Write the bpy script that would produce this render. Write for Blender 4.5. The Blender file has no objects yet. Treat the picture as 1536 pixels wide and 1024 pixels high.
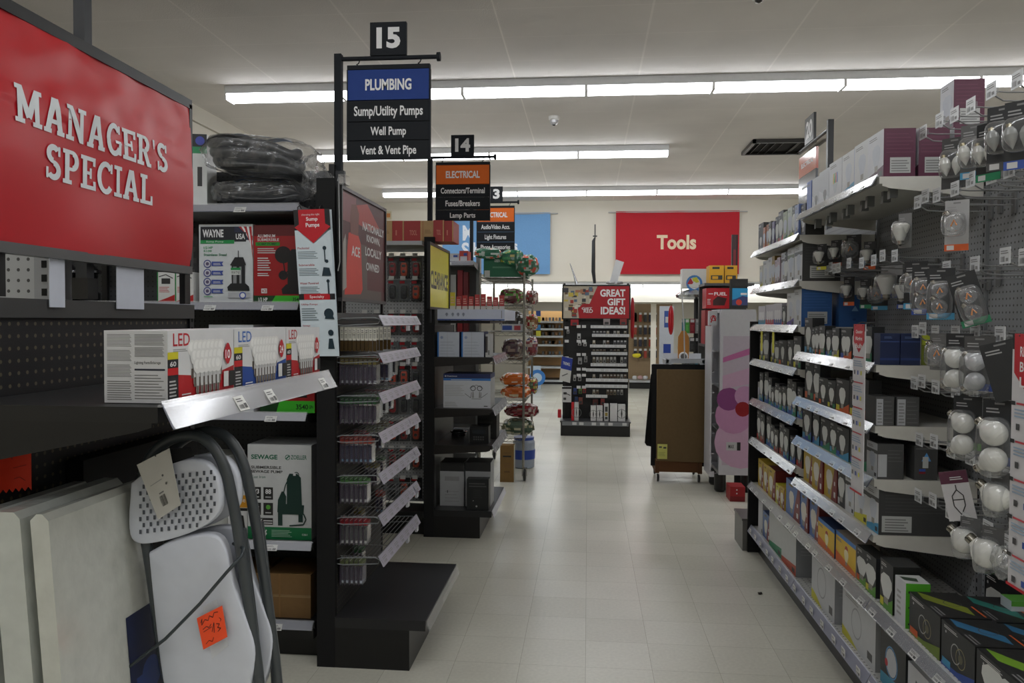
import bpy, math, random
from mathutils import Vector, Matrix, noise
random.seed(7)
R_ = random.random
C = bpy.context.scene.collection
PI = math.pi
# ------------------------------------------------------------------ camera model (image taken as 1536 x 1024)
F = 1195.0; VX, VY = 882.0, 480.0; CAMZ = 1.6
_vx, _vy = VX - 768.0, 512.0 - VY
YAW = math.atan2(_vx, math.hypot(F, 0))
PITCH = -math.atan2(_vy, math.hypot(F, _vx))
CAMROT = Matrix.Rotation(YAW, 4, 'Z') @ Matrix.Rotation(PI / 2 + PITCH, 4, 'X') @ Matrix.Rotation(0.0052, 4, 'Z')
def ray(px, py):
    return (CAMROT @ Vector((px - 768.0, 512.0 - py, -F))).normalized()
def at(px, py, X=None, Y=None, Z=None):
    d = ray(px, py)
    if X is not None: t = X / d.x
    elif Y is not None: t = Y / d.y
    else: t = (Z - CAMZ) / d.z
    return Vector((0, 0, CAMZ)) + d * t
def ax(px, Y): return at(px, 480, Y=Y).x
def az(px, py, **k): return at(px, py, **k).z
def ay(px, X): return at(px, 480, X=X).y
# ------------------------------------------------------------------ materials
MATS = {}
def nodes(name):
    m = bpy.data.materials.new(name); m.use_nodes = True
    nt = m.node_tree; nt.nodes.clear()
    out = nt.nodes.new('ShaderNodeOutputMaterial')
    return m, nt, out
def printed(key, rough, metal=0.0, spec=0.5, bump=0.0, nscale=30.0, var=0.06, coat=0.0):
    m, nt, out = nodes(key)
    b = nt.nodes.new('ShaderNodeBsdfPrincipled')
    a = nt.nodes.new('ShaderNodeAttribute'); a.attribute_name = 'Col'
    n = nt.nodes.new('ShaderNodeTexNoise'); n.inputs['Scale'].default_value = nscale; n.inputs['Detail'].default_value = 3
    g = nt.nodes.new('ShaderNodeNewGeometry'); nt.links.new(g.outputs['Position'], n.inputs['Vector'])
    mp = nt.nodes.new('ShaderNodeMapRange'); mp.inputs['To Min'].default_value = 1 - var; mp.inputs['To Max'].default_value = 1 + var
    nt.links.new(n.outputs['Fac'], mp.inputs['Value'])
    v = nt.nodes.new('ShaderNodeVectorMath'); v.operation = 'SCALE'
    nt.links.new(a.outputs['Color'], v.inputs[0]); nt.links.new(mp.outputs['Result'], v.inputs['Scale'])
    nt.links.new(v.outputs[0], b.inputs['Base Color'])
    b.inputs['Roughness'].default_value = rough; b.inputs['Metallic'].default_value = metal
    b.inputs['Specular IOR Level'].default_value = spec
    b.inputs['Coat Weight'].default_value = coat; b.inputs['Coat Roughness'].default_value = 0.12
    if bump:
        bp = nt.nodes.new('ShaderNodeBump'); bp.inputs['Strength'].default_value = bump; bp.inputs['Distance'].default_value = 0.004
        nt.links.new(n.outputs['Fac'], bp.inputs['Height']); nt.links.new(bp.outputs['Normal'], b.inputs['Normal'])
    nt.links.new(b.outputs['BSDF'], out.inputs['Surface'])
    MATS[key] = m
printed('card', 0.45)
printed('matte', 0.8, spec=0.3)
printed('plastic', 0.3, spec=0.5)
printed('gloss', 0.12, spec=0.6, coat=0.5)
printed('steel', 0.38, spec=0.5)
printed('chrome', 0.22, metal=1.0)
printed('cloth', 0.75, spec=0.25, bump=0.35, nscale=60, var=0.1)
printed('film', 0.22, spec=0.7, bump=1.0, nscale=22, var=0.15, coat=0.3)
printed('vinyl', 0.3, spec=0.5, bump=0.5, nscale=3.2, var=0.03)
printed('corrugated', 0.7, spec=0.2, bump=0.2, nscale=40, var=0.1)
def clear_mat(key, amount, tint=(1, 1, 1), rough=0.08, bump=0.0, diff=0.0):
    m, nt, out = nodes(key)
    t = nt.nodes.new('ShaderNodeBsdfTransparent'); t.inputs['Color'].default_value = (*tint, 1)
    g = nt.nodes.new('ShaderNodeBsdfGlossy'); g.inputs['Roughness'].default_value = rough
    lw = nt.nodes.new('ShaderNodeLayerWeight'); lw.inputs['Blend'].default_value = amount
    mx = nt.nodes.new('ShaderNodeMixShader')
    nt.links.new(lw.outputs['Facing'], mx.inputs[0]); nt.links.new(t.outputs[0], mx.inputs[1]); nt.links.new(g.outputs[0], mx.inputs[2])
    last = mx
    if diff:
        d = nt.nodes.new('ShaderNodeBsdfDiffuse'); d.inputs['Color'].default_value = (.8, .82, .85, 1)
        m2 = nt.nodes.new('ShaderNodeMixShader'); m2.inputs[0].default_value = diff
        nt.links.new(mx.outputs[0], m2.inputs[1]); nt.links.new(d.outputs[0], m2.inputs[2]); last = m2
    if bump:
        n = nt.nodes.new('ShaderNodeTexNoise'); n.inputs['Scale'].default_value = 14
        gg = nt.nodes.new('ShaderNodeNewGeometry'); nt.links.new(gg.outputs['Position'], n.inputs['Vector'])
        bp = nt.nodes.new('ShaderNodeBump'); bp.inputs['Strength'].default_value = bump; bp.inputs['Distance'].default_value = 0.03
        nt.links.new(n.outputs['Fac'], bp.inputs['Height']); nt.links.new(bp.outputs['Normal'], g.inputs['Normal']); nt.links.new(bp.outputs['Normal'], lw.inputs['Normal'])
    nt.links.new(last.outputs[0], out.inputs['Surface']); MATS[key] = m
clear_mat('clear', 0.25, diff=0.06)
clear_mat('bagclear', 0.2, bump=1.0, rough=0.15, diff=0.05)
printed('satin', 0.36, spec=0.5, coat=0.25, var=.03)
MATS['satin'].node_tree.nodes['Principled BSDF'].inputs['Coat Roughness'].default_value = .3
clear_mat('rail', 0.22, rough=0.14, diff=0.12)
def emit_mat(key, col, strength):
    m, nt, out = nodes(key)
    e = nt.nodes.new('ShaderNodeEmission'); e.inputs['Color'].default_value = (*col, 1); e.inputs['Strength'].default_value = strength
    nt.links.new(e.outputs[0], out.inputs['Surface']); MATS[key] = m
emit_mat('lamp', (0.95, 0.97, 1.0), 9.0)
emit_mat('lamp_far', (0.93, 0.97, 1.0), 5.0)
def peg_mat(key, col, hole, axis, pitch=0.0254, rad=0.16, rough=0.5):
    m, nt, out = nodes(key)
    g = nt.nodes.new('ShaderNodeNewGeometry')
    mul = nt.nodes.new('ShaderNodeVectorMath'); mul.operation = 'MULTIPLY'
    k = 1 / pitch
    mul.inputs[1].default_value = (0, k, k) if axis == 'X' else (k, 0, k)
    fr = nt.nodes.new('ShaderNodeVectorMath'); fr.operation = 'FRACTION'
    sb = nt.nodes.new('ShaderNodeVectorMath'); sb.operation = 'SUBTRACT'
    sb.inputs[1].default_value = (0, .5, .5) if axis == 'X' else (.5, 0, .5)
    ln = nt.nodes.new('ShaderNodeVectorMath'); ln.operation = 'LENGTH'
    lt = nt.nodes.new('ShaderNodeMath'); lt.operation = 'LESS_THAN'; lt.inputs[1].default_value = rad
    nt.links.new(g.outputs['Position'], mul.inputs[0]); nt.links.new(mul.outputs[0], fr.inputs[0])
    nt.links.new(fr.outputs[0], sb.inputs[0]); nt.links.new(sb.outputs[0], ln.inputs[0]); nt.links.new(ln.outputs['Value'], lt.inputs[0])
    mx = nt.nodes.new('ShaderNodeMix'); mx.data_type = 'RGBA'
    mx.inputs[6].default_value = (*col, 1); mx.inputs[7].default_value = (*hole, 1)
    nt.links.new(lt.outputs[0], mx.inputs[0])
    b = nt.nodes.new('ShaderNodeBsdfPrincipled'); b.inputs['Roughness'].default_value = rough
    nt.links.new(mx.outputs[2], b.inputs['Base Color']); nt.links.new(b.outputs[0], out.inputs['Surface']); MATS[key] = m
peg_mat('peg_black_x', (.008, .008, .009), (.10, .085, .05), 'X')
peg_mat('peg_black_y', (.008, .008, .009), (.004, .004, .004), 'Y')
peg_mat('peg_dark_y', (.035, .037, .04), (.008, .008, .008), 'Y')
peg_mat('peg_grey_x', (.28, .29, .30), (.05, .05, .05), 'X')
peg_mat('peg_grey_y', (.42, .43, .44), (.06, .06, .06), 'Y')
peg_mat('peg_tan_y', (.32, .22, .12), (.05, .03, .02), 'Y', rad=.14)
peg_mat('slot_deck', (.55, .56, .56), (.12, .12, .12), 'Z' if False else 'X', pitch=0.03)
def deck_mat(key, col, hole):
    m, nt, out = nodes(key)
    g = nt.nodes.new('ShaderNodeNewGeometry')
    mul = nt.nodes.new('ShaderNodeVectorMath'); mul.operation = 'MULTIPLY'; mul.inputs[1].default_value = (1/.03, 1/.03, 0)
    fr = nt.nodes.new('ShaderNodeVectorMath'); fr.operation = 'FRACTION'
    sb = nt.nodes.new('ShaderNodeVectorMath'); sb.operation = 'SUBTRACT'; sb.inputs[1].default_value = (.5, .5, 0)
    ln = nt.nodes.new('ShaderNodeVectorMath'); ln.operation = 'LENGTH'
    lt = nt.nodes.new('ShaderNodeMath'); lt.operation = 'LESS_THAN'; lt.inputs[1].default_value = .16
    nt.links.new(g.outputs['Position'], mul.inputs[0]); nt.links.new(mul.outputs[0], fr.inputs[0])
    nt.links.new(fr.outputs[0], sb.inputs[0]); nt.links.new(sb.outputs[0], ln.inputs[0]); nt.links.new(ln.outputs['Value'], lt.inputs[0])
    mx = nt.nodes.new('ShaderNodeMix'); mx.data_type = 'RGBA'
    mx.inputs[6].default_value = (*col, 1); mx.inputs[7].default_value = (*hole, 1)
    nt.links.new(lt.outputs[0], mx.inputs[0])
    b = nt.nodes.new('ShaderNodeBsdfPrincipled'); b.inputs['Roughness'].default_value = .45
    nt.links.new(mx.outputs[2], b.inputs['Base Color']); nt.links.new(b.outputs[0], out.inputs['Surface']); MATS[key] = m
deck_mat('deck_white', (.55, .55, .53), (.16, .16, .16))
# ------------------------------------------------------------------ colours (sRGB 0-255 -> linear)
def rgb(r, g, b):
    f = lambda c: (c/255/12.92) if c/255 <= .04045 else ((c/255+.055)/1.055)**2.4
    return (f(r), f(g), f(b))
def gr(v): return rgb(v, v, v)
WHITE = rgb(232, 232, 230); OFFW = rgb(214, 214, 208); BLACK = rgb(26, 26, 28); DARK = rgb(44, 45, 48); RED = rgb(190, 28, 40)
# ------------------------------------------------------------------ mesh builder
_text_cache = {}
def text_geo(s, bold):
    k = (s, bold)
    if k in _text_cache: return _text_cache[k]
    cu = bpy.data.curves.new('t', 'FONT'); cu.body = s; cu.size = 1; cu.offset = bold; cu.resolution_u = 3
    o = bpy.data.objects.new('t', cu); C.objects.link(o)
    dg = bpy.context.evaluated_depsgraph_get(); dg.update()
    me = bpy.data.meshes.new_from_object(o.evaluated_get(dg))
    vs = [(v.co.x, v.co.y) for v in me.vertices]; fs = [tuple(p.vertices) for p in me.polygons]
    bpy.data.objects.remove(o); bpy.data.curves.remove(cu); bpy.data.meshes.remove(me)
    if vs:
        x0 = min(v[0] for v in vs); x1 = max(v[0] for v in vs); y0 = min(v[1] for v in vs); y1 = max(v[1] for v in vs)
    else: x0 = y0 = 0; x1 = y1 = 1
    r = (vs, fs, x0, x1, y0, y1); _text_cache[k] = r
    return r
class MB:
    def __init__(s): s.v = []; s.f = []; s.c = []; s.m = []; s.s = []; s.M = Matrix()
    def add(s, vs, fs, col, mat='card', smooth=False):
        b = len(s.v); M = s.M
        s.v.extend([M @ Vector(v) for v in vs])
        for f in fs: s.f.append([b + i for i in f]); s.c.append(col); s.m.append(mat); s.s.append(smooth)
        return s
    def quad(s, a, b, c, d, col, mat='card'): return s.add([a, b, c, d], [(0, 1, 2, 3)], col, mat)
    def box(s, x0, x1, y0, y1, z0, z1, col, mat='card'):
        vs = [(x, y, z) for z in (z0, z1) for y in (y0, y1) for x in (x0, x1)]
        return s.add(vs, [(0, 2, 3, 1), (4, 5, 7, 6), (0, 1, 5, 4), (2, 6, 7, 3), (0, 4, 6, 2), (1, 3, 7, 5)], col, mat)
    def prism(s, pts, y0, y1, col, mat='card', axis='Y'):
        n = len(pts)
        mk = {'Y': lambda a, b, t: (a, t, b), 'X': lambda a, b, t: (t, a, b), 'Z': lambda a, b, t: (a, b, t)}[axis]
        vs = [mk(a, b, y0) for a, b in pts] + [mk(a, b, y1) for a, b in pts]
        fs = [tuple(range(n)), tuple(range(2*n-1, n-1, -1))] + [(i, i+n, (i+1) % n + n, (i+1) % n) for i in range(n)]
        return s.add(vs, fs, col, mat)
    def tube(s, path, r, col, mat='steel', n=8, closed=False):
        P = [Vector(p) for p in path]; N = len(P); rings = []
        vs = []; up = None
        for i, p in enumerate(P):
            if closed: t = P[(i+1) % N] - P[i-1]
            else: t = (P[min(i+1, N-1)] - P[max(i-1, 0)])
            t.normalize()
            if up is None: up = t.orthogonal().normalized()
            up = (up - t * up.dot(t));
            if up.length < 1e-6: up = t.orthogonal()
            up.normalize(); q = t.cross(up)
            rr = r[i] if isinstance(r, (list, tuple)) else r
            for k in range(n):
                a = 2*PI*k/n; vs.append(p + (up*math.cos(a) + q*math.sin(a)) * rr)
        fs = []
        for i in range(N if closed else N-1):
            j = (i+1) % N
            for k in range(n): fs.append((i*n+k, i*n+(k+1) % n, j*n+(k+1) % n, j*n+k))
        s.add(vs, fs, col, mat, True)
        if not closed:
            s.add([vs[k] for k in range(n)], [tuple(range(n))[::-1]], col, mat); s.add([vs[(N-1)*n+k] for k in range(n)], [tuple(range(n))], col, mat)
        return s
    def lathe(s, prof, col, mat='plastic', n=16, M=None, cols=None):
        vs = []; 
        for r, z in prof:
            for k in range(n):
                a = 2*PI*k/n; v = Vector((r*math.cos(a), r*math.sin(a), z)); vs.append(M @ v if M else v)
        for i in range(len(prof)-1):
            fs = [(i*n+k, i*n+(k+1) % n, (i+1)*n+(k+1) % n, (i+1)*n+k) for k in range(n)]
            c = cols[i] if cols else col
            used = sorted({a for f in fs for a in f}); mp = {a: q for q, a in enumerate(used)}
            s.add([vs[a] for a in used], [tuple(mp[a] for a in f) for f in fs], c, mat, True)
        for i, rev in ((0, True), (len(prof)-1, False)):
            if prof[i][0] > 1e-4:
                f = tuple(range(n)); s.add([vs[i*n+k] for k in range(n)], [f[::-1] if rev else f], cols[min(i, len(prof)-2)] if cols else col, mat)
        return s
    def blob(s, c, r, col, mat='cloth', pw=2.6, amp=0.06, fr=6.0, nu=28, nv=16, seed=0, colf=None):
        vs = []; fs = []; c = Vector(c)
        e = 2.0 / pw
        sg = lambda x: math.copysign(abs(x)**e, x)
        for j in range(nv+1):
            ph = -PI/2 + PI*j/nv
            for i in range(nu):
                th = 2*PI*i/nu
                d = Vector((sg(math.cos(ph))*sg(math.cos(th)), sg(math.cos(ph))*sg(math.sin(th)), sg(math.sin(ph))))
                q = noise.noise(Vector((d.x*fr*.3+seed*7.1, d.y*fr*.3, d.z*fr*.3))) * amp * 2 + noise.noise(Vector((d.x*fr+seed, d.y*fr, d.z*fr))) * amp
                vs.append(c + Vector((d.x*r[0], d.y*r[1], d.z*r[2])) * (1+q))
        for j in range(nv):
            for i in range(nu): fs.append((j*nu+i, j*nu+(i+1) % nu, (j+1)*nu+(i+1) % nu, (j+1)*nu+i))
        if colf is None: return s.add(vs, fs, col, mat, True)
        for f in fs:
            m = sum((vs[a] - c for a in f), Vector()) / 4
            s.add([vs[a] for a in f], [(0, 1, 2, 3)], colf(m), mat, False)
        return s
    def grid(s, fn, nu, nv, col, mat='vinyl'):
        vs = [fn(i/nu, j/nv) for j in range(nv+1) for i in range(nu+1)]
        fs = [(j*(nu+1)+i, j*(nu+1)+i+1, (j+1)*(nu+1)+i+1, (j+1)*(nu+1)+i) for j in range(nv) for i in range(nu)]
        return s.add(vs, fs, col, mat, True)
    def face(s, O, U, V, off=0.0006): return Painter(s, Vector(O), Vector(U), Vector(V), off)
    def build(s, name, parent=None, loc=(0, 0, 0), rotz=0.0, label=None, cat=None, group=None, kind=None):
        me = bpy.data.meshes.new(name)
        me.from_pydata([tuple(v) for v in s.v], [], s.f)
        keys = []; 
        for k in s.m:
            if k not in keys: keys.append(k)
        for k in keys: me.materials.append(MATS[k])
        mi = {k: i for i, k in enumerate(keys)}
        me.polygons.foreach_set('material_index', [mi[k] for k in s.m])
        me.polygons.foreach_set('use_smooth', s.s)
        at_ = me.color_attributes.new('Col', 'FLOAT_COLOR', 'CORNER')
        buf = []
        for f, c in zip(s.f, s.c): buf.extend((c[0], c[1], c[2], 1.0) * len(f))
        at_.data.foreach_set('color', buf)
        me.update()
        o = bpy.data.objects.new(name, me); C.objects.link(o)
        o.location = loc; o.rotation_euler = (0, 0, rotz)
        if parent: o.parent = parent
        tag(o, label, cat, group, kind)
        return o
def tag(o, label=None, cat=None, group=None, kind=None):
    if label: o['label'] = label
    if cat: o['category'] = cat
    if group: o['group'] = group
    if kind: o['kind'] = kind
    return o
def thing(name, label, cat, loc=(0, 0, 0), rotz=0.0, group=None):
    o = bpy.data.objects.new(name, None); C.objects.link(o); o.empty_display_size = .05
    o.location = loc; o.rotation_euler = (0, 0, rotz)
    return tag(o, label, cat, group)
def dup(root, loc, rotz=None, label=None, group=None):
    r = root.copy(); C.objects.link(r); r.location = loc
    if rotz is not None: r.rotation_euler = (0, 0, rotz)
    if label: r['label'] = label
    if group: r['group'] = group
    for ch in list(root.children):
        c = ch.copy(); C.objects.link(c); c.parent = r
        for g in ch.children:
            d = g.copy(); C.objects.link(d); d.parent = c
    return r
class Painter:
    """flat printing on a face: u, v run 0..1 over the face, every call lies a hair above the one before"""
    def __init__(s, mb, O, U, V, off):
        s.mb, s.O, s.U, s.V = mb, O, U, V; s.N = U.cross(V).normalized(); s.k = off; s.st = 0.00012; s.mat = 'card'
        s.w = U.length; s.h = V.length
    def p(s, u, v, k=None): return s.O + s.U*u + s.V*v + s.N*(s.k if k is None else k)
    def poly(s, pts, col):
        a = 0
        for i in range(len(pts)):
            x0, y0 = pts[i]; x1, y1 = pts[(i+1) % len(pts)]; a += x0*y1-x1*y0
        if a < 0: pts = pts[::-1]
        s.mb.add([s.p(*q) for q in pts], [tuple(range(len(pts)))], col, s.mat); s.k += s.st; return s
    def rect(s, u0, v0, u1, v1, col): return s.poly([(u0, v0), (u1, v0), (u1, v1), (u0, v1)], col)
    def disc(s, u, v, r, col, ry=None, n=16):       # r in parts of the face height
        ru = r * s.h / s.w; ry = r if ry is None else ry
        return s.poly([(u+ru*math.cos(2*PI*i/n), v+ry*math.sin(2*PI*i/n)) for i in range(n)], col)
    def ring(s, u, v, r, t, col, n=20):
        ru = s.h / s.w
        for i in range(n):
            a, b = 2*PI*i/n, 2*PI*(i+1)/n
            pts = [(u+q*ru*math.cos(w), v+q*math.sin(w)) for q, w in ((r, a), (r, b), (r-t, b), (r-t, a))]
            s.mb.add([s.p(*q) for q in pts], [(0, 1, 2, 3)], col, s.mat)
        s.k += s.st; return s
    def text(s, t, u0, v0, u1, v1, col, bold=0.02):
        vs, fs, x0, x1, y0, y1 = text_geo(t, bold)
        sx = (u1-u0)/(x1-x0); sy = (v1-v0)/(y1-y0)
        s.mb.add([s.p(u0+(x-x0)*sx, v0+(y-y0)*sy) for x, y in vs], fs, col, s.mat); s.k += s.st; return s
    def lines(s, u0, v0, u1, v1, n, col, fill=.45, ragged=.25):
        for i in range(n):
            a = v0+(v1-v0)*i/n; b = a+(v1-v0)/n*fill
            e = u1-(u1-u0)*ragged*((i*37 % 11)/11)
            s.mb.add([s.p(u0, a), s.p(e, a), s.p(e, b), s.p(u0, b)], [(0, 1, 2, 3)], col, s.mat)
        s.k += s.st; return s
    def bars(s, u0, v0, u1, v1, n, col):
        w = (u1-u0)/n
        for i in range(n):
            a = u0+w*i; b = a+w*(.3+.4*((i*29 % 7)/7))
            s.mb.add([s.p(a, v0), s.p(b, v0), s.p(b, v1), s.p(a, v1)], [(0, 1, 2, 3)], col, s.mat)
        s.k += s.st; return s
    def strip(s, pts, t, col):                       # stroke along points, t in parts of the face height
        ru = s.h / s.w
        for (x0, y0), (x1, y1) in zip(pts[:-1], pts[1:]):
            dx, dy = (x1-x0)/ru, y1-y0; L = math.hypot(dx, dy) or 1
            nx, ny = -dy/L*t/2*ru, dx/L*t/2
            s.mb.add([s.p(x0-nx, y0-ny), s.p(x1-nx, y1-ny), s.p(x1+nx, y1+ny), s.p(x0+nx, y0+ny)], [(0, 1, 2, 3)], col, s.mat)
        s.k += s.st; return s
ORD = ['first', 'second', 'third', 'fourth', 'fifth', 'sixth', 'seventh', 'eighth', 'ninth', 'tenth', 'eleventh', 'twelfth', 'thirteenth', 'fourteenth', 'fifteenth', 'sixteenth', 'seventeenth', 'eighteenth', 'nineteenth', 'twentieth']
def carton(name, label, cat, w, d, h, loc, rotz, col, art=None, side=None, left=None, top=None, group=None, mat='card', sidecol=None, topcol=None, tilt=0):
    """a printed box, origin at the middle of its front bottom edge; front looks to local -Y"""
    m = MB()
    sc = sidecol or col; tc = topcol or col
    x0, x1 = -w/2, w/2
    m.quad((x0, 0, 0), (x1, 0, 0), (x1, 0, h), (x0, 0, h), col, mat)
    m.quad((x1, d, 0), (x0, d, 0), (x0, d, h), (x1, d, h), col, mat)
    m.quad((x1, 0, 0), (x1, d, 0), (x1, d, h), (x1, 0, h), sc, mat)
    m.quad((x0, d, 0), (x0, 0, 0), (x0, 0, h), (x0, d, h), sc, mat)
    m.quad((x0, 0, h), (x1, 0, h), (x1, d, h), (x0, d, h), tc, mat)
    m.quad((x0, d, 0), (x1, d, 0), (x1, 0, 0), (x0, 0, 0), sc, mat)
    if art: art(m.face((x0, 0, 0), (w, 0, 0), (0, 0, h)))
    if side: side(m.face((x1, 0, 0), (0, d, 0), (0, 0, h)))
    if left: left(m.face((x0, d, 0), (0, -d, 0), (0, 0, h)))
    if top: top(m.face((x0, 0, h), (w, 0, 0), (0, d, 0)))
    return m.build(name, None, loc, rotz + tilt, label, cat, group)
def sheet(name, mb, **k): return mb.build(name, **k)
# ================================================================== ROOM
YB = 15.9; ZC = 3.97
def mat_floor():
    m, nt, out = nodes('floor_tile')
    g = nt.nodes.new('ShaderNodeNewGeometry')
    br = nt.nodes.new('ShaderNodeTexBrick')
    br.offset = 0; br.inputs['Scale'].default_value = 1; br.inputs['Brick Width'].default_value = .3048; br.inputs['Row Height'].default_value = .3048
    br.inputs['Mortar Size'].default_value = .0012; br.inputs['Mortar Smooth'].default_value = .3
    br.inputs['Color1'].default_value = (*rgb(212, 210, 197), 1); br.inputs['Color2'].default_value = (*rgb(205, 203, 189), 1); br.inputs['Mortar'].default_value = (*rgb(168, 165, 150), 1)
    nt.links.new(g.outputs['Position'], br.inputs['Vector'])
    n = nt.nodes.new('ShaderNodeTexNoise'); n.inputs['Scale'].default_value = 1.3; n.inputs['Detail'].default_value = 2
    nt.links.new(g.outputs['Position'], n.inputs['Vector'])
    n2 = nt.nodes.new('ShaderNodeTexNoise'); n2.inputs['Scale'].default_value = 60; n2.inputs['Detail'].default_value = 4
    nt.links.new(g.outputs['Position'], n2.inputs['Vector'])
    mp = nt.nodes.new('ShaderNodeMapRange'); mp.inputs['From Min'].default_value = .3; mp.inputs['From Max'].default_value = .7; mp.inputs['To Min'].default_value = .92; mp.inputs['To Max'].default_value = 1.05
    nt.links.new(n.outputs['Fac'], mp.inputs['Value'])
    mp2 = nt.nodes.new('ShaderNodeMapRange'); mp2.inputs['From Min'].default_value = .3; mp2.inputs['From Max'].default_value = .7; mp2.inputs['To Min'].default_value = .94; mp2.inputs['To Max'].default_value = 1.04
    nt.links.new(n2.outputs['Fac'], mp2.inputs['Value'])
    ml = nt.nodes.new('ShaderNodeMath'); ml.operation = 'MULTIPLY'; nt.links.new(mp.outputs[0], ml.inputs[0]); nt.links.new(mp2.outputs[0], ml.inputs[1])
    v = nt.nodes.new('ShaderNodeVectorMath'); v.operation = 'SCALE'
    nt.links.new(br.outputs['Color'], v.inputs[0]); nt.links.new(ml.outputs[0], v.inputs['Scale'])
    b = nt.nodes.new('ShaderNodeBsdfPrincipled'); nt.links.new(v.outputs[0], b.inputs['Base Color'])
    rr = nt.nodes.new('ShaderNodeMapRange'); rr.inputs['To Min'].default_value = .255; rr.inputs['To Max'].default_value = .275
    nt.links.new(n.outputs['Fac'], rr.inputs['Value']); nt.links.new(rr.outputs[0], b.inputs['Roughness'])
    nt.links.new(b.outputs[0], out.inputs['Surface']); MATS['floor_tile'] = m
mat_floor()
def mat_ceiling():
    m, nt, out = nodes('ceiling_board')
    g = nt.nodes.new('ShaderNodeNewGeometry')
    mp0 = nt.nodes.new('ShaderNodeMapping'); mp0.inputs['Location'].default_value = (.73, 0, 0); nt.links.new(g.outputs['Position'], mp0.inputs['Vector'])
    def brick(w, h, c, mort, size):
        br = nt.nodes.new('ShaderNodeTexBrick'); br.offset = 0
        br.inputs['Scale'].default_value = 1; br.inputs['Brick Width'].default_value = w; br.inputs['Row Height'].default_value = h
        br.inputs['Mortar Size'].default_value = size; br.inputs['Mortar Smooth'].default_value = .4
        br.inputs['Color1'].default_value = (*c, 1); br.inputs['Color2'].default_value = (*[q*.97 for q in c], 1); br.inputs['Mortar'].default_value = (*mort, 1)
        nt.links.new(mp0.outputs[0], br.inputs['Vector']); return br
    c = rgb(226, 221, 217)
    b1 = brick(60, .61, c, rgb(236, 231, 227), .005)
    b2 = brick(1.2, 80, (1, 1, 1), (1.12, 1.12, 1.12), .011); b2.inputs['Color2'].default_value = (1, 1, 1, 1)
    mm = nt.nodes.new('ShaderNodeVectorMath'); mm.operation = 'MULTIPLY'; nt.links.new(b1.outputs['Color'], mm.inputs[0]); nt.links.new(b2.outputs['Color'], mm.inputs[1])
    n = nt.nodes.new('ShaderNodeTexNoise'); n.inputs['Scale'].default_value = .8; n.inputs['Detail'].default_value = 6
    nt.links.new(g.outputs['Position'], n.inputs['Vector'])
    mp = nt.nodes.new('ShaderNodeMapRange'); mp.inputs['From Min'].default_value = .3; mp.inputs['From Max'].default_value = .7; mp.inputs['To Min'].default_value = .86; mp.inputs['To Max'].default_value = 1.04
    nt.links.new(n.outputs['Fac'], mp.inputs['Value'])
    v = nt.nodes.new('ShaderNodeVectorMath'); v.operation = 'SCALE'
    nt.links.new(mm.outputs[0], v.inputs[0]); nt.links.new(mp.outputs[0], v.inputs['Scale'])
    n2 = nt.nodes.new('ShaderNodeTexNoise'); n2.inputs['Scale'].default_value = 90
    nt.links.new(g.outputs['Position'], n2.inputs['Vector'])
    bp = nt.nodes.new('ShaderNodeBump'); bp.inputs['Strength'].default_value = .5; bp.inputs['Distance'].default_value = .004
    nt.links.new(n2.outputs['Fac'], bp.inputs['Height'])
    b = nt.nodes.new('ShaderNodeBsdfPrincipled'); b.inputs['Roughness'].default_value = .85
    nt.links.new(v.outputs[0], b.inputs['Base Color']); nt.links.new(bp.outputs[0], b.inputs['Normal'])
    nt.links.new(b.outputs[0], out.inputs['Surface']); MATS['ceiling_board'] = m
mat_ceiling()
def mat_wall():
    m, nt, out = nodes('wall_paint')
    g = nt.nodes.new('ShaderNodeNewGeometry')
    n = nt.nodes.new('ShaderNodeTexNoise'); n.inputs['Scale'].default_value = 2; nt.links.new(g.outputs['Position'], n.inputs['Vector'])
    r = nt.nodes.new('ShaderNodeMix'); r.data_type = 'RGBA'; r.inputs[6].default_value = (*rgb(214, 209, 196), 1); r.inputs[7].default_value = (*rgb(222, 217, 205), 1)
    nt.links.new(n.outputs['Fac'], r.inputs[0])
    b = nt.nodes.new('ShaderNodeBsdfPrincipled'); b.inputs['Roughness'].default_value = .7
    nt.links.new(r.outputs[2], b.inputs['Base Color']); nt.links.new(b.outputs[0], out.inputs['Surface']); MATS['wall_paint'] = m
mat_wall()
XL, XR, YR, YF = -4.4, 9.0, -4.0, 22.0
BE = rgb(214, 209, 196)
def struct(name, mb): return mb.build(name, kind='structure')
struct('floor', MB().box(XL-.1, XR+.1, YR-.1, YF+.1, -.1, 0, OFFW, 'floor_tile'))
# ceiling: boards with raised joints running both ways
cb = MB().box(XL-.1, XR+.1, YR-.1, YB, ZC, ZC+.1, OFFW, 'ceiling_board')
struct('ceiling', cb)
struct('wall_back', MB().box(XL, XR, YB, YB+.15, 1.97, ZC, BE, 'wall_paint'))
struct('wall_left', MB().box(XL-.1, XL, YR-.1, YF, 0, ZC, BE, 'wall_paint'))
struct('wall_right', MB().box(XR, XR+.1, YR-.1, YF, 0, ZC, BE, 'wall_paint'))
struct('wall_rear', MB().box(XL, XR, YR-.1, YR, 0, ZC, BE, 'wall_paint'))
struct('wall_far', MB().box(XL, XR, YF, YF+.1, 0, 2.6, rgb(150, 140, 120), 'wall_paint'))
struct('ceiling_far', MB().box(XL, XR, YB+.15, YF, 2.24, 2.3, OFFW, 'ceiling_board'))
struct('trim_ledge', MB().box(XL, XR, YB-.28, YB-.001, 2.36, 2.46, rgb(196, 193, 186), 'wall_paint'))
struct('trim_cornice', MB().box(XL+.001, XL+.05, YR, YB-.3, ZC-.18, ZC-.001, rgb(226, 220, 200), 'wall_paint'))
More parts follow.
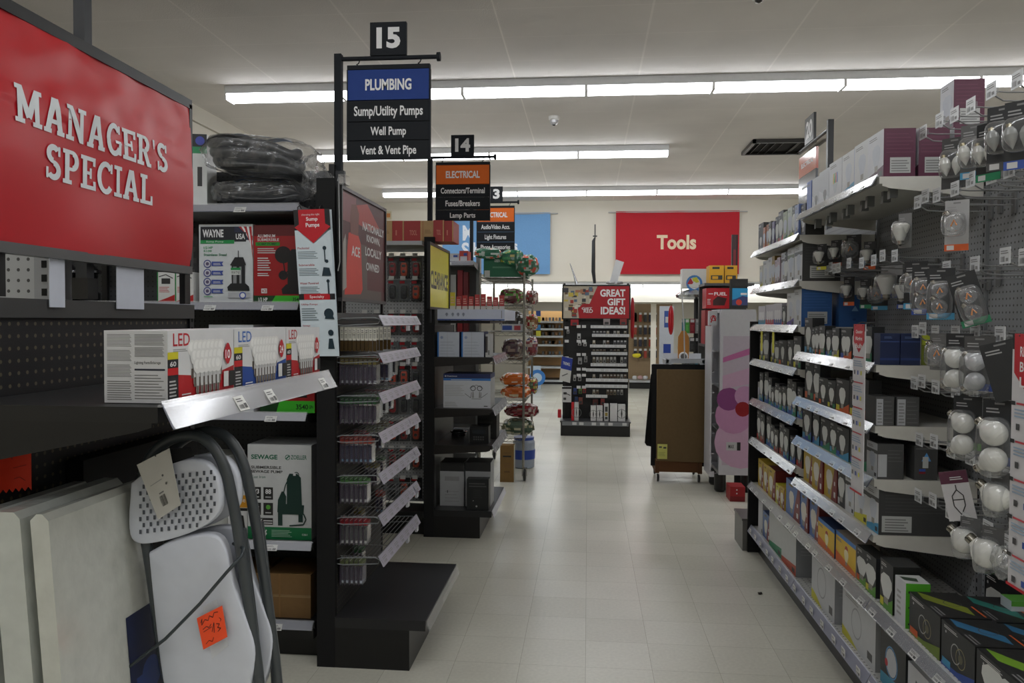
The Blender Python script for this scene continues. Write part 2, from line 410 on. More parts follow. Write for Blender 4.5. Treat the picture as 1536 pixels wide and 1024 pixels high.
struct('trim_left_panel', MB().box(XL+.001, XL+.02, YR, YB-.3, 2.9, ZC-.185, rgb(150, 143, 132), 'wall_paint'))
struct('trim_post', MB().box(1.26, 1.36, YB+.3, YB+.4, 0, 2.24, rgb(225, 222, 214), 'wall_paint'))

# ---- ceiling lights, in rows across the store
def light_row(Y, z, x0, x1, L, where, mat='lamp', prefix=True, start=0):
    n = max(1, round((x1-x0)/L)); out = []
    for i in range(n):
        a = x0+i*(x1-x0)/n; b = x0+(i+1)*(x1-x0)/n; w = b-a
        lab = f"fluorescent ceiling light, {ORD[start+i]} from the left in {where}"
        t = thing('ceiling_light', lab, 'light', ((a+b)/2, Y, z), 0, 'fluorescent lights in ' + where)
        h = MB(); h.box(-w/2, w/2, -.10, .10, .038, .116, rgb(220, 222, 224), 'steel'); h.box(-w/2, -w/2+.015, -.10, .10, -.026, .037, rgb(225, 225, 225), 'plastic'); h.box(w/2-.012, w/2, -.10, .10, -.026, .037, rgb(225, 225, 225), 'plastic')
        h.build('housing', t)
        l = MB(); l.prism([(-.095, .037), (-.09, .0), (-.06, -.022), (.06, -.022), (.09, .0), (.095, .037)], -w/2+.015, w/2-.012, WHITE, mat, 'X')
        l.build('diffuser', t); out.append(t)
    return out
light_row(7.95, ZC-.118, ax(338, 7.95)+.05, ax(338, 7.95)+11.03, 1.22, 'the nearest visible row')
light_row(11.0, ZC-.118, ax(478, 11.0), ax(1000, 11.0), 1.22, 'the short middle row')
light_row(14.3, ZC-.118, ax(575, 14.3), ax(1197, 14.3), 1.22, 'the row before the back wall')
light_row(YB-.14, 2.265, -2.9, 5.0, 1.22, 'the strip under the wall ledge', 'lamp_far')
NEAR = []
for (Y, x0, x1, nm) in ((1.55, -3.66, 7.32, 'the row above the viewer'), (-1.6, -3.66, 7.32, 'the row behind the viewer')):
    light_row(Y, ZC-.118, x0, x1, 3.66, nm)
# far low room lights
for i, (x, y) in enumerate(((-.55, 17.6), (1.95, 17.6), (-.9, 20.2), (1.6, 20.2))):
    t = thing('ceiling_light', f'flat glowing panel in the low back room, ' + ('left front', 'right front', 'left rear', 'right rear')[i], 'light', (x, y, 2.2), 0, 'lights in the low back room')
    MB().box(-.62, .62, -.3, .3, .0, .035, WHITE, 'steel').build('housing', t)
    MB().box(-.58, .58, -.26, .26, -.012, -.001, WHITE, 'lamp_far').build('diffuser', t)
# vent, camera dome, sprinkler
p0 = at(1112, 228, Z=ZC); p1 = at(1225, 207, Z=ZC)
t = thing('ceiling_vent', 'black louvred air vent in the ceiling above the right shelving', 'vent', ((p0.x+p1.x)/2, (p0.y+p1.y)/2, ZC))
vw, vd = abs(p1.x-p0.x)/2, abs(p1.y-p0.y)/2
m = MB()
for a, b, c, d in ((-vw, vw, -vd, -vd+.04), (-vw, vw, vd-.04, vd), (-vw, -vw+.04, -vd, vd), (vw-.04, vw, -vd, vd)): m.box(a, b, c, d, -.05, -.001, rgb(40, 38, 36), 'steel')
m.build('frame', t)
MB().box(-vw+.04, vw-.04, -vd+.04, vd-.04, -.012, -.002, rgb(24, 22, 21), 'matte').build('backing', t)
for i in range(4):
    x = -vw+.1+i*.1
    m = MB(); m.quad((x, -vd+.05, -.045), (x+.03, -vd+.05, -.02), (x+.03, vd-.05, -.02), (x, vd-.05, -.045), gr(150), 'steel'); m.build('louver', t)
for i in range(3):
    m = MB(); x = vw*.45+i*.15
    m.quad((x, -vd+.05, -.045), (x+.08, -vd+.05, -.012), (x+.08, vd-.05, -.012), (x, vd-.05, -.045), rgb(48, 44, 42), 'steel'); m.build('louver', t)
p = at(831, 181, Z=ZC-.05)
t = thing('security_camera', 'small white dome security camera with a black eye on the ceiling', 'camera', (p.x, p.y, ZC))
Mz = Matrix.Scale(-1, 4, (0, 0, 1))
MB().lathe([(.062, 0.001), (.062, .035), (.05, .045)], WHITE, 'plastic', 20, Mz).build('dome_base', t)
MB().lathe([(.05, .044), (.046, .075), (.03, .095), (.001, .102)], rgb(200, 200, 205), 'gloss', 20, Mz).build('dome', t)
MB().lathe([(.022, .082), (.02, .1), (.012, .108), (.001, .11)], rgb(15, 15, 18), 'gloss', 14, Mz).build('lens', t)
p = at(1138, 2, Z=ZC-.04)
t = thing('ceiling_sensor', 'small dark round sensor at the top edge of the ceiling', 'sensor', (p.x, p.y, ZC))
MB().lathe([(.05, .001), (.05, .02), (.03, .03)], rgb(210, 210, 210), 'plastic', 18, Mz).build('mount', t)
MB().lathe([(.028, .03), (.024, .045), (.001, .055)], rgb(20, 20, 22), 'gloss', 16, Mz).build('eye', t)

# ---- banners on the back wall
def banner(name, label, px0, px1, py0, py1, col, texts, tcol):
    Yb = YB-.06
    a = at(px0, py0, Y=Yb); b = at(px1, py1, Y=Yb); W = b.x-a.x; H = a.z-b.z
    t = thing(name, label, 'banner', (a.x, Yb, b.z))
    off = lambda u, v: -.012-.012*noise.noise(Vector((u*4, v*5, px0))) - .01*math.sin((u*2.2+v*1.3)*6)*v
    m = MB(); m.grid(lambda u, v: (u*W, off(u, v), v*H), 40, 24, col, 'cloth')
    m.grid(lambda u, v: ((1-u)*W, off(1-u, v)+.004, v*H), 40, 24, col, 'cloth'); m.build('fabric', t)
    MB().tube([(-.15, -.012, H-.02), (W+.15, -.012, H-.02)], .012, gr(170), 'steel').build('hanging_rod', t)
    m = MB()
    for s, u0, v0, u1, v1 in texts:
        vs, fs, x0, x1, y0, y1 = text_geo(s, .035)
        P = []
        for x, y in vs:
            u = u0+(x-x0)/(x1-x0)*(u1-u0); v = v0+(y-y0)/(y1-y0)*(v1-v0)
            P.append((u*W, off(u, v)-.004, v*H))
        m.add(P, fs, tcol, 'cloth')
    m.build('lettering', t)
    return t
banner('wall_banner', 'red cloth banner reading Tools hung on the beige back wall', 924, 1108, 317, 411, rgb(178, 36, 48), [('Tools', .335, .39, .655, .62)], rgb(226, 205, 175))
banner('wall_banner', 'light blue cloth banner on the back wall behind the aisle signs', 664, 825, 320, 411, rgb(112, 158, 205), [('M', .19, .55, .29, .80), ('S', .18, .28, .25, .52), ('s', .655, .38, .70, .50), ('h', .29, .28, .34, .52)], rgb(225, 232, 240))
# small paper notice high on the back wall
p = at(576, 317, Y=YB-.01); q = at(587, 329, Y=YB-.01)
m = MB(); m.box(p.x, q.x, YB-.012, YB-.002, q.z, p.z, rgb(200, 190, 160), 'card')
m.face((p.x, YB-.012, q.z), (q.x-p.x, 0, 0), (0, 0, p.z-q.z)).rect(.15, .25, .85, .75, rgb(190, 120, 60))
m.build('wall_notice', label='small framed paper notice high on the back wall at left', cat='notice')

# ================================================================== AISLE SIGNS
def aisle_sign(label, number, head, headcol, rows, Y, pole, num, bar, pan, splits, wids):
    """all pixel measurements are turned into metres on the plane Y"""
    P = lambda x, y: at(x, y, Y=Y)
    px, ptop, pbot = pole; o = P(px, pbot)
    t = thing('aisle_sign', label, 'sign', (o.x, Y, o.z), 0, 'hanging aisle signs')
    L = lambda x, y: (P(x, y).x-o.x, P(x, y).z-o.z)
    K = rgb(30, 33, 38)
    zt = L(px, ptop)[1]
    MB().box(-.018, .018, -.018, .018, 0, zt, K, 'matte').build('pole', t)
    bx, bz = L(*bar)
    m = MB(); m.tube([(0, 0, bz), (bx, 0, bz)], .011, K, 'matte', 10); m.tube([(bx-.005, 0, bz), (bx+.012, 0, bz)], [.022, .022], K, 'matte', 12); m.build('arm', t)
    (x0, z1), (x1, z0) = L(num[0], num[1]), L(num[2], num[3])
    m = MB(); m.box(x0, x1, -.012, .012, z0, z1, K, 'matte')
    f = m.face((x0, -.012, z0), (x1-x0, 0, 0), (0, 0, z1-z0)); 
    m.build('number_plate', t)
    m = MB(); f = m.face((x0, -.0125, z0), (x1-x0, 0, 0), (0, 0, z1-z0)); f.text(number, .18, .2, .84, .84, gr(225), .045); m.build('number', t)
    (x0, z1), (x1, z0) = L(pan[0], pan[1]), L(pan[2], pan[3])
    zs = [z1] + [L(pan[0], s)[1] for s in splits] + [z0]
    m = MB(); m.box(x0-.004, x1+.004, -.014, .014, z1, z1+.022, K, 'matte'); m.box(x0-.006, x0, -.014, .014, z0, z1, K, 'matte'); m.box(x1, x1+.006, -.014, .014, z0, z1, K, 'matte'); m.build('panel_frame', t)
    for xx in (x0+(x1-x0)*.12, x1-(x1-x0)*.12):
        h = bz-z1-.02
        MB().tube([(xx, -.013, bz+.006), (xx+.006, 0, bz-.013), (xx, .004, bz-h*.6), (xx-.008, 0, z1+.03), (xx+.006, -.004, z1+.015)], .003, K, 'matte', 6).build('hook', t)
    allrows = [(head, headcol)] + [(r, rgb(30, 33, 37)) for r in rows]
    for (s, c), a, b in zip(allrows, zs[:-1], zs[1:]):
        m = MB(); m.box(x0, x1, -.012, .012, b+.002, a-.002, c, 'matte'); pn = m.build('text_panel', t)
        tm = MB(); f = tm.face((x0, -.0125, b), (x1-x0, 0, 0), (0, 0, a-b))
        vs, fs, tx0, tx1, ty0, ty1 = text_geo(s, .022)
        cap = .34 if s == head else .42; sc = cap/.68
        wd = wids[allrows.index((s, c))]; v0 = .5-cap/2
        f.text(s, .5-wd/2, v0+min(ty0, 0)*sc, .5+wd/2, v0+ty1*sc, gr(228), .03 if s == head else .022)
        tm.build('lettering', pn)
    return t
aisle_sign('blue and black hanging aisle sign numbered 15 for plumbing', '15', 'PLUMBING', rgb(42, 66, 132), ['Sump/Utility Pumps', 'Well Pump', 'Vent & Vent Pipe'], 3.97, (508, 82, 262), (556, 35, 610, 83), (657, 85), (523, 106, 644, 239), (152, 184, 212), (.57, .85, .44, .69))
aisle_sign('orange and black hanging aisle sign numbered 14 for electrical', '14', 'ELECTRICAL', rgb(222, 108, 42), ['Connectors/Terminal', 'Fuses/Breakers', 'Lamp Parts'], 6.3, (645, 238, 353), (677, 203, 711, 234), (742, 235), (655, 248, 734, 331), (277, 296, 315), (.64, .83, .65, .48))
aisle_sign('orange and black aisle sign numbered 13, partly behind sign 14', '13', 'ELECTRICAL', rgb(222, 108, 42), ['Audio/Video Accs.', 'Light Fixtures', 'Phone Accessories'], 8.6, (707, 305, 440), (727, 280, 754, 303), (777, 303), (716, 312, 771, 378), (333, 348, 363), (.64, .78, .58, .80))

p = at(1140, 891, Z=0)
MB().blob((0, 0, .006), (.014, .010, .006), rgb(60, 54, 50), 'matte', 2.2, .3, 6, 14, 8, 3).build('floor_scrap', None, (p.x, p.y, 0), .4, 'tiny dark scrap lying alone on the open tile floor', 'scrap')
# ================================================================== SHELVING HELPERS
K1 = rgb(23, 23, 24); K2 = rgb(15, 15, 16)
def make_label_mesh(w=.04, h=.03, seed=0):
    m = MB(); m.box(-w/2, w/2, -.001, .0, 0, h, rgb(228, 228, 224), 'card')
    f = m.face((-w/2, -.001, 0), (w, 0, 0), (0, 0, h)); f.lines(.1, .6, .7, .9, 2, gr(90)); f.bars(.1, .12, .55, .4, 7, gr(60)); f.rect(.62, .12, .9, .45, gr(70))
    return m
def add_shelf(parent, cx, cy, z, w, d, rotz, col=K1, mat='steel', rail='rail', labels=5, railh=.045, bracket=True, th=.028, bcol=None, lw=.04, deck=None, railcol=rgb(120, 122, 138), strip=True, taper=.075):
    m = MB(); m.box(-w/2, w/2, 0, d, -th, 0, col, mat)
    if deck: m.quad((-w/2+.002, .002, .0006), (w/2-.002, .002, .0006), (w/2-.002, d-.002, .0006), (-w/2+.002, d-.002, .0006), col, deck)
    s = m.build('shelf', parent, (cx, cy, z), rotz)
    bc = bcol or col
    if bracket:
        for sx in (-1, 1):
            b = MB(); x = sx*(w/2-.003)
            b.prism([(0.012, -th), (.012, -.036), (.04, -.045), (d, -taper), (d, -th)], x-.0025, x+.0025, bc, mat, 'X'); b.build('shelf_bracket', s)
    if rail:
        r = MB(); h = railh
        if strip: r.prism([(-.004, .004), (-.003, .006), (-.022, -h+.006), (-.026, -h)], -w/2+.006, w/2-.006, railcol, 'plastic', 'X')
        r.prism([(-.007, .008), (-.006, .011), (-.030, -h+.004), (-.033, -h+.002)], -w/2+.001, w/2-.001, WHITE, 'rail', 'X')
        r.box(-w/2, w/2, -.006, .0, .0, .004, gr(210), 'rail'); r.build('price_rail', s)
        for i in range(labels):
            u = (i+.5+(.5*(R_()-.5)))/labels
            lm = make_label_mesh(lw, railh*.75)
            o = lm.build('price_label', s, (-w/2+u*w, -.031, -h+.004)); o.rotation_euler = (-math.atan2(.023, h-.004), 0, 0)
    return s
def spread(px0, px1, py0, py1, Y):
    a = at(px0, py1, Y=Y); b = at(px1, py0, Y=Y); return (a.x+b.x)/2, b.x-a.x, a.z, b.z-a.z
def face_box(name, label, cat, px, py, Y, d, zb=None, col=WHITE, **k):
    """carton whose front faces the viewer; px = (left,right), py = (top,bottom)"""
    x, w, z, h = spread(px[0], px[1], py[0], py[1], Y)
    if zb is not None: h = z+h-zb; z = zb
    return carton(name, label, cat, w, d, h, (x, Y, z), 0, col, **k)
# ================================================================== NEAR END DISPLAY (left foreground)
AX = -1.167
t = thing('end_shelving', 'black end-of-aisle shelf unit with perforated back in the left foreground', 'shelving', (AX, 1.7925, 0))
def loc(m, name, parent=t, o=(AX, 1.7925, 0)):
    m2 = MB(); m2.v = [v-Vector(o) for v in m.v]; m2.f, m2.c, m2.m, m2.s = m.f, m.c, m.m, m.s
    return m2.build(name, parent)
PEG = 'peg_black_x'
loc(MB().box(AX-.02, AX-.001, 1.347, 2.238, .19, 1.60, K2, PEG), 'back_panel')
loc(MB().box(AX-.024, AX+.010, 1.332, 2.253, 1.60, 1.64, rgb(62, 62, 62), 'steel'), 'top_rail')
for y in (1.332, 2.248):
    m = MB(); m.box(AX-.045, AX+.005, y-.012, y+.012, 0, 1.60, K1, 'steel')
    for k in range(44): m.box(AX+.0052, AX+.0058, y-.004, y+.004, .3+k*.03, .315+k*.03, rgb(5, 5, 5), 'matte')
    loc(m, 'upright')
m = MB(); m.box(AX, -.75, 1.337, 2.248, .14, .19, K1, 'steel'); m.box(AX, -.81, 1.347, 2.238, 0, .14, K2, 'steel'); loc(m, 'base_deck')
add_shelf(t, .412, 0, 1.443, .912, .40, PI/2, K1, 'steel', labels=0, railh=.040, bcol=K2, taper=.12, railcol=rgb(128, 130, 146))
sh = [c for c in t.children if c.name.startswith('shelf')][0]
for dy in (-.17, -.01, .36):
    lm = make_label_mesh(.045, .034); o = lm.build('price_label', sh, (dy, -.033, -.036)); o.rotation_euler = (-.55, 0, 0)
# spine of the same aisle behind it
t2 = thing('aisle_spine', 'grey perforated shelving spine seen under the red sale sign', 'shelving', (-2.2, 1.80, 0))
MB().box(-.85, .895, -.01, .01, .2, 2.2, WHITE, 'peg_grey_y').build('back_panel', t2)
m = MB(); m.box(.896, .95, -.03, .03, .0, 2.2, rgb(150, 152, 155), 'steel')
for k in range(60): m.box(.915, .928, -.0312, -.0302, .2+k*.033, .217+k*.033, rgb(20, 20, 20), 'matte')
m.build('upright', t2)
# manager's special sign
SZ0, SZ1, SY0, SY1 = 1.748, 2.216, 1.337, 2.212; SX = AX+.012
t = thing('sale_sign', "large red framed sign reading MANAGER'S SPECIAL in white slab letters", 'sign', (SX, SY0, SZ0))
W = SY1-SY0; H = SZ1-SZ0
wob = lambda u, v: .006 + .010*math.sin(PI*v)*(.4+.6*u) + .016*max(0, .35-v)*math.sin(PI*min(1, u))*u + .009*noise.noise(Vector((u*3.1, v*2.6, 4.2))) + .004*noise.noise(Vector((u*9, v*7, 1)))*(v > .6)
m = MB(); m.grid(lambda u, v: (wob(u, v), u*W, v*H), 90, 60, rgb(186, 14, 30), 'satin'); m.build('poster', t)
m = MB(); KF = rgb(34, 35, 37)
m.box(-.012, .010, -.012, W+.010, H-.012, H+.014, KF, 'steel'); m.box(-.012, .010, W-.004, W+.012, 0, H, KF, 'steel'); m.box(-.012, .010, -.012, .004, 0, H, KF, 'steel')
m.box(-.012, .014, -.012, W, -.020, .002, rgb(90, 90, 90), 'steel'); m.build('frame', t)
MB().box(-.010, -.004, 0, W, 0, H, rgb(40, 40, 42), 'plastic').build('backing', t)
for y in (.12, .86): MB().box(-.018, -.001 , y, y+.03, 1.642-SZ0, -.018, K1, 'steel').build('post', t)
for y0, y1 in ((.275, .325), (.52, .64)): MB().box(.001, .003, y0, y1, 1.605-SZ0 if False else -.125, -.018, rgb(205, 210, 222), 'card').build('support_plate', t)
# slab letters: strokes in a unit cell
def slab(ch):
    q = []; T = .21; S = .125
    def st(x0, y0, x1, y1, t=T):
        dx, dy = x1-x0, y1-y0; L = math.hypot(dx, dy); nx, ny = -dy/L*t/2, dx/L*t/2
        q.append([(x0-nx, y0-ny), (x1-nx, y1-ny), (x1+nx, y1+ny), (x0+nx, y0+ny)])
    def bar(x0, y0, x1, y1): q.append([(x0, y0), (x1, y0), (x1, y1), (x0, y1)])
    def arc(cx, cy, rx, ry, a0, a1, t=T, n=16):
        for i in range(n):
            a, b = math.radians(a0+(a1-a0)*i/n), math.radians(a0+(a1-a0)*(i+1)/n)
            q.append([(cx+rx*math.cos(a), cy+ry*math.sin(a)), (cx+rx*math.cos(b), cy+ry*math.sin(b)), (cx+(rx-t)*math.cos(b), cy+(ry-t*.8)*math.sin(b)), (cx+(rx-t)*math.cos(a), cy+(ry-t*.8)*math.sin(a))])
    w = .8
    if ch == 'M':
        w = 1.08; bar(.10, 0, .29, 1); bar(.79, 0, .98, 1); st(.2, .95, .54, .2); st(.88, .95, .54, .2); bar(0, 0, .38, S); bar(.70, 0, 1.08, S); bar(0, 1-S, .25, 1); bar(.83, 1-S, 1.08, 1)
    if ch == 'A':
        w = .92; st(.16, .03, .43, .98); st(.76, .03, .49, .98); bar(.25, .28, .67, .28+S); bar(0, 0, .34, S); bar(.58, 0, .92, S); bar(.36, 1-S, .56, 1)
    if ch == 'N':
        w = .95; bar(.10, 0, .27, 1); bar(.67, 0, .84, 1); st(.2, .95, .75, .05); bar(0, 0, .38, S); bar(.57, 1-S, .95, 1); bar(0, 1-S, .22, 1)
    if ch == 'G':
        w = .86; arc(.45, .5, .43, .52, 40, 325); bar(.52, .40, .86, .5); bar(.69, .05, .83, .45); bar(.70, .72, .80, .98)
    if ch == 'C':
        w = .82; arc(.45, .5, .43, .52, 40, 322); bar(.70, .68, .80, .98)
    if ch == 'E':
        w = .76; bar(.10, 0, .31, 1); bar(0, 0, .74, S); bar(0, 1-S, .72, 1); bar(.12, .45, .52, .55); bar(.64, 0, .76, .28); bar(.62, .74, .74, 1); bar(.46, .34, .56, .66)
    if ch == 'R':
        w = .86; bar(.10, 0, .31, 1); arc(.44, .725, .30, .275, -90, 90); bar(.12, 1-S*.9, .46, 1); bar(.12, .45, .46, .55); st(.46, .5, .70, .04); bar(0, 0, .41, S); bar(.6, 0, .86, S); bar(0, 1-S, .2, 1)
    if ch == 'P':
        w = .80; bar(.10, 0, .31, 1); arc(.46, .70, .32, .30, -90, 90); bar(.12, 1-S*.9, .48, 1); bar(.12, .40, .48, .5); bar(0, 0, .43, S); bar(0, 1-S, .2, 1)
    if ch == 'I':
        w = .42; bar(.125, 0, .295, 1); bar(0, 0, .42, S); bar(0, 1-S, .42, 1)
    if ch == 'L':
        w = .74; bar(.10, 0, .31, 1); bar(0, 0, .72, S); bar(0, 1-S, .42, 1); bar(.62, 0, .74, .32)
    if ch == 'S':
        w = .72; arc(.36, .735, .32, .275, 35, 270); arc(.36, .275, .34, .285, -145, 92); bar(.57, .70, .67, .98); bar(.03, .02, .13, .33)
    if ch == "'":
        w = .26; q.append([(.06, 1), (.20, 1), (.16, .68), (.10, .68)])
    return q, w
def slab_text(s, y0, y1, z0, z1):
    tot = sum(slab(c)[1] for c in s)+.07*(len(s)-1); k = (y1-y0)/tot; m = MB(); y = y0; lay = 0
    for c in s:
        q, w = slab(c)
        for poly in q:
            a = sum(poly[i][0]*poly[(i+1) % 4][1]-poly[(i+1) % 4][0]*poly[i][1] for i in range(4))
            if a < 0: poly = poly[::-1]
            # split long pieces so that they follow the curved poster
            for sgm in range(4):
                p, r2, r3, p4 = poly
                lerp = lambda A, B, f: (A[0]+(B[0]-A[0])*f, A[1]+(B[1]-A[1])*f)
                A, B = lerp(p, r2, sgm/4), lerp(p, r2, (sgm+1)/4); D, E = lerp(p4, r3, sgm/4), lerp(p4, r3, (sgm+1)/4)
                vs = []
                for X_, Z_ in (A, B, E, D):
                    yy = y+X_*k; zz = z0+Z_*(z1-z0); vs.append((wob(yy/W, zz/H)+.0022, yy, zz))
                m.add(vs, [(0, 1, 2, 3)], rgb(222, 226, 230), 'card')
        y += (w+.07)*k
    return m
yy = lambda px: ay(px, SX)-SY0
zz = lambda px, py: at(px, py, X=SX).z-SZ0
slab_text("MANAGER'S", yy(15), yy(245), zz(16, 182), zz(16, 125)).build('lettering', t)
slab_text("SPECIAL", yy(61), yy(222), zz(62, 267), zz(62, 214)).build('lettering', t)
# pole of the aisle sign above, cut by the frame
t = thing('aisle_sign_pole', 'black sign pole rising behind the red sale sign at top left', 'pole', (AX-.03, 1.80, 1.645))
MB().box(-.014, .014, -.014, .014, 0, 1.75, rgb(45, 47, 52), 'steel').build('post', t)
MB().box(-.02, .02, -.02, .02, 0, .05, K2, 'steel').build('socket', t)
# ---- LED bulb cartons
def led_art(n, base, cnt, small=False):
    def art(f):
        f.st = .00004; f.rect(0, 0, 1, 1, rgb(222, 223, 225))
        f.poly([(0, .0), (1, .0), (1, .42), (.62, .30), (.35, .34), (0, .40)], base)
        f.rect(.0, .0, .14, .68, rgb(38, 38, 42)); f.rect(.0, .60, .14, .70, rgb(215, 205, 40)); f.rect(.0, .38, .14, .48, rgb(200, 30, 35))
        f.text('LED', .07, .78, .30, .96, RED if base[0] > .2 else rgb(60, 110, 190), .01); f.lines(.07, .70, .26, .75, 2, gr(150))
        f.text('60', .03, .50, .11, .57, gr(230)); f.lines(.02, .03, .12, .33, 6, gr(190))
        rows = ((.62, .5), (.56, .38), (.50, .28))
        for r in range(3):
            k = n-r
            for i in range(k):
                u = .30+(i+.5)*(.5/n)+r*.25/n; v = .74-r*.13; s = .13
                f.rect(u-.020, v-.40, u+.020, v-.08, rgb(205, 205, 205)); f.rect(u-.016, v-.44, u+.016, v-.30, rgb(110, 100, 92))
                f.disc(u, v, s, rgb(236, 236, 234), ry=.12); f.disc(u-.006, v+.02, s*.55, rgb(248, 248, 246), ry=.07)
        f.disc(.87, .62, .13, base if base[0] > .2 else RED); f.disc(.87, .62, .10, RED, ry=.17); f.text(cnt, .83, .54, .91, .68, gr(240)); 
        f.rect(.80, .10, .88, .34, gr(225)); f.rect(.89, .10, .98, .34, gr(40)); f.lines(.16, .04, .3, .12, 2, gr(220))
    return art
def info_side(f):
    f.rect(.02, .02, .98, .98, rgb(200, 201, 203))
    for v0, v1 in ((.78, .96), (.58, .74), (.36, .54), (.04, .32)): f.lines(.05, v0, .44, v1, 9, gr(120), ragged=.08)
    for v0, v1 in ((.80, .96), (.64, .78)): f.lines(.49, v0, .96, v1, 8, gr(120), ragged=.08)
    f.text('Lighting Facts/Eclairage', .49, .53, .90, .58, gr(40), .0); f.rect(.49, .45, .97, .475, rgb(40, 44, 60)); f.lines(.49, .06, .97, .42, 9, gr(110), fill=.25)
Z = 1.4445
LX = -.765
for nm, y0, y1, col, n, cnt in (('white and red LED bulb carton marked 10, nearest on the left foreground shelf', 1.388, 1.66, rgb(185, 30, 38), 8, '10'),
                                ('white and blue LED bulb carton, middle of three on the left foreground shelf', 1.663, 1.96, rgb(38, 78, 160), 9, '24'),
                                ('white and red LED bulb carton, farthest on the left foreground shelf', 1.963, 2.215, rgb(185, 30, 38), 8, '10')):
    carton('bulb_carton', nm, 'box', y1-y0, .122, .133, (LX, (y0+y1)/2, Z), PI/2, rgb(205, 206, 208), art=led_art(n, col, cnt), left=info_side, group='bulb cartons on the left foreground shelf')
# ---- wrapped table tops and black carton under the shelf
def slant(name, label, x0, x1, y0, y1, z1, col, mat, z0=.191, k=.075, paint=None, cat='table'):
    m = MB(); dx = (z1-z0)*k; r = .012
    pts = [(x0, z1-r), (x0+r, z1), (x1-r, z1), (x1, z1-r), (x1+dx, z0), (x0+dx, z0)][::-1]
    m.prism(pts, y0, y1, col, mat, 'Y')
    if paint: paint(m, x1, dx)
    return m
def navy(m, x1, dx):
    f = m.face((x1+dx, 1.545, .191), (0, .14, 0), (-dx, 0, 1.04), .0012)
    f.rect(0, .30, 1, .76, rgb(22, 32, 66)); f.disc(.55, .62, .035, rgb(34, 62, 128)); f.rect(.15, .60, .95, .63, rgb(40, 66, 130))
    for i in range(4):
        for j in range(6): f.rect(.16+.2*i, .38+.03*j, .30+.2*i, .40+.03*j, rgb(190, 195, 205) if (i+j) % 2 else rgb(90, 110, 160))
t = slant('', '', -1.0, -.965, 1.34, 1.66, 1.246, rgb(196, 198, 190), 'film', paint=navy).build('folding_table', label='white folding table standing on edge in plastic wrap, beside the folded chair', cat='table', group='wrapped folding tables')
slant('', '', -1.075, -1.02, 1.34, 1.66, 1.248, rgb(192, 196, 190), 'film').build('folding_table', label='white folding table on edge in plastic wrap at the left picture border', cat='table', group='wrapped folding tables')
slant('', '', -1.145, -1.095, 1.34, 1.66, 1.238, rgb(188, 192, 186), 'film').build('folding_table', label='wrapped white folding table, only its edge showing at the far left border', cat='table', group='wrapped folding tables')
m = MB(); m.prism([(-1.165, .191), (-1.165, 1.275), (-1.158, 1.285), (-1.125, 1.28), (-1.12, .191)][::-1], 1.68, 2.2, rgb(9, 9, 10), 'matte'); 
m.build('black_carton', label='tall black film-wrapped carton behind the white folding tables', cat='box')
m = MB()
A_, B_ = at(-20, 668, Y=1.44), at(47, 735, Y=1.44)
n = 14; xs = [A_.x+(B_.x-A_.x)*i/n for i in range(n+1)]
vs = [(x, 1.44, A_.z+.004*math.sin(i)) for i, x in enumerate(xs)] + [(x, 1.44, B_.z+.008*(i % 2)+.012*(1-i/n)*-1) for i, x in enumerate(xs)]
m.add(vs, [(i, n+1+i, n+2+i, i+1) for i in range(n)], rgb(196, 44, 14), 'card')
m.add([(v[0], v[1]+.001, v[2]) for v in vs], [(i+1, n+2+i, n+1+i, i) for i in range(n)], rgb(196, 44, 14), 'card')
f = m.face((A_.x, 1.44, B_.z), (B_.x-A_.x, 0, 0), (0, 0, A_.z-B_.z), .001)
f.strip([(.45, .8), (.5, .9), (.58, .7), (.62, .9)], .02, rgb(120, 20, 10)); f.strip([(.6, .5), (.9, .58)], .015, rgb(120, 20, 10)); f.strip([(.62, .25), (.75, .3), (.88, .22)], .015, rgb(120, 20, 10))
m.build('price_tag', label='orange handwritten price tag in the dark under the left foreground shelf', cat='tag')
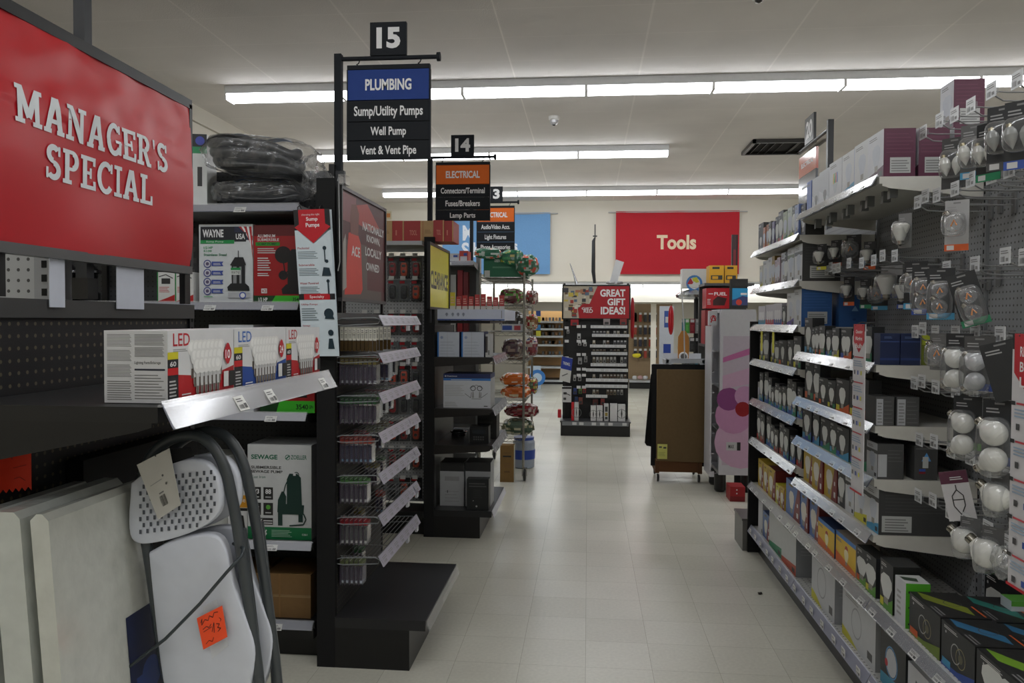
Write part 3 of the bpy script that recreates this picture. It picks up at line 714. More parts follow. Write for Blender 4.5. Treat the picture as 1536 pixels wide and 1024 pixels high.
# ---- folded chairs
def chair(dx, dy, label, detail=True):
    Y0 = 1.58+dy
    t = thing('folding_chair', label, 'chair', (-.78+dx, Y0, 0), 0, 'folded plastic chairs')
    O = Vector((-.78, 1.58, 0))
    Q = lambda px, py, d=0: at(px, py, Y=1.58) - O + Vector((0, d, 0))
    G = rgb(64, 69, 72); Wc = rgb(206, 210, 220)
    def sm(pts, it=3):
        for _ in range(it):
            n = []
            for a, b in zip(pts[:-1], pts[1:]): n += [tuple(a[i]*.75+b[i]*.25 for i in (0, 1)), tuple(a[i]*.25+b[i]*.75 for i in (0, 1))]
            pts = [pts[0]] + n + [pts[-1]]
        return pts
    loop = sm([(395, 1685), (365, 1480), (300, 1250), (243, 1010), (226, 880), (212, 790), (203, 735), (222, 680), (258, 655), (300, 652), (332, 690), (348, 760), (362, 850), (376, 950), (388, 1040), (415, 1400), (430, 1685)], 2)
    P = [Q(x, y, .01) for x, y in loop]
    MB().tube(P, .0115, G, 'plastic', 10).build('leg_frame', t)
    MB().tube([Q(230, 830, .035), Q(258, 1020, .035), Q(398, 1685, .03)], .010, G, 'plastic', 8).build('rear_leg', t)
    MB().tube([Q(352, 800, .035), Q(368, 960, .045), Q(425, 1685, .03)], .010, G, 'plastic', 8).build('rear_leg', t)
    def plate(pts, name, y0, th, col, mat='plastic', bulge=.01):
        pts = sm(pts + [pts[0]], 2)[:-1]
        c = (sum(p[0] for p in pts)/len(pts), sum(p[1] for p in pts)/len(pts))
        m = MB(); n = len(pts)
        rings = [(1.0, y0+th), (1.0, y0+th*.4), (.985, y0+th*.1), (.96, y0), (.6, y0+bulge*.5), (.0, y0+bulge)]
        vs = []
        for s_, d in rings:
            for x, y in pts: vs.append(Q(c[0]+(x-c[0])*s_, c[1]+(y-c[1])*s_, d))
        fs = []
        for r in range(len(rings)-1):
            for i in range(n): fs.append((r*n+i, r*n+(i+1) % n, (r+1)*n+(i+1) % n, (r+1)*n+i))
        m.add(vs, fs, col, mat, True); m.add([Q(x, y, y0+th) for x, y in pts], [tuple(range(n))[::-1]], col, mat)
        return m.build(name, t)
    b = plate([(202, 722), (240, 692), (305, 684), (330, 705), (338, 748), (330, 776), (290, 798), (240, 812), (206, 814), (197, 790)], 'backrest', -.016, .02, Wc, bulge=.004)
    if detail:
        m = MB()
        for r in range(10):
            for k in range(11):
                u = 218+k*10.5+(r % 2)*5; v = 712+r*9.5 - (u-218)*.12 + 6
                if u > 328-max(0, (r-6))*8 or v > 806-(u-205)*.22 or v < 722-(u-205)*.18: continue
                c = [Q(u-1.8, v-3.2, -.0185), Q(u+1.8, v-3.2, -.0185), Q(u+1.8, v+3.2, -.0185), Q(u-1.8, v+3.2, -.0185)]
                m.add(c, [(3, 2, 1, 0)], rgb(84, 88, 96), 'matte')
        m.build('slots', b)
        m = MB(); 
        q = [(258, 672), (292, 668), (298, 682), (262, 694)]
        m.add([Q(x, y, -.0175) for x, y in q], [(3, 2, 1, 0)], rgb(24, 25, 27), 'matte'); m.build('hand_hole', b)
    plate([(224, 828), (262, 806), (318, 796), (340, 812), (349, 868), (366, 915), (384, 965), (383, 1005), (366, 1060), (330, 1110), (268, 1110), (246, 1030), (234, 930)], 'seat', -.006, .02, Wc, bulge=.006)
    return t
c1 = chair(0, 0, 'white folded plastic chair with grey frame and orange tag, leaning in front')
c2 = chair(.012, .062, 'second white folded chair, mostly hidden behind the tagged one', False)
# cord, tags on the chair
Qf = lambda px, py, d: at(px, py, Y=1.58+d)
MB().tube([Qf(120, 1062, -.028), Qf(165, 1022, -.03), Qf(248, 958, -.036), Qf(300, 905, -.034), Qf(340, 858, -.034), Qf(363, 833, -.03), Qf(365, 822, -.005), Qf(350, 815, .03)], .0035, rgb(50, 58, 62), 'plastic', 8).build('elastic_cord', label='dark elastic cord stretched across the folded white chair', cat='cord')
def paper(name, label, cat, quad, d, col, art, th=.0008, mat='card'):
    P = [Qf(x, y, d) for x, y in quad]   # bl, br, tr, tl
    m = MB(); U = P[1]-P[0]; V = P[3]-P[0]; N = U.cross(V).normalized()
    back = [p-N*th for p in P]
    m.add(P+back, [(0, 1, 2, 3), (7, 6, 5, 4), (0, 4, 5, 1), (1, 5, 6, 2), (2, 6, 7, 3), (3, 7, 4, 0)], col, mat)
    art(m.face(P[0], U, V)); return m.build(name, label=label, cat=cat)
def art_hang(f):
    f.bars(.36, .14, .60, .32, 14, gr(40)); f.lines(.40, .35, .60, .40, 1, gr(120)); f.lines(.20, .55, .70, .58, 1, gr(150)); f.disc(.78, .60, .02, gr(90)); f.disc(.80, .45, .02, gr(90)); f.disc(.80, .95, .015, gr(60))
paper('hang_tag', 'white cardboard hang tag with barcode tied to the folded chair', 'tag', [(237, 779), (271, 757), (254, 672), (205, 697)], -.032, rgb(196, 194, 188), art_hang)
def art_or(f):
    D = rgb(70, 20, 20)
    f.strip([(.12, .80), (.2, .9), (.14, .72), (.3, .84), (.42, .76), (.5, .88), (.62, .78), (.7, .9), (.85, .86)], .022, D); f.strip([(.15, .58), (.3, .62), (.4, .55), (.5, .62)], .022, D); f.strip([(.15, .5), (.5, .53)], .018, D)
    f.strip([(.48, .38), (.62, .62), (.56, .32)], .022, D); f.strip([(.70, .55), (.82, .5), (.72, .42), (.84, .36), (.70, .3)], .022, D); f.strip([(.86, .68), (.92, .6), (.86, .56)], .018, D); f.strip([(.15, .12), (.3, .18), (.42, .1), (.5, .2)], .018, D)
paper('tape_strip', 'clear tape holding the orange tag to the folded chair', 'tape', [(318, 988), (343, 968), (325, 898), (304, 910)], -.011, rgb(190, 194, 200), lambda f: None, .0003, 'clear')
paper('price_tag', 'bright orange handwritten tag taped to the white folded chair', 'tag', [(305, 974), (341, 955), (333, 908), (295, 927)], -.0135, rgb(255, 84, 34), art_or)

# ================================================================== PUMP SHELVES (aisle 15, facing the viewer)
PY = 3.59; PB = 3.94
t = thing('gondola_shelving', 'black shelving of boxed pumps, facing the viewer behind the foreground display', 'shelving', (-2.4, PY, 0))
lx = lambda x: x+2.4
MB().box(-1.2, lx(-1.232), PB-PY, PB-PY+.03, .19, 2.35, K2, 'peg_dark_y').build('back_panel', t)
for x in (-1.29, -2.5, -3.55): MB().box(lx(x)-.014, lx(x)+.014, PB-PY-.02, PB-PY+.04, 0, 2.38, K1, 'steel').build('upright', t)
m = MB(); m.box(-1.2, lx(-1.27), 0, PB-PY, .10, .15, K1, 'steel'); m.box(-1.2, lx(-1.27), .06, PB-PY, 0, .10, K2, 'steel'); m.build('base_deck', t)
PZ = []
for i, (py, pr) in enumerate(((308, 450), (455, 450), (620, 462), (812, 470), (930, 472))):
    z = at(400, py, Y=PY).z; PZ.append(z); xr = at(pr, py, Y=PY).x
    cx = (-3.58+xr)/2
    add_shelf(t, lx(cx), 0, z, xr+3.58, .37, 0, K1 if i else rgb(150, 152, 155), labels=0, railh=.03)
    s = [c for c in t.children if c.name.startswith('shelf')][-1]
    for px in ((363,), (404, 318), (409,), (410,), (417,))[i]:
        lm = make_label_mesh(.056, .03); o = lm.build('price_label', s, (at(px, py, Y=PY).x-cx, -.031, -.034)); o.rotation_euler = (-.6, 0, 0)
# hanging bags of hose in clear plastic, top shelf
def hose_bag(label, px, py, Y, seed, tail):
    x, w, z, h = spread(px[0], px[1], py[0], py[1], Y)
    t = thing('hose_bag', label, 'bag', (x, Y, z), 0, 'bags of black hose on the top pump shelf')
    m = MB()
    for k in range(3):
        zc = h*(.18+.28*k); r = h*.16
        path = []
        for i in range(40):
            a = 2*PI*i/40; path.append((w*.40*math.copysign(abs(math.cos(a))**.5, math.cos(a)) - .02*k, h*.42*math.sin(a), zc + .012*math.sin(3*a+seed+k) + (.10*h)*(-math.cos(a))*(1 if tail else .4)))
        m.tube(path, r, rgb(22, 23, 26), 'plastic', 10, True)
    m.build('hose', t)
    m = MB(); m.blob((0, 0, h*.5), (w*.52, h*.62, h*.56), WHITE, 'bagclear', 3.5, .05, 9, 40, 20, seed); m.build('bag', t)
    m = MB(); m.grid(lambda u, v: ((u-.5)*w*.55, -h*.3+.0*v - .0 + v*h*.4, h*1.01+.01*math.sin(u*9)-.05*h*u), 10, 4, rgb(120, 160, 215), 'card'); m.build('header_card', t)
    if tail:
        m = MB(); m.blob((w*.50, -.02, h*.2), (w*.16, .06, h*.45), WHITE, 'bagclear', 1.8, .3, 5, 26, 16, seed+3); m.build('bag_neck', t)
    return t
hose_bag('clear bag of coiled black hose, lower of two on the pump shelf', (322, 466), (272, 304), 3.71, 3, False)
hose_bag('clear bag of coiled black hose, upper of two, sloping down to its knotted neck', (312, 470), (208, 264), 3.67, 11, True).rotation_euler = (0, .10, 0)
def art_wayneside(f):
    f.rect(0, 0, 1, 1, rgb(206, 208, 206)); f.rect(0, .83, 1, 1, rgb(24, 26, 30)); f.rect(0, .74, 1, .83, rgb(30, 130, 80)); f.disc(.8, .91, .06, rgb(60, 70, 160)); f.text('NE', .1, .87, .5, .97, gr(220)); f.lines(.1, .3, .5, .6, 6, gr(150)); f.rect(.72, .3, .86, .56, gr(50)); f.lines(.1, .08, .4, .16, 2, rgb(30, 130, 80))
face_box('pump_carton', 'white green and black pump carton beside the bagged hoses on the top shelf', 'box', (262, 308), (200, 306), 3.67, .22, PZ[0]+.001, rgb(206, 208, 206), art=art_wayneside, tilt=.25)
def pump(f, x, y, s, col, hl=None):      # standing pump drawing: x centre, y bottom, s height
    a = s*f.h/f.w
    f.poly([(x-.30*a, y), (x+.32*a, y), (x+.30*a, y+.12*s), (x+.20*a, y+.2*s), (x-.22*a, y+.2*s), (x-.32*a, y+.1*s)], col)
    f.rect(x-.19*a, y+.18*s, x+.19*a, y+.72*s, col); f.poly([(x-.24*a, y+.70*s), (x+.22*a, y+.70*s), (x+.14*a, y+.92*s), (x-.10*a, y+.92*s)], col)
    f.rect(x-.01*a, y+.9*s, x+.01*a, y+1.1*s, col)
    if hl: f.rect(x-.15*a, y+.2*s, x-.05*a, y+.66*s, hl); f.rect(x+.03*a, y+.2*s, x+.09*a, y+.66*s, hl)
def art_wayne(f):
    f.rect(.01, .01, .99, .99, rgb(198, 202, 204)); f.rect(.03, .80, .80, .97, rgb(28, 30, 36)); f.rect(.66, .80, .97, .97, rgb(34, 38, 62))
    for i in range(5): f.poly([(.74+.05*i, .97), (.78+.05*i, .97), (1.0, .80-.06*i+.05), (1.0, .76-.06*i+.03)], rgb(170, 40, 44) if i % 2 == 0 else rgb(225, 225, 225))
    f.rect(.66, .78, .88, .90, rgb(28, 30, 36)); f.text('USA', .69, .81, .86, .88, gr(225)); f.text('WAYNE', .07, .835, .46, .935, gr(222), .035)
    f.rect(.03, .755, .66, .80, rgb(30, 135, 70)); f.text('Sump Pump', .14, .765, .46, .792, gr(215), 0)
    f.text('1/2 HP', .09, .69, .26, .72, rgb(40, 140, 80)); f.text('Stainless Steel', .09, .60, .52, .63, rgb(30, 110, 70)); f.text('5100', .09, .65, .24, .675, rgb(40, 140, 80))
    for i in range(4):
        v = .50-.115*i; f.disc(.16, v, .052, rgb(50, 60, 130)); f.disc(.16, v, .040, rgb(190, 190, 200)); f.disc(.16, v, .022, rgb(90, 80, 110)); f.poly([(.24, v-.028), (.46, v-.028), (.43, v), (.46, v+.028), (.24, v+.028)], rgb(58, 76, 150)); f.lines(.27, v-.015, .41, v+.015, 2, gr(190))
    pump(f, .74, .16, .46, rgb(26, 28, 30), rgb(130, 132, 134)); f.rect(.60, .36, .78, .42, rgb(205, 210, 205)); f.rect(.60, .42, .78, .45, rgb(30, 135, 70)); f.text('WAYNE', .61, .37, .77, .41, gr(40), 0)
    f.rect(.55, .07, .95, .14, rgb(175, 177, 180)); f.disc(.82, .10, .045, rgb(60, 80, 160)); f.disc(.82, .10, .03, gr(220)); f.lines(.10, .08, .26, .10, 1, rgb(60, 150, 80))
face_box('pump_carton', 'white sump pump carton marked WAYNE with a flag corner', 'box', (299, 379), (336, 453), 3.63, .26, PZ[1]+.001, rgb(206, 208, 208), art=art_wayne)
def art_redpump(f):
    f.rect(0, 0, 1, 1, rgb(150, 22, 24)); f.rect(0, .86, 1, 1, rgb(90, 16, 18)); f.text('ALUMINUM', .08, .84, .45, .88, gr(215), .01); f.text('SUBMERSIBLE', .08, .795, .53, .83, gr(215), .01)
    f.rect(.04, .735, .55, .78, rgb(30, 130, 40)); f.text('SUMP PUMP', .08, .745, .48, .77, rgb(30, 40, 30), .01)
    f.lines(.08, .64, .50, .72, 3, gr(180)); f.lines(.08, .42, .36, .60, 6, gr(190)); f.lines(.08, .35, .32, .40, 2, gr(200))
    for x, y, r in ((.62, .62, .11), (.62, .36, .06)): f.disc(x, y, r, rgb(24, 20, 20))
    f.strip([(.62, .55), (.66, .38), (.9, .5)], .015, rgb(20, 18, 18)); pump(f, .90, .12, .62, rgb(22, 20, 20)); f.rect(.16, .13, .28, .19, gr(215)); f.text('ACE', .17, .14, .27, .18, rgb(150, 22, 24))
    f.rect(0, 0, 1, .10, rgb(20, 60, 24)); f.poly([(.36, 0), (1, 0), (1, .10), (.46, .10)], rgb(60, 175, 40)); f.text('1/3 HP', .10, .025, .29, .075, gr(230)); f.text('3540', .82, .03, .98, .075, gr(20))
face_box('pump_carton', 'red sump pump carton with green foot, beside the WAYNE carton', 'box', (381, 452), (337, 453), 3.63, .26, PZ[1]+.001, rgb(130, 20, 22), art=art_redpump)
def art_small(f):
    f.rect(0, 0, 1, 1, rgb(205, 205, 202)); f.poly([(0, 0), (1, 0), (1, .28), (.6, .18), (0, .05)], rgb(170, 28, 30)); f.rect(.25, .62, .75, .80, gr(40)); f.strip([(.1, .85), (.5, .92), (.9, .8)], .03, gr(40)); f.lines(.12, .35, .7, .55, 4, rgb(180, 90, 90)); f.rect(0, .0, .06, 1, rgb(30, 130, 60))
for i, (a, b) in enumerate(((236, 262), (263, 290))):
    face_box('pump_carton', f'small white and red pump carton, {("left", "right")[i]} of two left of the WAYNE carton', 'box', (a, b), (408, 453), 3.64, .12, PZ[1]+.001, WHITE, art=art_small)
# black packaged pumps at the far left of that shelf
for i, px in enumerate((128, 158)):
    p = at(px, 452, Y=3.86)
    t = thing('packaged_pump', f'black pump in clear shrink pack under the red sign, {("left", "right")[i]} one', 'pump', (p.x, 3.73, PZ[1]+.001), 0, 'black packaged pumps')
    MB().lathe([(.045, 0), (.05, .02), (.05, .05), (.035, .06), (.035, .12), (.04, .13), (.04, .17), (.02, .19)], rgb(24, 25, 27), 'gloss', 18).build('body', t)
    MB().box(-.036, .036, -.052, -.050, .06, .12, rgb(200, 205, 210), 'card').build('label_card', t)
    MB().lathe([(.052, .145), (.056, .15), (.056, .16), (.052, .165)], rgb(180, 180, 185), 'chrome', 18).build('ring', t)
    MB().box(-.03, .01, -.053, -.052, .04, .06, rgb(40, 110, 190), 'card').build('sticker', t)
face_box('hardware_carton', 'dark carton standing behind the red sale sign edge on the pump shelf', 'box', (276, 297), (350, 408), 3.82, .1, PZ[1]+.001, DARK, art=lambda f: f.lines(.1, .1, .9, .9, 5, gr(70)))
# third shelf
def art_flotec(f):
    f.rect(0, 0, 1, 1, rgb(208, 212, 216)); f.rect(.02, .03, .98, .95, rgb(30, 44, 98)); f.text('Flotec', .06, .82, .45, .92, gr(220), .02); f.text('3', .72, .80, .78, .90, gr(210)); f.rect(.02, .1, .98, .5, gr(200)); pump(f, .5, .12, .35, gr(30))
face_box('pump_carton', 'white and blue pump carton marked Flotec, top just above the bulb cartons', 'box', (314, 380), (487, 618), 3.63, .26, PZ[2]+.001, rgb(208, 212, 216), art=art_flotec)
def art_ace2(f):
    f.rect(0, 0, 1, 1, rgb(140, 20, 24)); f.rect(0, 0, 1, .14, rgb(20, 60, 24)); f.poly([(.3, 0), (1, 0), (1, .14), (.36, .14)], rgb(60, 175, 40)); f.text('3540', .66, .04, .88, .10, gr(20)); f.text('GPH', .9, .05, .97, .09, gr(20)); pump(f, .6, .18, .55, gr(25)); f.lines(.08, .9, .2, .93, 1, gr(210))
face_box('pump_carton', 'dark red pump carton with green foot, behind the far bulb carton', 'box', (390, 472), (492, 618), 3.63, .26, PZ[2]+.001, rgb(130, 20, 22), art=art_ace2)
# fourth shelf
def art_sewage(f):
    f.rect(0, 0, 1, 1, rgb(196, 198, 198)); G = rgb(28, 104, 76)
    f.rect(0, 0, 1, .13, rgb(26, 112, 66)); f.text('SEWAGE', .055, .845, .47, .895, G, .035); f.text('ZOELLER', .68, .85, .93, .895, G, .015); f.ring(.63, .87, .028, .006, G); f.strip([(.60, .85), (.66, .89)], .012, G)
    f.text('SUBMERSIBLE', .055, .745, .53, .775, gr(50), .02); f.text('SEWAGE PUMP', .055, .70, .55, .73, gr(50), .02); f.text('Cast Iron', .055, .645, .28, .672, rgb(50, 110, 90), 0)
    for i, s in enumerate(('1/3', '88', '1+', '')):
        u = .06+.19*(i % 2); v = .42-.165*(i//2); f.rect(u, v, u+.15, v+.13, gr(38)); 
        if s: f.text(s, u+.03, v+.06, u+.12, v+.11, gr(225))
        else: f.disc(u+.075, v+.085, .025, rgb(90, 160, 60))
        f.lines(u+.03, v+.02, u+.12, v+.045, 1, gr(190), ragged=0)
    f.rect(.06, .155, .40, .225, gr(38)); f.text('100%', .07, .165, .235, .215, gr(225)); f.lines(.25, .165, .39, .215, 2, gr(210), ragged=0)
    P = rgb(24, 52, 46)
    f.poly([(.62, .28), (.86, .28), (.84, .66), (.78, .70), (.66, .70), (.62, .64)], P); f.poly([(.52, .27), (.88, .27), (.89, .37), (.58, .38)], P); f.rect(.48, .15, .55, .30, P); f.rect(.80, .19, .87, .3, P); f.poly([(.47, .29), (.60, .29), (.61, .46), (.57, .51), (.54, .51), (.48, .42)], P)
    f.strip([(.57, .5), (.60, .58), (.66, .66)], .01, P); f.ring(.77, .69, .03, .008, P); f.strip([(.88, .28), (.92, .22), (.88, .165), (.66, .15)], .014, P); f.rect(.72, .68, .76, .71, gr(200))
    f.text('2', .07, .03, .11, .10, gr(225)); f.lines(.13, .04, .2, .08, 2, gr(200)); f.strip([(.30, .10), (.27, .065), (.30, .065), (.27, .03)], .012, gr(225)); f.lines(.38, .03, .70, .11, 5, rgb(150, 190, 165)); f.text('1261', .86, .05, .94, .07, gr(220))
def side_sewage(f):
    f.rect(0, 0, 1, 1, rgb(150, 151, 152)); 
    for v in (.84, .65, .46, .27): f.rect(.3, v, .9, v+.04, gr(50))
face_box('pump_carton', 'white and green sewage pump carton on the lower pump shelf', 'box', (372, 467), (668, 806), 3.63, .26, PZ[3]+.001, rgb(200, 202, 202), art=art_sewage, side=side_sewage)
def art_way(f):
    f.rect(0, 0, 1, 1, gr(205)); f.rect(0, .62, 1, .88, rgb(200, 140, 30)); f.text('wayne', .1, .70, .9, .80, gr(220), 0); f.rect(.35, .55, 1, .61, gr(30)); f.poly([(.3, .1), (.9, .15), (.8, .45), (.4, .5)], gr(30)); f.rect(0, 0, 1, .08, gr(40))
face_box('pump_carton', 'white and yellow pump carton left of the sewage pump carton', 'box', (342, 371), (734, 806), 3.65, .2, PZ[3]+.001, gr(205), art=art_way)
face_box('pump_carton', 'plain pale carton behind the top of the folded chair', 'box', (300, 341), (684, 806), 3.67, .2, PZ[3]+.001, rgb(190, 192, 188), art=lambda f: f.lines(.1, .2, .6, .4, 3, gr(150)))
# bottom: brown cardboard
def art_cb(f):
    f.rect(.0, .47, 1, .53, rgb(132, 106, 70)); f.rect(.3, .0, .34, 1, rgb(128, 94, 52)); f.lines(.02, .48, .98, .49, 1, rgb(170, 140, 95), ragged=0)
face_box('cardboard_box', 'plain brown cardboard box at the bottom of the pump shelves, right one', 'box', (398, 466), (862, 928), 3.63, .26, PZ[4]+.001, rgb(122, 94, 60), art=art_cb, mat='corrugated', sidecol=rgb(112, 86, 54))
face_box('cardboard_box', 'plain brown cardboard box at the bottom of the pump shelves, left one', 'box', (336, 392), (860, 928), 3.63, .26, PZ[4]+.001, rgb(122, 94, 60), art=art_cb, mat='corrugated', tilt=.06)
# hanging guide card
def card_on(name, label, cat, quad, Ys, col, art, th=.002, hooks=False):
    P = [at(x, y, Y=Y) for (x, y), Y in zip(quad, Ys)]
    m = MB(); U = P[1]-P[0]; V = P[3]-P[0]; N = U.cross(V).normalized()
    m.add(P+[p-N*th for p in P], [(0, 1, 2, 3), (7, 6, 5, 4), (0, 4, 5, 1), (1, 5, 6, 2), (2, 6, 7, 3), (3, 7, 4, 0)], col, 'card')
    art(m.face(P[0], U, V)); return m, P
def art_guide(f):
    f.rect(0, .86, 1, 1, rgb(30, 30, 32)); f.poly([(.13, 1), (.86, 1), (.86, .90), (1, .88), (.5, .77), (.0, .88), (.13, .90)], RED); f.rect(0, 0, 1, .0001, RED)
    f.poly([(0, .0), (1, .0), (1, .86), (.5, .765), (0, .86)], rgb(206, 218, 224))
    f.text('choosing the right', .22, .955, .72, .972, gr(220), 0); f.text('Sump', .34, .915, .66, .948, gr(235), .02); f.text('Pumps', .32, .872, .70, .908, gr(235), .02)
    for v, s in ((.73, 'Pedestal'), (.615, 'Submersible'), (.49, 'Water Powered')):
        f.text(s, .05, v, .05+.04*len(s), v+.015, rgb(170, 60, 70), .01); f.lines(.05, v-.065, .60, v-.01, 5, rgb(120, 135, 140))
    f.rect(0, .385, 1, .425, rgb(30, 30, 32)); f.rect(.14, .385, .86, .425, RED); f.text('Specialty', .30, .39, .70, .415, gr(235), .01)
    for v, s in ((.345, 'Utility Pumps'), (.20, 'Sewage'),):
        f.text(s, .05, v, .05+.035*len(s), v+.015, rgb(170, 60, 70), .01); f.lines(.05, v-.10, .5, v-.01, 6, rgb(120, 135, 140))
    D = rgb(30, 50, 60); f.rect(.78, .64, .81, .72, D); f.disc(.80, .735, .014, D); f.disc(.84, .645, .012, D); f.poly([(.68, .545), (.94, .545), (.9, .60), (.74, .605)], D); f.rect(.82, .42, .86, .50, D); f.disc(.84, .51, .012, D); f.disc(.80, .29, .035, D); f.poly([(.68, .255), (.95, .25), (.9, .28), (.72, .28)], D); f.disc(.82, .16, .02, D); f.poly([(.72, .05), (.9, .05), (.86, .12), (.76, .12)], D)
m, P = card_on('guide_card', '', '', [(455, 534), (509, 534), (497, 314), (440, 315)], (3.50, 3.48, 3.50, 3.51), rgb(206, 218, 224), art_guide)
t = thing('guide_card', 'tall white card headed Sump Pumps hanging in front of the pump cartons', 'card', tuple(P[3]))
m.v = [v-P[3] for v in m.v]; m.build('card', t)
for i, u in enumerate((.12, .42, .70)):
    q = (P[2]-P[3])*u
    MB().tube([q+Vector((0, -.002, -.012)), q+Vector((0, -.004, .012)), q+Vector((.004, .012, .022)), q+Vector((.004, .03, .01))], .0022, gr(40), 'steel', 6).build('hook', t)

# ================================================================== END DISPLAY 15
EX = -1.147; EY0, EY1 = 3.53, 4.385; o15 = (-1.18, 3.96, 0)
t = thing('end_shelving', 'black end-of-aisle unit hung with bit packs below the red portrait sign', 'shelving', o15)
L15 = lambda m, n: loc(m, n, t, o15)
L15(MB().box(-1.232, EX, EY0, EY0+.03, 0, 2.24, K1, 'matte'), 'side_panel'); L15(MB().box(-1.232, EX, EY1-.03, EY1, 0, 1.62, K1, 'matte'), 'side_panel')
L15(MB().box(EX-.02, EX-.001, EY0+.031, EY1-.031, .19, 1.60, K2, PEG), 'back_panel')
L15(MB().box(-1.232, EX, EY0+.031, EY1-.031, 1.601, 1.63, rgb(70, 72, 74), 'steel'), 'top_rail')
m = MB(); m.box(EX, -.725, EY0, EY1, .185, .232, rgb(34, 34, 36), 'steel'); m.box(EX, -.80, EY0+.001, EY1-.001, 0, .185, K2, 'steel'); L15(m, 'base_deck')
m = MB(); m.prism([(-.724, .228), (-.721, .230), (-.705, .186), (-.709, .184)], EY0+.01, EY1-.01, rgb(205, 208, 215), 'rail'); L15(m, 'price_rail')
WZ = []
for i, (px, pt, fx, fy) in enumerate(((572, 476, 633, 482), (573, 533, 632, 520), (574, 593, 632, 573), (575, 653, 632, 624), (574, 714, 632, 673), (573, 777, 632, 724), (571, 838, 630, 772))):
    z = at(px, pt, Y=EY0+.02).z; WZ.append(z)
    x1 = -.948
    w = thing('tmp', None, None)
    bpy.data.objects.remove(w)
    m = MB()
    rw = rgb(120, 124, 126)
    for k in range(1 if i in (0,) else 8):
        xx = EX+.02+k*.023
        m.tube([(xx, EY0+.035, z-.004), (xx, EY1-.035, z-.004)], .0022, rgb(60, 62, 64), 'steel', 5)
    L15(m, 'wire_shelf')
    for ye in (EY0+.036, EY1-.036):
        m = MB(); m.tube([(EX, ye, z-.012), (EX+.02, ye, z-.006), (x1-.02, ye, z), (x1+.002, ye, z-.01), (x1-.006, ye, z-.028), (EX+.03, ye, z-.038), (EX, ye, z-.034)], .0028, rw, 'steel', 6); L15(m, 'wire_arm')
    rb = MB(); rb.prism([(x1-.002, z+.010), (x1+.002, z+.011), (x1+.026, z-.036), (x1+.022, z-.038)], EY0+.02, EY1-.03, rgb(176, 172, 186), 'plastic')
    f = rb.face((x1+.0262, EY0+.02, z-.036), (0, EY1-EY0-.05, 0), (-.024, 0, .047), .0004)
    for k in range(7): f.rect(.02+k*.14, .12, .14+k*.14, .85, rgb(184, 180, 194)); f.lines(.03+k*.14, .5, .12+k*.14, .8, 2, gr(150)); f.bars(.04+k*.14, .18, .10+k*.14, .4, 6, gr(120))
    L15(rb, 'price_rail')
    for k in range(2):
        yy_ = EY1-.12-k*.22
        L15(MB().box(x1+.012, x1+.024, yy_, yy_+.04, z-.066, z-.040, rgb(206, 206, 212), 'card'), 'price_tag')
# blister packs
def pack_proto(hc, bc, tip, w=.07, h=.125, th=.0195):
    t = thing('bit_pack', 'x', 'pack')
    m = MB(); m.box(-.001, .001, -w/2, w/2, -h, 0, rgb(72, 58, 78), 'card')
    for sx, n in ((1, 0), (-1, 1)):
        f = m.face((.001, -w/2, -h), (0, w, 0), (0, 0, h)) if sx > 0 else m.face((-.001, w/2, -h), (0, -w, 0), (0, 0, h))
        f.rect(0, .78, 1, 1, hc); f.lines(.1, .84, .8, .95, 2, gr(210)); f.rect(.08, .1, .92, .7, bc)
    m.build('card', t)
    m = MB(); m.box(.002, th, -w/2+.004, w/2-.004, -h+.006, -h*.25, WHITE, 'clear'); m.build('blister', t)
    m = MB(); m.box(.004, th-.005, -w/2+.009, w/2-.009, -h*.82, -h*.34, bc, 'plastic')
    m.box(.0045, th-.006, -w/2+.012, w/2-.012, -h*.93, -h*.84, tip, 'gloss'); m.box(.0015, th-.002, -w/2+.002, w/2-.002, -h*.24, -h*.12, hc, 'card'); m.build('contents', t)
    return t
protos = [pack_proto(*a) for a in ((rgb(110, 100, 50), rgb(48, 34, 58), rgb(150, 150, 160)), (rgb(58, 96, 62), rgb(56, 40, 60), rgb(90, 90, 96)), (rgb(150, 62, 50), rgb(40, 30, 66), rgb(110, 140, 170)), (rgb(70, 120, 60), rgb(62, 50, 66), rgb(190, 190, 195)), (rgb(150, 36, 44), rgb(44, 40, 52), rgb(200, 200, 205)), (rgb(110, 120, 80), rgb(52, 40, 70), rgb(180, 190, 210)))]
used = set()
def put_pack(pi, loc_, label, group):
    p = protos[pi]
    if pi not in used:
        used.add(pi); p.location = loc_; p['label'] = label; p['group'] = group; return p
    return dup(p, loc_, None, label, group)
hookpos = [EY0+.085, EY0+.28, EY0+.48, EY0+.68]
tone = ['olive', 'green', 'orange', 'green', 'red', 'khaki']
for r in range(1, 7):
    z = WZ[r]-.018
    m_ = {0: (8, 8, 6, 5), 1: (8, 6, 5, 4), 2: (7, 3, 4, 3), 3: (6, 0, 3, 2), 4: (6, 2, 0, 2), 5: (5, 2, 0, 0)}[r-1]
    for hi, n in enumerate(m_):
        if n:
            mm = MB(); mm.tube([(EX, hookpos[hi], z+.006), (EX+.180, hookpos[hi], z+.006), (EX+.188, hookpos[hi], z+.018)], .002, gr(150), 'steel', 6)
            o = L15(mm, 'peg_hook')
        for k in range(n):
            x = EX+.008+k*.0218+(.006 if hi else 0)
            put_pack(r-1 if hi == 0 else (r+hi) % 6, (x, hookpos[hi], z+.004), f'{tone[r-1 if hi == 0 else (r+hi) % 6]} topped bit pack, row {("one","two","three","four","five","six")[r-1]} of the bit display, {("nearest","second","third","farthest")[hi]} hook', f'bit packs, row {("one","two","three","four","five","six")[r-1]}, {("nearest","second","third","farthest")[hi]} hook')
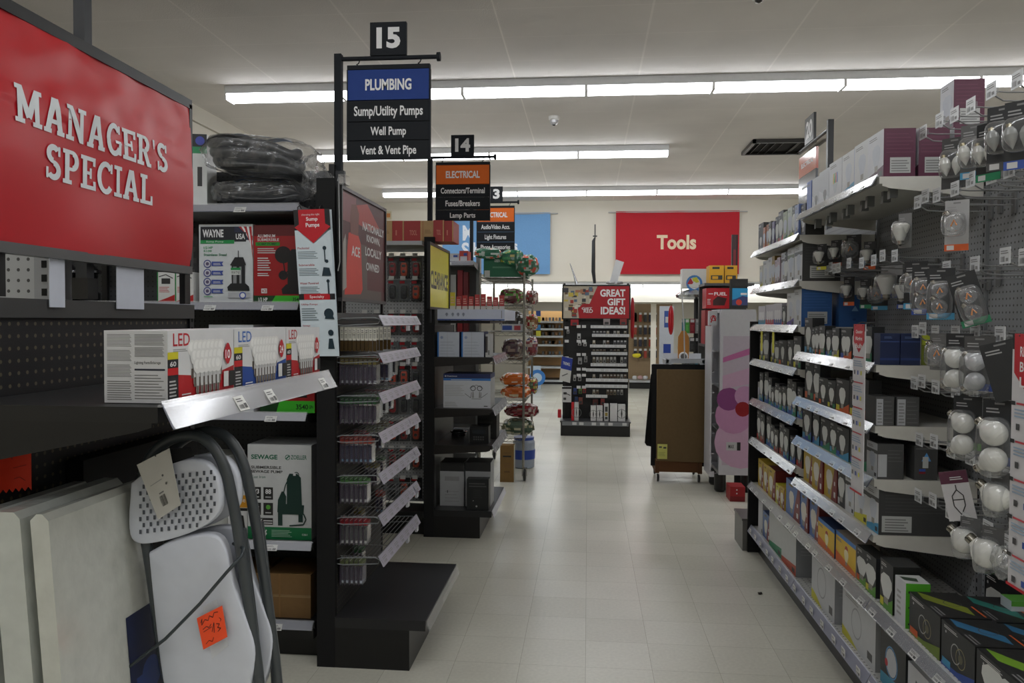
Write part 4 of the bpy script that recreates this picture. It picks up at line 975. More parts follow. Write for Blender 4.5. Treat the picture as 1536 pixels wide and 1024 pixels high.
# top row: small narrow packs with white tags
proto_s = thing('key_pack', 'x', 'pack')
m = MB(); m.box(-.001, .001, -.008, .008, -.062, 0, rgb(200, 198, 186), 'card')
f = m.face((-.001, .008, -.062), (0, -.016, 0), (0, 0, .062)); f.rect(.05, .05, .95, .95, rgb(214, 211, 198)); f.bars(.2, .15, .8, .5, 5, gr(40)); f.lines(.2, .6, .8, .85, 2, gr(90))
m.build('card', proto_s)
m = MB(); m.box(-.001, .009, -.008, .008, -.112, -.064, rgb(74, 58, 34), 'gloss'); m.build('contents', proto_s)
first = True
for hi, yh in enumerate((EY0+.075, EY0+.19, EY0+.34)):
    for k in range(9):
        lab = 'small brass-coloured hardware pack hanging in the top row of the bit display, hook %s' % ('one', 'two', 'three')[hi]
        l_ = (EX+.01+k*.0195, yh, WZ[0]-.045)
        if first: proto_s.location = l_; proto_s.rotation_euler = (0, 0, PI/2); proto_s['label'] = lab; proto_s['group'] = 'small packs in the top row, hook one'; first = False
        else: dup(proto_s, l_, PI/2, lab, 'small packs in the top row, hook ' + ('one', 'two', 'three')[hi])
    L15(MB().tube([(EX, yh, WZ[0]-.043), (EX+.18, yh, WZ[0]-.043)], .002, gr(150), 'steel', 6), 'peg_hook')
# poster sign
def art_poster(f):
    f.rect(0, 0, 1, 1, rgb(84, 38, 42)); f.rect(0, 0, .9, .55, rgb(96, 84, 80)); f.rect(.55, .1, 1, .9, rgb(88, 26, 32)); f.rect(0, .72, .30, .98, rgb(140, 80, 84)); f.poly([(.25, .9), (.55, .98), (.85, .78), (.6, .72), (.3, .74)], rgb(180, 60, 50))
    f.poly([(.14, .62), (.32, .66), (.40, .55), (.44, .10), (.40, .05), (.06, .03), (.10, .3), (.12, .5)], rgb(218, 62, 48)); f.poly([(.18, .62), (.34, .62), (.36, .84), (.30, .92), (.20, .90), (.17, .78)], rgb(120, 66, 54)); f.poly([(0, .45), (.08, .6), (.10, .1), (0, .05)], rgb(168, 165, 160))
    f.text('ACE', .20, .41, .38, .51, gr(235)); 
    Wt = gr(226)
    for s, u0, v0, u1, v1 in (('NATIONALLY', .44, .70, .97, .785), ('KNOWN,', .53, .585, .86, .67), ('LOCALLY', .50, .45, .90, .54), ('OWNED', .52, .30, .84, .385)): f.text(s, u0, v0, u1, v1, Wt, .03)
PZ0, PZ1 = 1.70, 2.195
t = thing('portrait_sign', 'framed sign NATIONALLY KNOWN, LOCALLY OWNED showing a person in a red apron', 'sign', (EX+.02, 3.55, 1.63))
Wd = 4.33-3.55
for y in (.02, Wd-.03): MB().box(-.012, .0, y, y+.02, 0, .07, K2, 'steel').build('post', t)
m = MB(); m.box(-.004, .004, 0, Wd, PZ0-1.63, PZ1-1.63, rgb(60, 30, 32), 'card'); f = m.face((.004, 0, PZ0-1.63), (0, Wd, 0), (0, 0, PZ1-PZ0)); f.mat = 'card'; art_poster(f); m.build('poster', t)
m = MB(); a, b = PZ0-1.63, PZ1-1.63
m.box(-.01, .012, -.01, Wd+.01, b, b+.016, K2, 'steel'); m.box(-.01, .012, -.01, Wd+.01, a-.016, a, rgb(60, 60, 62), 'steel'); m.box(-.01, .012, -.012, .002, a, b, K2, 'steel'); m.box(-.01, .012, Wd-.002, Wd+.012, a, b, K2, 'steel'); m.build('frame', t)
m = MB(); m.tube([(-.006, -.02, b+.03), (.0, -.022, b+.05), (.004, -.02, a+.16), (-.005, -.018, a+.12)], .003, gr(170), 'steel', 6); m.build('bracket_wire', t)
m = MB(); m.box(.0, .03, -.03, .05, b+.018, b+.06, rgb(205, 210, 225), 'clear'); m.build('clip', t)
# ================================================================== RIGHT SHELVING RUN (light bulbs), faces the aisle (-X)
GX = 1.135; GB = 1.54; RW = rgb(196, 194, 186); RS = rgb(150, 152, 152)
YS = (5.62, 4.44, 3.265, 2.09)
def bay(label, y1, y0, zs, pegmat, peg_top, end=None):
    cy = (y0+y1)/2; w = y1-y0
    t = thing('gondola_shelving', label, 'shelving', (GX, cy, 0), 0, 'bays of the light bulb shelving')
    MB().box(GB-GX, GB-GX+.02, -w/2+.016, w/2-.016, .19, peg_top, WHITE, pegmat).build('back_panel', t)
    for s in ((-1, 1) if label.startswith('far') else (-1,)):
        m = MB(); y = s*(w/2)+(-.016 if s > 0 else 0); m.box(GB-GX-.012, GB-GX+.03, y-.014, y+.014, 0, peg_top+.01, rgb(120, 122, 124), 'steel')
        for k in range(60):
            zz_ = .25+k*.033
            if zz_ < peg_top: m.box(GB-GX-.0125, GB-GX-.0118, y-.004, y+.004, zz_, zz_+.016, rgb(15, 15, 15), 'matte')
        m.build('upright', t)
    m = MB(); m.box(.004, GB-GX-.014, -w/2+.001, w/2-.001, .15, .185, RW, 'steel'); m.quad((.006, w/2-.003, .1856), (.006, -w/2+.003, .1856), (GB-GX-.015, -w/2+.003, .1856), (GB-GX-.015, w/2-.003, .1856), RW, 'deck_white')
    m.box(.05, GB-GX-.014, -w/2+.001, w/2-.001, 0, .15, K2, 'steel'); m.build('base_deck', t)
    m = MB(); m.prism([(-.002, .192), (.002, .195), (-.022, .150), (-.026, .149)], -w/2+.004, w/2-.004, rgb(150, 152, 168), 'plastic', 'Y'); m.build('price_rail', t)
    for i in range(7):
        lm = make_label_mesh(.05, .035); o = lm.build('price_label', t, (-.0245, -w/2+w*(i+.4+.2*R_())/7, .155), -PI/2)
    for z, dk, n in zs:
        add_shelf(t, 0, 0, z, w-.006, GB-GX-.015, -PI/2, RW, 'steel', labels=n, railh=.034, deck=dk, lw=.062, railcol=rgb(104, 106, 122), taper=.085)
    return t
zl = lambda px, py: at(px, py, X=1.112).z
FZ = [zl(1121, y) for y in (382, 435, 488, 538, 596, 654)] + [.49]
NZ = [zl(1298, 271), zl(1186, 529)*.5+zl(1298, 546)*.5, zl(1186, 595)*.6+zl(1282, 630)*.4, zl(1186, 653), (zl(1186, 713)+zl(1298, 802))*.5, .49]
print('ZS', FZ, NZ, zl(1121, 717), zl(1300, 893), zl(1186, 760))
b1 = bay('far bay of the light bulb shelving with eight packed levels', YS[0], YS[1], [(z, None, 6) for z in FZ], 'peg_grey_x', 2.2)
b2 = bay('middle bay of the light bulb shelving with hooks above five shelves', YS[1], YS[2], [(z, 'deck_white' if z < .5 else None, 6) for z in NZ], 'peg_grey_x', 2.16)
b3 = bay('near bay of the light bulb shelving with grey pegboard of hooks', YS[2], YS[3], [(.49, 'deck_white', 6)], 'peg_grey_x', 2.36)
# black end panel and the grey bumper at its foot
MB().box(GX-.02, GB+.55, YS[0]+.003, YS[0]+.03, 0, 1.60, K1, 'matte').build('end_panel', b1, (-GX, -(YS[0]+YS[1])/2, 0))
m = MB(); m.box(0, .8, 0, .30, .0, .21, rgb(96, 94, 90), 'steel'); m.box(-.006, .8, -.004, .306, .21, .225, rgb(80, 79, 76), 'steel'); m.build('end_base_box', loc=(1.085, YS[0]+.035, 0), label='low grey metal base box at the far foot of the light bulb shelving', cat='box')
# underside clips of the top shelf
sh = [c for c in b2.children if c.name.startswith('shelf')][0]
for k in range(9):
    m = MB(); m.box(-.012, .012, 0, .03, -.045, 0, rgb(110, 112, 112), 'steel'); m.box(-.012, .012, -.002, .0, -.05, -.02, rgb(150, 150, 150), 'steel'); m.build('shelf_clip', sh, (-.52+k*.13, .06+.02*(k % 2), -.0285))
# ---- printing styles
Kc = rgb(34, 36, 38)
def bulb(f, u, v, s, col=rgb(208, 210, 206), base=rgb(150, 146, 138), wide=1.0):
    a = s*f.h/f.w*wide
    f.poly([(u-.16*a, v), (u+.16*a, v), (u+.16*a, v+.28*s), (u-.16*a, v+.28*s)], base)
    f.poly([(u-.20*a, v+.22*s), (u+.20*a, v+.22*s), (u+.42*a, v+.62*s), (u+.40*a, v+.85*s), (u+.2*a, v+s), (u-.2*a, v+s), (u-.40*a, v+.85*s), (u-.42*a, v+.62*s)], col)
def blackpack(tag1, tag2=None, n=1, wide=1.0, size=.62, foot=None, ring=False):
    def art(f):
        f.rect(0, 0, 1, 1, Kc)
        f.lines(.08, .88, .5, .95, 2, gr(200)); f.disc(.14, .80, .03, gr(180))
        if foot: f.poly([(0, 0), (1, 0), (1, .30), (.5, .12), (0, .08)], foot)
        if ring:
            f.ring(.45, .48, .22, .025, gr(170)); f.ring(.60, .46, .22, .02, rgb(150, 140, 100)); f.disc(.60, .46, .10, rgb(96, 92, 70))
        else:
            for i in range(n): bulb(f, .5+(i-(n-1)/2)*.32, .12, size, wide=wide)
        f.rect(.04, .04, .30, .20, tag1)
        if tag2: f.rect(.68, .05, .94, .19, tag2)
    return art
def plainpack(base, foot, bulbs=True, band=None):
    def art(f):
        f.rect(0, 0, 1, 1, base); 
        if band: f.rect(0, .70, 1, .80, band)
        f.lines(.1, .86, .6, .94, 2, gr(110)); 
        if foot: f.poly([(0, 0), (1, 0), (1, .25), (0, .12)], foot)
        if bulbs: bulb(f, .55, .18, .55, rgb(190, 196, 206))
        f.rect(.74, .05, .92, .15, gr(60))
    return art
def retro(base, redc=rgb(120, 34, 34)):
    def art(f):
        f.rect(0, 0, 1, 1, base); f.poly([(.55, 0), (1, 0), (1, 1), (.84, .9), (.62, .3)], redc); f.rect(.2, .84, .5, .90, rgb(120, 100, 30)); bulb(f, .42, .10, .62, rgb(216, 212, 200)); f.rect(.78, .10, .9, .24, gr(215)); f.rect(.8, .4, .88, .5, gr(215))
    return art
def sun(f):
    f.rect(0, 0, 1, 1, rgb(226, 186, 40)); f.rect(0, .86, 1, 1, rgb(60, 120, 190)); f.poly([(0, 0), (1, 0), (1, .14), (0, .35)], rgb(216, 110, 50)); f.disc(.55, .62, .16, rgb(176, 60, 40), ry=.12); bulb(f, .55, .12, .5, rgb(236, 226, 180)); f.lines(.05, .72, .3, .82, 2, rgb(40, 60, 120))
def greyside(c, lab=True, n=6, lx0=.2, ly0=.08, lx1=.85, ly1=.40):
    def a(f):
        f.rect(0, 0, 1, 1, c); f.lines(.08, .50, .95, .95, n, tuple(x*1.35+.01 for x in c), fill=.2)
        if lab: f.rect(lx0, ly0, lx1, ly1, rgb(176, 178, 176)); f.lines(lx0+.04, ly0+.03, lx1-.04, ly1-.03, 5, gr(120))
    return a
def run(where, y_far, y_near, z, items, group, X=1.152):
    """a row of cartons filling y_far..y_near; every item (width share, h, d, colour, art, side, words)"""
    tot = sum(i[0] for i in items); k = (y_far-y_near)/tot; y = y_far; n = 0
    for it in items:
        w, h, d, col, art, side, words = it
        W = w*k
        if col is not None:
            n += 1; jx = .012*R_()
            carton('bulb_carton', f'{words}, {ORD[n-1]} from far end, {where}', 'box', W-.006, d, h, (X+jx, y-W/2, z+.0012), -PI/2, col, art=art, side=side, group=group, sidecol=col)
        y -= W
OR, CY, YL, GN, BL = rgb(206, 92, 40), rgb(70, 150, 190), rgb(206, 200, 60), rgb(40, 130, 90), rgb(50, 80, 160)
PU = rgb(84, 34, 58)
def it(w, h, d, col, art, words, side=None): return (w, h, d, col, art, side, words)
W1 = rgb(204, 206, 208)
# far bay
run('far bay top shelf', 5.60, 4.44, FZ[0], [
    it(1.6, .19, .10, gr(40), blackpack(gr(90), size=.4), 'black bulb carton'), it(.7, .15, .1, rgb(190, 130, 100), plainpack(rgb(190, 130, 100), OR), 'tan slim carton'), it(.7, .16, .1, rgb(180, 120, 90), plainpack(rgb(180, 120, 90), OR), 'tan slim carton'), it(.8, .17, .1, rgb(60, 56, 44), blackpack(YL), 'dark carton with yellow patch'),
    it(.8, .16, .1, rgb(90, 80, 120), plainpack(rgb(120, 110, 150), PU), 'violet slim carton'), it(.9, .18, .1, Kc, blackpack(rgb(120, 60, 140)), 'black and violet carton'), it(1.3, .20, .1, Kc, blackpack(RED, foot=RED), 'black and red carton'), it(1.0, .18, .1, rgb(120, 140, 110), plainpack(rgb(170, 180, 150), GN), 'green and white carton'),
    it(1.1, .19, .1, rgb(190, 196, 190), plainpack(rgb(190, 200, 190), rgb(140, 170, 60)), 'pale carton with green foot'), it(.8, .19, .1, Kc, blackpack(YL), 'black carton with yellow patch'), it(.9, .18, .1, rgb(100, 120, 170), plainpack(rgb(150, 165, 200), BL), 'blue and white carton'), it(1.0, .17, .1, gr(46), blackpack(gr(80)), 'dark carton')], 'cartons on the top shelf of the far bay')
run('far bay second shelf', 5.58, 4.458, FZ[1], [
    it(.8, .155, .12, rgb(200, 198, 186), plainpack(rgb(200, 198, 186), YL), 'cream carton'), it(1.2, .18, .12, W1, plainpack(W1, None), 'white carton'), it(1.0, .19, .12, W1, plainpack(W1, None), 'white carton'), it(.6, .19, .12, rgb(150, 120, 60), plainpack(rgb(170, 140, 70), None), 'ochre carton'), it(.6, .16, .12, rgb(170, 150, 160), plainpack(rgb(190, 170, 180), PU), 'pink and white carton'), it(.6, .17, .12, rgb(170, 150, 160), plainpack(rgb(190, 170, 180), PU), 'pink and white carton'),
    it(.9, .19, .12, W1, plainpack(W1, None, band=gr(90)), 'white carton with grey band'), it(.5, .18, .12, gr(60), blackpack(gr(120)), 'grey carton'), it(1.2, .20, .12, W1, plainpack(W1, None, band=rgb(120, 130, 110)), 'white carton with grey band'), it(1.3, .205, .20, gr(58), plainpack(W1, None, band=gr(100)), 'large white-fronted carton with dark labelled side', greyside(rgb(62, 62, 62)))], 'cartons on the second shelf of the far bay')
def multi(c):
    def a(f):
        f.rect(0, 0, 1, 1, rgb(200, 196, 204)); f.rect(0, 0, 1, .30, c)
        for i in range(3): bulb(f, .25+.25*i, .15, .55, rgb(226, 224, 228))
    return a
run('far bay third shelf', 5.56, 4.458, FZ[2], [
    it(1.3, .13, .14, rgb(200, 196, 204), multi(CY), 'white and pale blue multipack'), it(1.5, .135, .14, rgb(200, 196, 204), multi(rgb(190, 60, 80)), 'white and red multipack'), it(1.3, .14, .14, rgb(200, 196, 204), multi(BL), 'white and blue multipack'), it(.7, .12, .12, rgb(60, 36, 34), blackpack(RED), 'small dark red carton'), it(1.0, .19, .1, W1, plainpack(W1, rgb(90, 60, 150)), 'white carton with violet edge'), it(1.0, .205, .16, rgb(40, 84, 140), plainpack(W1, None), 'large carton with a labelled blue side', greyside(rgb(40, 84, 140)))], 'cartons on the third shelf of the far bay')
def bluetri(f): f.rect(0, 0, 1, 1, rgb(40, 84, 140)); f.poly([(.45, .42), (.7, .42), (.58, .56)], rgb(120, 160, 200)); f.disc(.55, .2, .05, rgb(26, 66, 120), ry=.03); f.lines(.1, .7, .9, .95, 4, rgb(36, 84, 142), fill=.3)
carton('bulb_carton', 'large plain blue carton with a small triangle, behind the labelled blue one', 'box', .145, .12, .205, (1.422, 4.458, FZ[2]+.0012), 0, rgb(40, 84, 140), art=bluetri)
def packs(n, hs, tags, extra=None, wide=1.0):
    out = []
    for i in range(n):
        tg, ft, nb, wd = tags[i % len(tags)]
        out.append(it(wd, hs[i % len(hs)], .05, Kc, blackpack(tg, GN if i % 3 == 0 else None, nb, foot=ft, wide=wide), 'black bulb pack with white bulb' if nb == 1 else 'black bulb pack with %s white bulbs' % ('two' if nb == 2 else 'three')))
    return out
run('far bay fourth shelf', 5.52, 4.46, FZ[3], packs(7, [.17, .19, .18, .14, .15, .155, .18], [(YL, None, 1, 1), (YL, None, 2, 1.3), (YL, None, 1, .9), (YL, None, 2, 1), (OR, None, 1, 1.6)]), 'bulb packs on the fourth shelf of the far bay')
for i, y in enumerate((5.25, 4.93)):
    MB().box(-.001, .0, -.025, .025, -.13, 0, rgb(225, 220, 50), 'card').build('shelf_tag', None, (1.112, y, FZ[2]-.03), 0, 'yellow paper tag hanging below the third shelf of the far bay, ' + ('far one' if i == 0 else 'near one'), 'tag')
run('far bay fifth shelf', 5.56, 4.44, FZ[4], [it(.6, .12, .08, rgb(140, 140, 140), plainpack(gr(150), None), 'grey slim carton')]+packs(10, [.19, .20, .17, .12, .15, .14, .15, .20, .19, .17], [(CY, BL, 1, 1), (CY, BL, 2, 1), (CY, GN, 1, .8)]), 'bulb packs on the fifth shelf of the far bay')
run('far bay sixth shelf', 5.56, 4.44, FZ[5], packs(9, [.20, .19, .19, .15, .14, .19, .18, .15, .16], [(rgb(190, 60, 50), rgb(120, 40, 40), 1, 1), (rgb(200, 90, 70), rgb(120, 40, 40), 1, 1), (CY, BL, 1, 1.1), (CY, BL, 1, 1)]), 'bulb packs on the sixth shelf of the far bay')
YE = rgb(190, 160, 44)
run('far bay seventh shelf', 5.54, 4.46, FZ[6], [it(.9, .18, .12, YE, retro(YE), 'yellow and maroon bulb carton'), it(.9, .18, .12, YE, retro(YE), 'yellow and maroon bulb carton'), it(1.1, .19, .12, rgb(110, 34, 34), retro(YE), 'yellow and maroon bulb carton'), it(.7, .12, .08, YL, retro(rgb(196, 190, 60)), 'small yellow carton'), it(.6, .13, .08, YE, retro(YE), 'small yellow and dark carton'), it(1.7, .20, .12, rgb(84, 112, 166), retro(rgb(96, 124, 178), rgb(130, 60, 60)), 'blue bulb carton')], 'cartons on the seventh shelf of the far bay')
run('far bay base', 5.50, 4.50, .186, [it(.6, .24, .2, rgb(190, 190, 192), plainpack(rgb(196, 196, 200), None, False), 'slim white carton'), it(.9, .17, .1, rgb(60, 80, 130), retro(rgb(84, 112, 166)), 'small blue carton'), it(1.5, .25, .25, rgb(190, 190, 188), plainpack(rgb(196, 198, 196), GN, False), 'tall white carton with green corner'), it(1.5, .245, .32, rgb(128, 130, 132), plainpack(rgb(196, 198, 196), rgb(180, 70, 40), False), 'tall white carton with orange corner', greyside(rgb(128, 130, 132), False))], 'cartons on the base shelf of the far bay')
# middle bay
def silver(f): f.rect(0, 0, 1, 1, rgb(190, 194, 200)); f.poly([(0, .0), (1, 0), (1, .2), (0, .5)], rgb(214, 216, 222)); bulb(f, .6, .1, .35, gr(120))
def rainbow(f):
    f.rect(0, 0, 1, 1, rgb(206, 208, 212)); f.rect(0, 0, 1, .1, CY)
    for i, c in enumerate((rgb(220, 190, 70), rgb(90, 170, 90), rgb(200, 100, 70), rgb(90, 120, 190))): f.poly([(.30+.1*i, .45), (.40+.1*i, .45), (.38+.1*i, .70), (.32+.1*i, .70)], c)
    f.poly([(.3, .45), (.7, .45), (.56, .2), (.44, .2)], rgb(190, 196, 200)); f.lines(.1, .85, .6, .93, 2, gr(120))
run('middle bay top shelf', 4.42, 3.28, NZ[0], [
    it(.7, .17, .1, rgb(60, 96, 180), plainpack(rgb(70, 104, 184), None, False), 'narrow blue carton'), it(1.0, .17, .1, rgb(186, 190, 196), silver, 'silver bulb carton'), it(1.3, .18, .1, rgb(186, 190, 196), silver, 'silver bulb carton'), it(1.5, .19, .1, W1, rainbow, 'white carton with rainbow bulb'), it(1.3, .19, .1, rgb(80, 120, 190), plainpack(W1, CY), 'white and blue bulb carton'), it(1.4, .195, .11, rgb(80, 100, 180), plainpack(W1, None), 'white bulb carton with blue edge'),
    it(1.4, .19, .12, PU, plainpack(rgb(204, 206, 212), PU), 'white-fronted carton with a plum labelled side', greyside(PU))], 'cartons on the top shelf of the middle bay')
def plumface(f): greyside(PU)(f)
for i, (x, st) in enumerate(((1.345, 0), (1.478, 0), (1.478, 1))):
    carton('bulb_carton', ('plum carton with white label, second from the aisle on the top shelf', 'plum carton with white label, lower of the stacked pair on the top shelf', 'plum carton with white label, upper of the stacked pair, highest of all')[i], 'box', .115, .12, .19, (x, 3.285+.012*st, NZ[0]+.0012+.1905*st), 0.0, PU, art=plumface, left=lambda f: plainpack(rgb(204, 206, 212), PU)(f), group=None)
for i, (x, zt_) in enumerate(((1.27, NZ[0]+.192), (1.55, NZ[0]+.3835))):
    m = MB(); m.add([(0, 0, 0), (.03, .01, 0), (.022, .006, .03), (0, .002, 0), (.03, .012, 0), (.022, .008, .03)], [(0, 1, 2), (5, 4, 3)], PU, 'card'); 
run('first shelf under hooks', 4.41, 3.40, NZ[1], [it(1.5, .19, .06, Kc, blackpack(CY, CY, 1), 'tall black bulb pack')]+packs(9, [.14, .145, .15, .13, .14, .14, .16, .15, .15], [(CY, None, 1, .7), (OR, None, 1, .7), (OR, GN, 2, 1), (BL, CY, 1, 1), (gr(180), YL, 2, 1.1), (BL, OR, 2, 1.6)]), 'bulb packs on shelf one below the hooks')
run('second shelf under hooks', 4.41, 3.40, NZ[2], packs(6, [.205, .20, .135, .13, .15, .17], [(OR, None, 1, 1.3), (OR, None, 1, .9), (OR, None, 1, 1.2), (YL, None, 1, 1.0), (YL, OR, 1, 1.5), (YL, OR, 1, 1.9)], wide=1.15), 'bulb packs on the second shelf below the hooks')
run('third shelf under hooks', 4.41, 3.40, NZ[3], packs(6, [.178, .17, .15, .15, .145, .165], [(CY, BL, 1, 1.4), (BL, CY, 1, 1.0), (BL, GN, 1, 1.3), (CY, GN, 1, .9), (BL, CY, 1, 1.5), (BL, GN, 1, 2.0)], wide=1.15), 'bulb packs on the third shelf below the hooks')
run('fourth shelf under hooks', 4.40, 3.275, NZ[4], [it(1.5, .19, .12, rgb(120, 34, 34), retro(YE), 'yellow and maroon bulb carton'), it(1.5, .19, .12, rgb(120, 34, 34), retro(YE), 'yellow and maroon bulb carton'), it(1.6, .19, .13, rgb(110, 28, 30), retro(YE), 'yellow and maroon bulb carton'), it(.9, .18, .08, Kc, blackpack(gr(190)), 'black bulb pack'),
    it(1.0, .17, .1, gr(40), plainpack(W1, None, band=gr(60)), 'white carton with dark band'), it(1.3, .18, .1, gr(60), plainpack(W1, YL, band=gr(60)), 'white carton with dark band and yellow corner'), it(1.1, .18, .30, gr(58), plainpack(W1, CY, band=gr(60)), 'large white-fronted carton with dark labelled side', greyside(gr(60), lx0=.04, lx1=.42, ly0=.06, ly1=.42))], 'cartons on the fourth shelf below the hooks')
BU = rgb(96, 124, 178)
run('fifth shelf under hooks', 4.42, 3.29, NZ[5], [it(1.1, .20, .12, rgb(100, 40, 40), retro(BU, rgb(140, 70, 60)), 'blue bulb carton'), it(1.3, .20, .12, rgb(100, 40, 40), retro(BU, rgb(140, 70, 60)), 'blue bulb carton'), it(2.0, .135, .10, rgb(40, 60, 100), sun, 'yellow and orange carton with blue top'), it(2.1, .14, .10, rgb(170, 160, 150), sun, 'yellow and orange carton with blue top'), it(1.0, .15, .06, Kc, blackpack(OR, None, 1, foot=rgb(90, 150, 50), wide=1.5), 'black bulb pack with large white globe'), it(.9, .16, .06, Kc, blackpack(YL, None, 1, foot=rgb(90, 150, 50), wide=1.4), 'black bulb pack with oval white bulb')], 'cartons on the fifth shelf below the hooks')
def whitebig(f): f.rect(0, 0, 1, 1, rgb(196, 198, 200)); f.ring(.45, .5, .3, .03, rgb(150, 152, 156)); f.poly([(0, 0), (.5, 0), (.2, .15), (0, .2)], YL); f.lines(.1, .85, .5, .93, 2, gr(130)); f.rect(.78, .1, .92, .25, gr(80))
run('middle bay base', 4.20, 3.30, .186, [it(2.2, .25, .25, rgb(150, 152, 154), whitebig, 'big white carton with ring print', greyside(rgb(150, 152, 154), False)), it(.5, .1, .1, None, None, ''), it(2.4, .22, .25, rgb(170, 171, 172), whitebig, 'big white carton with cord print', greyside(rgb(140, 142, 142), True))], 'big cartons on the base shelf of the middle bay')
# near bay: shelf at knee height
carton('bulb_carton', 'upright black bulb pack with oval bulb, left of the white and green carton', 'box', .13, .10, .185, (1.155, 3.175, .4912), -PI/2, Kc, art=blackpack(YL, None, 1, foot=rgb(90, 150, 50), wide=1.2), side=lambda f: f.rect(0, 0, 1, 1, gr(26)))
def gside(f):
    f.rect(0, 0, 1, 1, rgb(80, 165, 40)); f.rect(.1, .78, .9, .83, gr(40)); f.rect(.1, .08, .6, .12, gr(40)); f.rect(.1, .45, .4, .48, gr(40))
carton('bulb_carton', 'white carton with bright green side on the near bay shelf', 'box', .10, .085, .165, (1.152, 3.03, .4912), -PI/2, rgb(200, 202, 204), art=lambda f: (f.rect(0, 0, 1, 1, rgb(196, 198, 202)), f.lines(.2, .2, .6, .8, 5, gr(150))), side=gside, sidecol=rgb(80, 165, 40), topcol=rgb(200, 202, 200), top=lambda f: f.poly([(.2, .1), (.6, .1), (.8, .6), (.4, .7)], rgb(50, 70, 50)))
def ringtop(c):
    def a(f):
        f.rect(0, 0, 1, 1, gr(34)); f.poly([(0, .15), (.3, .10), (.9, .75), (.6, .8), (.25, .4)], c); f.ring(.45, .6, .18, .02, gr(70)); f.lines(.6, .05, .95, .2, 2, gr(120)); f.rect(.55, .9, .95, .94, OR)
    return a
for i, (y0, y1, c, tg, rg) in enumerate(((2.955, 2.70, rgb(120, 130, 40), OR, True), (2.695, 2.465, rgb(50, 110, 150), CY, True), (2.46, 2.16, rgb(110, 150, 40), OR, False))):
    carton('bulb_carton', ('black carton printed with glass globes, orange corner, on the near bay shelf', 'black carton printed with glass globes, blue corner, on the near bay shelf', 'black carton printed with white bulbs, nearest on the near bay shelf')[i], 'box', y0-y1-.006, .16, .145, (1.155, (y0+y1)/2, .4912), -PI/2, Kc, art=blackpack(tg, None, 2, foot=(rgb(110, 130, 40), BL, None)[i], ring=rg, wide=1.5, size=.75), top=ringtop(c), side=lambda f: f.rect(0, 0, 1, 1, gr(28)), mat='plastic')
    carton('bulb_carton', ('black carton behind the orange cornered globe carton', 'black carton behind the blue cornered globe carton', 'black carton behind the nearest white bulb carton')[i], 'box', y0-y1-.008, .15, .140, (1.318, (y0+y1)/2-.01, .4912), -PI/2, Kc, top=ringtop(c if i else rgb(40, 120, 110)), mat='plastic')
carton('bulb_carton', 'black carton with white globe print against the pegboard, near bay shelf', 'box', .16, .05, .19, (1.48, 3.02, .4912), -PI/2+.0, Kc, art=blackpack(gr(40), None, 1, wide=1.4), topcol=Kc)
def wg(f): f.rect(0, 0, 1, 1, rgb(190, 200, 206)); f.rect(.0, 0, .12, 1, rgb(196, 200, 204)); f.poly([(.2, .0), (.38, .0), (.42, .8), (.22, .8)], rgb(60, 150, 50)); f.text('15', .22, .08, .36, .25, gr(230)); f.rect(.5, .05, .95, .72, rgb(176, 188, 204)); f.rect(.0, .9, 1, 1, rgb(90, 160, 60)); f.rect(.6, .74, .8, 1, rgb(90, 160, 60))
carton('bulb_carton', 'pale carton with green stripe and number 15 at the back of the near shelf', 'box', .105, .07, .175, (1.475, 2.80, .4912), 0, rgb(190, 200, 206), art=wg, topcol=rgb(90, 160, 60))
run('near bay base', 3.24, 2.25, .186, [it(1.5, .22, .14, Kc, lambda f: (f.rect(0, 0, 1, 1, gr(30)), f.poly([(0, 0), (1, 0), (1, .3), (0, .2)], rgb(60, 140, 170)), f.ring(.45, .52, .28, .03, rgb(80, 140, 190)), f.disc(.45, .52, .24, rgb(190, 192, 196)), f.disc(.25, .45, .07, RED)), 'black carton with blue ring'), it(.2, .1, .1, None, None, ''), it(1.4, .20, .2, rgb(180, 182, 186), lambda f: (f.rect(0, 0, 1, 1, rgb(190, 192, 196)), f.poly([(.1, 0), (.6, 0), (.8, .6), (.3, .8)], gr(70))), 'white carton with grey print', greyside(gr(44), False)), it(1.4, .17, .2, Kc, blackpack(GN, RED), 'black carton'), it(1.4, .17, .2, Kc, blackpack(RED), 'black carton')], 'cartons on the base shelf of the near bay')
carton('bulb_carton', 'tall slim black carton standing behind the blue ring carton on the base', 'box', .06, .1, .26, (1.30, 3.18, .187), -PI/2, gr(28), side=lambda f: (f.rect(0, 0, 1, 1, gr(30)), f.disc(.5, .12, .05, YL), f.disc(.5, .28, .05, rgb(120, 120, 60))))
